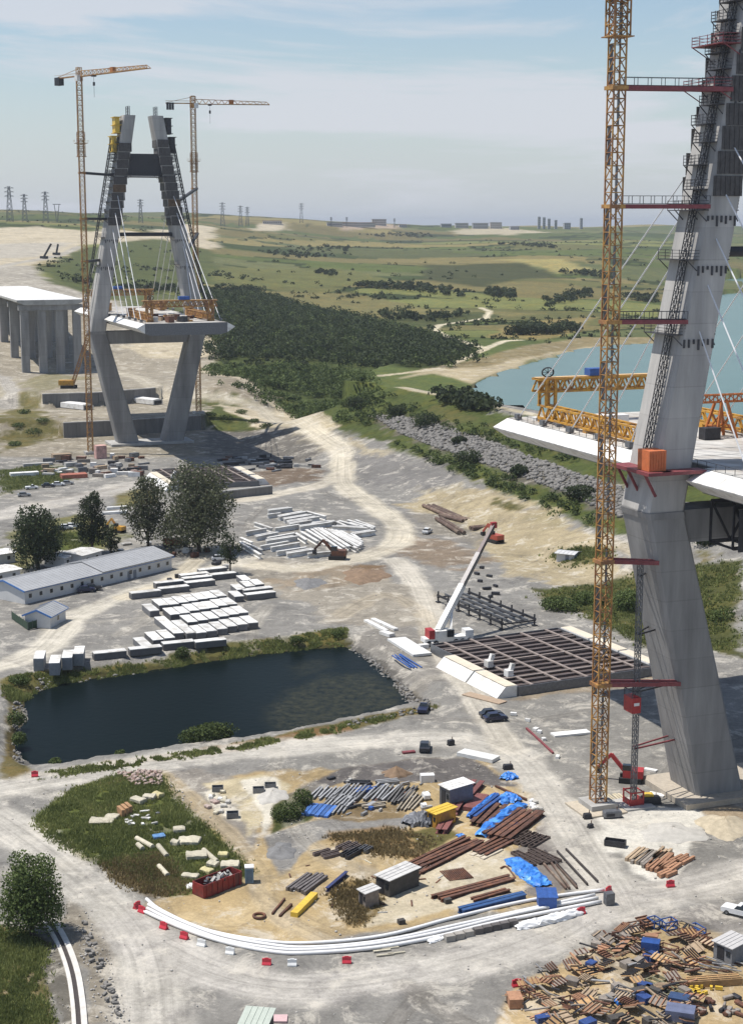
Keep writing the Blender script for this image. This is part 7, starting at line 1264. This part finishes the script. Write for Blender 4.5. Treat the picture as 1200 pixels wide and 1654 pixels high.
px_box('tan_crate', 'tan wooden crate at the left tip of the debris field', 'crate', 831, 1622, (1.6, 2.2, 1.1), .1, WOOD2); px_box('blue_skip', 'open blue box at the top of the debris field', 'box', 1050, 1535, (2.2, 1.6, 1.3), -.3, mat('box_blue', (.02, .07, .25), .55, var=.2)); px_box('timber_fill', 'timber lying in the open blue box', 'timber', 1051, 1528, (1.6, 1.0, .2), -.3, WOOD2, None, 1.3)
B('wire_mesh_sheet', 'greenish mesh panel in the lower debris field', 'panel', 'mesh panels of the debris field', (1042, 1580), (1100, 1610), 4, 1.0, .9, .35, mat('mesh_green', (.22, .21, .13), .8, var=.2), 'frame', .1); px_box('blue_tank', 'dark blue box at the lower end of the mesh panels', 'box', 1098, 1622, (2.6, 1.6, 1.0), -.4, mat('box_navy', (.03, .06, .14), .6, var=.2)); px_box('blue_tank', 'slate blue tank at the very bottom of the debris field', 'tank', 1098, 1644, (3.2, 2.2, 1.2), -.3, mat('box_slate', (.12, .14, .22), .6, var=.2)); tarp('tarpaulin', 'small bright blue sheet in the debris field', [(992, 1622), (1002, 1618)], 1.2, .5, TB, seed=14)
B('orange_beam', 'row of orange timber beams at the lower right edge', 'beam', 'orange timber beams', (1110, 1582), (1196, 1576), 3, .5, .35, .8, mat('ply_orange', (0, 0, 0)), 'frame', .1)
for k in range(14): px_box('yellow_part', 'yellow steel part in the heap at the lower right edge', 'part', random.uniform(1112, 1162), random.uniform(1592, 1610), (random.uniform(.4, 1.0), .3, .4), random.uniform(0, 3), BRIGHT_Y, 'yellow parts heap')
for k in range(26): px_box('steel_rod', 'thin rod in the tangle at the right edge', 'rod', random.uniform(1100, 1190), random.uniform(1548, 1572), (random.uniform(1.5, 3.5), .12, .12), random.uniform(-.9, -.2), random.choice((RUST, ALU, STEEL_G)), 'rod tangle at the right edge', random.uniform(0, .5))
for k in range(16): px_box('brown_scrap', 'brown scrap in the lowest right corner', 'scrap', random.uniform(1130, 1196), random.uniform(1610, 1650), (random.uniform(.8, 2), random.uniform(.3, .8), .4), random.uniform(0, 3), random.choice((RUST, WOOD3, STEEL_D)), 'scrap in the lowest right corner')
shed((1150, 1518), (1182, 1532), (1168, 1500), 2.3, 'grey open tent with pale roof at the right edge', mat('tent_grey', (.20, .20, .205), .8, var=.2), mat('tent_roof', (.45, .44, .43), .8, var=.1), 'work_tent'); car(g(1192, 1478), -.6, CARW, 'white vehicle cut by the right edge above the tent', 'pickup')
# roof at the bottom edge
shed((378, 1668), (425, 1672), (404, 1628), 2.6, 'greenish container roof cut by the bottom edge', SDK, mat('roof_sage', (.42, .46, .40), .7, var=.1), 'site_container'); px_box('pink_sheet', 'pinkish sheet beside the container roof at the bottom edge', 'sheet', 447, 1648, (2.4, 1.6, .3), 0, mat('sheet_pink', (.55, .38, .38), .8, var=.1))
# lined drain in the lower left corner
dl = smooth_line([g(u, v) for u, v in ((70, 1478), (90, 1505), (105, 1535), (118, 1575), (125, 1620), (128, 1660), (129, 1700))], 6); root = empty('drain_channel', dl[0], 0, 'white-lined concrete drain curving through the lower left corner', 'drain')
for s in (-1, 1):
    mb = MB()
    for a, b in zip(dl[:-1], dl[1:]): t_ = (b - a).normalized(); sd_ = Vector((t_.y, -t_.x, 0)) * s; w0, w1 = .28, (.95 if s < 0 else .75); P = [a + sd_ * w0, b + sd_ * w0, b + sd_ * w1, a + sd_ * w1]; mb.hexa([p - dl[0] - Vector((0, 0, .1)) for p in P], [p - dl[0] + Vector((0, 0, .22)) for p in P])
    mb.build('lining', mat('drain_lining', (.60, .57, .52), .85, var=.15, scale=1), root)
mb = MB()
for a, b in zip(dl[:-1], dl[1:]): mb.bar(a - dl[0] + Vector((0, 0, .03)), b - dl[0] + Vector((0, 0, .03)), .56, .05)
mb.build('channel_bed', mat('wet_mud', (.05, .04, .035), .6, var=.2), root)
for k in range(40): f = random.random(); px_box('kerb_stone', 'broken stone along the track beside the lower left road', 'stone', 132 + 62 * f + random.uniform(-8, 8), 1490 + 160 * f, (random.uniform(.3, .9), random.uniform(.25, .5), random.uniform(.2, .45)), random.uniform(0, 3), STONE, 'stones along the lower left track')
# clutter before the distant tower
MIX = (WOOD1, WOOD3, CONC_L, WHITE, PINK, STEEL_D, RUST, STEEL_G)
for k in range(70): px_box('stacked_material', 'stacked building material on the ground before the far crane base', 'material', random.uniform(70, 235), random.uniform(738, 772), (random.uniform(1.5, 5), random.uniform(1, 2.5), random.uniform(.5, 1.8)), random.uniform(-.4, 1.2), random.choice(MIX), 'materials before the far crane base')
for k in range(46): px_box('scattered_material', 'scattered material on the dark ground right of the distant tower', 'material', random.uniform(350, 520), random.uniform(738, 762), (random.uniform(1.5, 6), random.uniform(.8, 2), random.uniform(.4, 1.2)), random.uniform(-.4, 1.2), random.choice((STEEL_D, STEEL_D, RUST, STEEL_G, CONC_L)), 'materials right of the distant tower')
for u, v, s, m, lab in ((120, 772, (9, 4, 1.5), mat('heap_red', (.35, .12, .08), .8, var=.3), 'red stack of material before the far crane base'), (100, 742, (7, 4, 2.2), WOOD1, 'tan material stack left of the far crane base'), (40, 768, (10, 3, 1.2), WHITE, 'white slab stack on the grass at the far left'), (62, 752, (11, 2, 1), CONC_L, 'pale long slab above the grass at the far left'), (185, 830, (8, 1.6, .8), WHITE, 'white slab lying left of the big trees'), (190, 822, (7, 1.4, .8), WHITE, 'second white slab lying left of the big trees'), (163, 740, (4, 4, 5), mat('hoist_red_white', (.5, .3, .26), .8, var=.4, scale=.6), 'reddish equipment block right of the far crane base')): px_box('material_stack', lab, 'stack', u, v, s, .4, m)
for k, (u, v) in enumerate(((262, 905), (280, 898), (290, 890), (300, 893), (315, 900), (335, 892), (350, 912), (365, 918), (240, 880), (205, 880))): px_box('camp_clutter', 'small item under the camp trees', 'clutter', u, v, (random.uniform(1, 3), random.uniform(1, 2), random.uniform(.6, 1.8)), random.uniform(0, 2), random.choice((WHITE, RUST, STEEL_D, CONC_L)), 'clutter under the camp trees')
for k in range(12): px_box('camp_machine', 'small dark machine beside the long white boxes', 'machine', random.uniform(255, 310), random.uniform(930, 955), (random.uniform(1, 2.4), random.uniform(.8, 1.5), random.uniform(.6, 1.3)), random.uniform(0, 2), STEEL_D, 'machines beside the white boxes')
root = empty('tipper_truck', g(284, 885), .25, 'reddish tipper truck under the biggest camp tree', 'truck'); mb = MB(); mb.box((0, 0, 1.0), (7, 2.3, .5)); mb.build('chassis', STEEL_D, root); mb = MB(); mb.box((-.8, 0, 2.0), (5, 2.4, 1.5)); mb.build('tipper_body', mat('tipper_brown', (.25, .09, .05), .7, var=.2), root); mb = MB(); mb.box((2.8, 0, 2.1), (1.5, 2.3, 2.0)); mb.build('cab', WHITE, root)
for x in (-2.6, -1.4, 2.6):
    for y in (-1.1, 1.1): wheel(root, x, y, .5, .4)
# items on the decks
for t_, d_, s, m, lab in ((-6, 40, (6, 3, 2.6), WHITE, 'white site cabin on the near deck behind the crane mast'), (0, 30, (2.5, 2.5, 3), WHITE, 'white control box on the near deck left of the leg'), (-10, 14, (2, 1.5, 1.6), DRED, 'red machine on the near deck close to the leg'), (3, 22, (3, 2, 2), STEEL_D, 'dark machine on the near deck behind the leg'), (2, -4, (2.4, 1.6, 2.4), STEEL_D, 'dark machine on the deck right of the near leg'), (10, 12, (4, 2, 1.4), mat('deck_tan', (.45, .38, .28), .9, var=.2), 'tan stack on the deck right of the near leg')):
    p = br(t_, d_, DZ + .13); mb = MB(); mb.box((0, 0, s[2] / 2), s); tag(mb.build('deck_unit', m, None, p, BRZ), lab, 'equipment')
for k in range(26): p = br(random.uniform(-12, 12), random.uniform(-62, -15), DZ + .13, FAR); mb = MB(); h = random.uniform(.6, 2.2); mb.box((0, 0, h / 2), (random.uniform(1, 3), random.uniform(1, 3), h)); tag(mb.build('deck_item', random.choice((WHITE, RUST, ORANGE, STEEL_D, WOOD1)), None, p, random.uniform(0, 2)), 'small equipment item on the distant deck', 'equipment', 'items on the distant deck')
for k in range(18): p = br(random.uniform(-13.5, -8), random.uniform(16, 58), DZ + .13); mb = MB(); h = random.uniform(.2, .8); mb.box((0, 0, h / 2), (random.uniform(.6, 2), random.uniform(.6, 2.5), h)); tag(mb.build('deck_item', random.choice((WHITE, STEEL_D, WOOD1, STEEL_G)), None, p, BRZ + random.uniform(-.3, .3)), 'small loose item on the near deck', 'equipment', 'items on the near deck')
# ================================================================= HAZE
hz = bpy.data.materials.new('haze_air'); hz.use_nodes = True; n, l = hz.node_tree.nodes, hz.node_tree.links; n.remove(n['Principled BSDF']); pv = n.new('ShaderNodeVolumePrincipled'); pv.inputs['Color'].default_value = (.88, .93, 1, 1); pv.inputs['Density'].default_value = 6e-5; pv.inputs['Anisotropy'].default_value = .3; l.new(pv.outputs[0], n['Material Output'].inputs['Volume'])
mb = MB(); mb.box((0, 14800, 80), (98000, 30600, 190)); tag(mb.build('haze', hz), 'pale air haze over the whole valley', None, None, 'stuff')
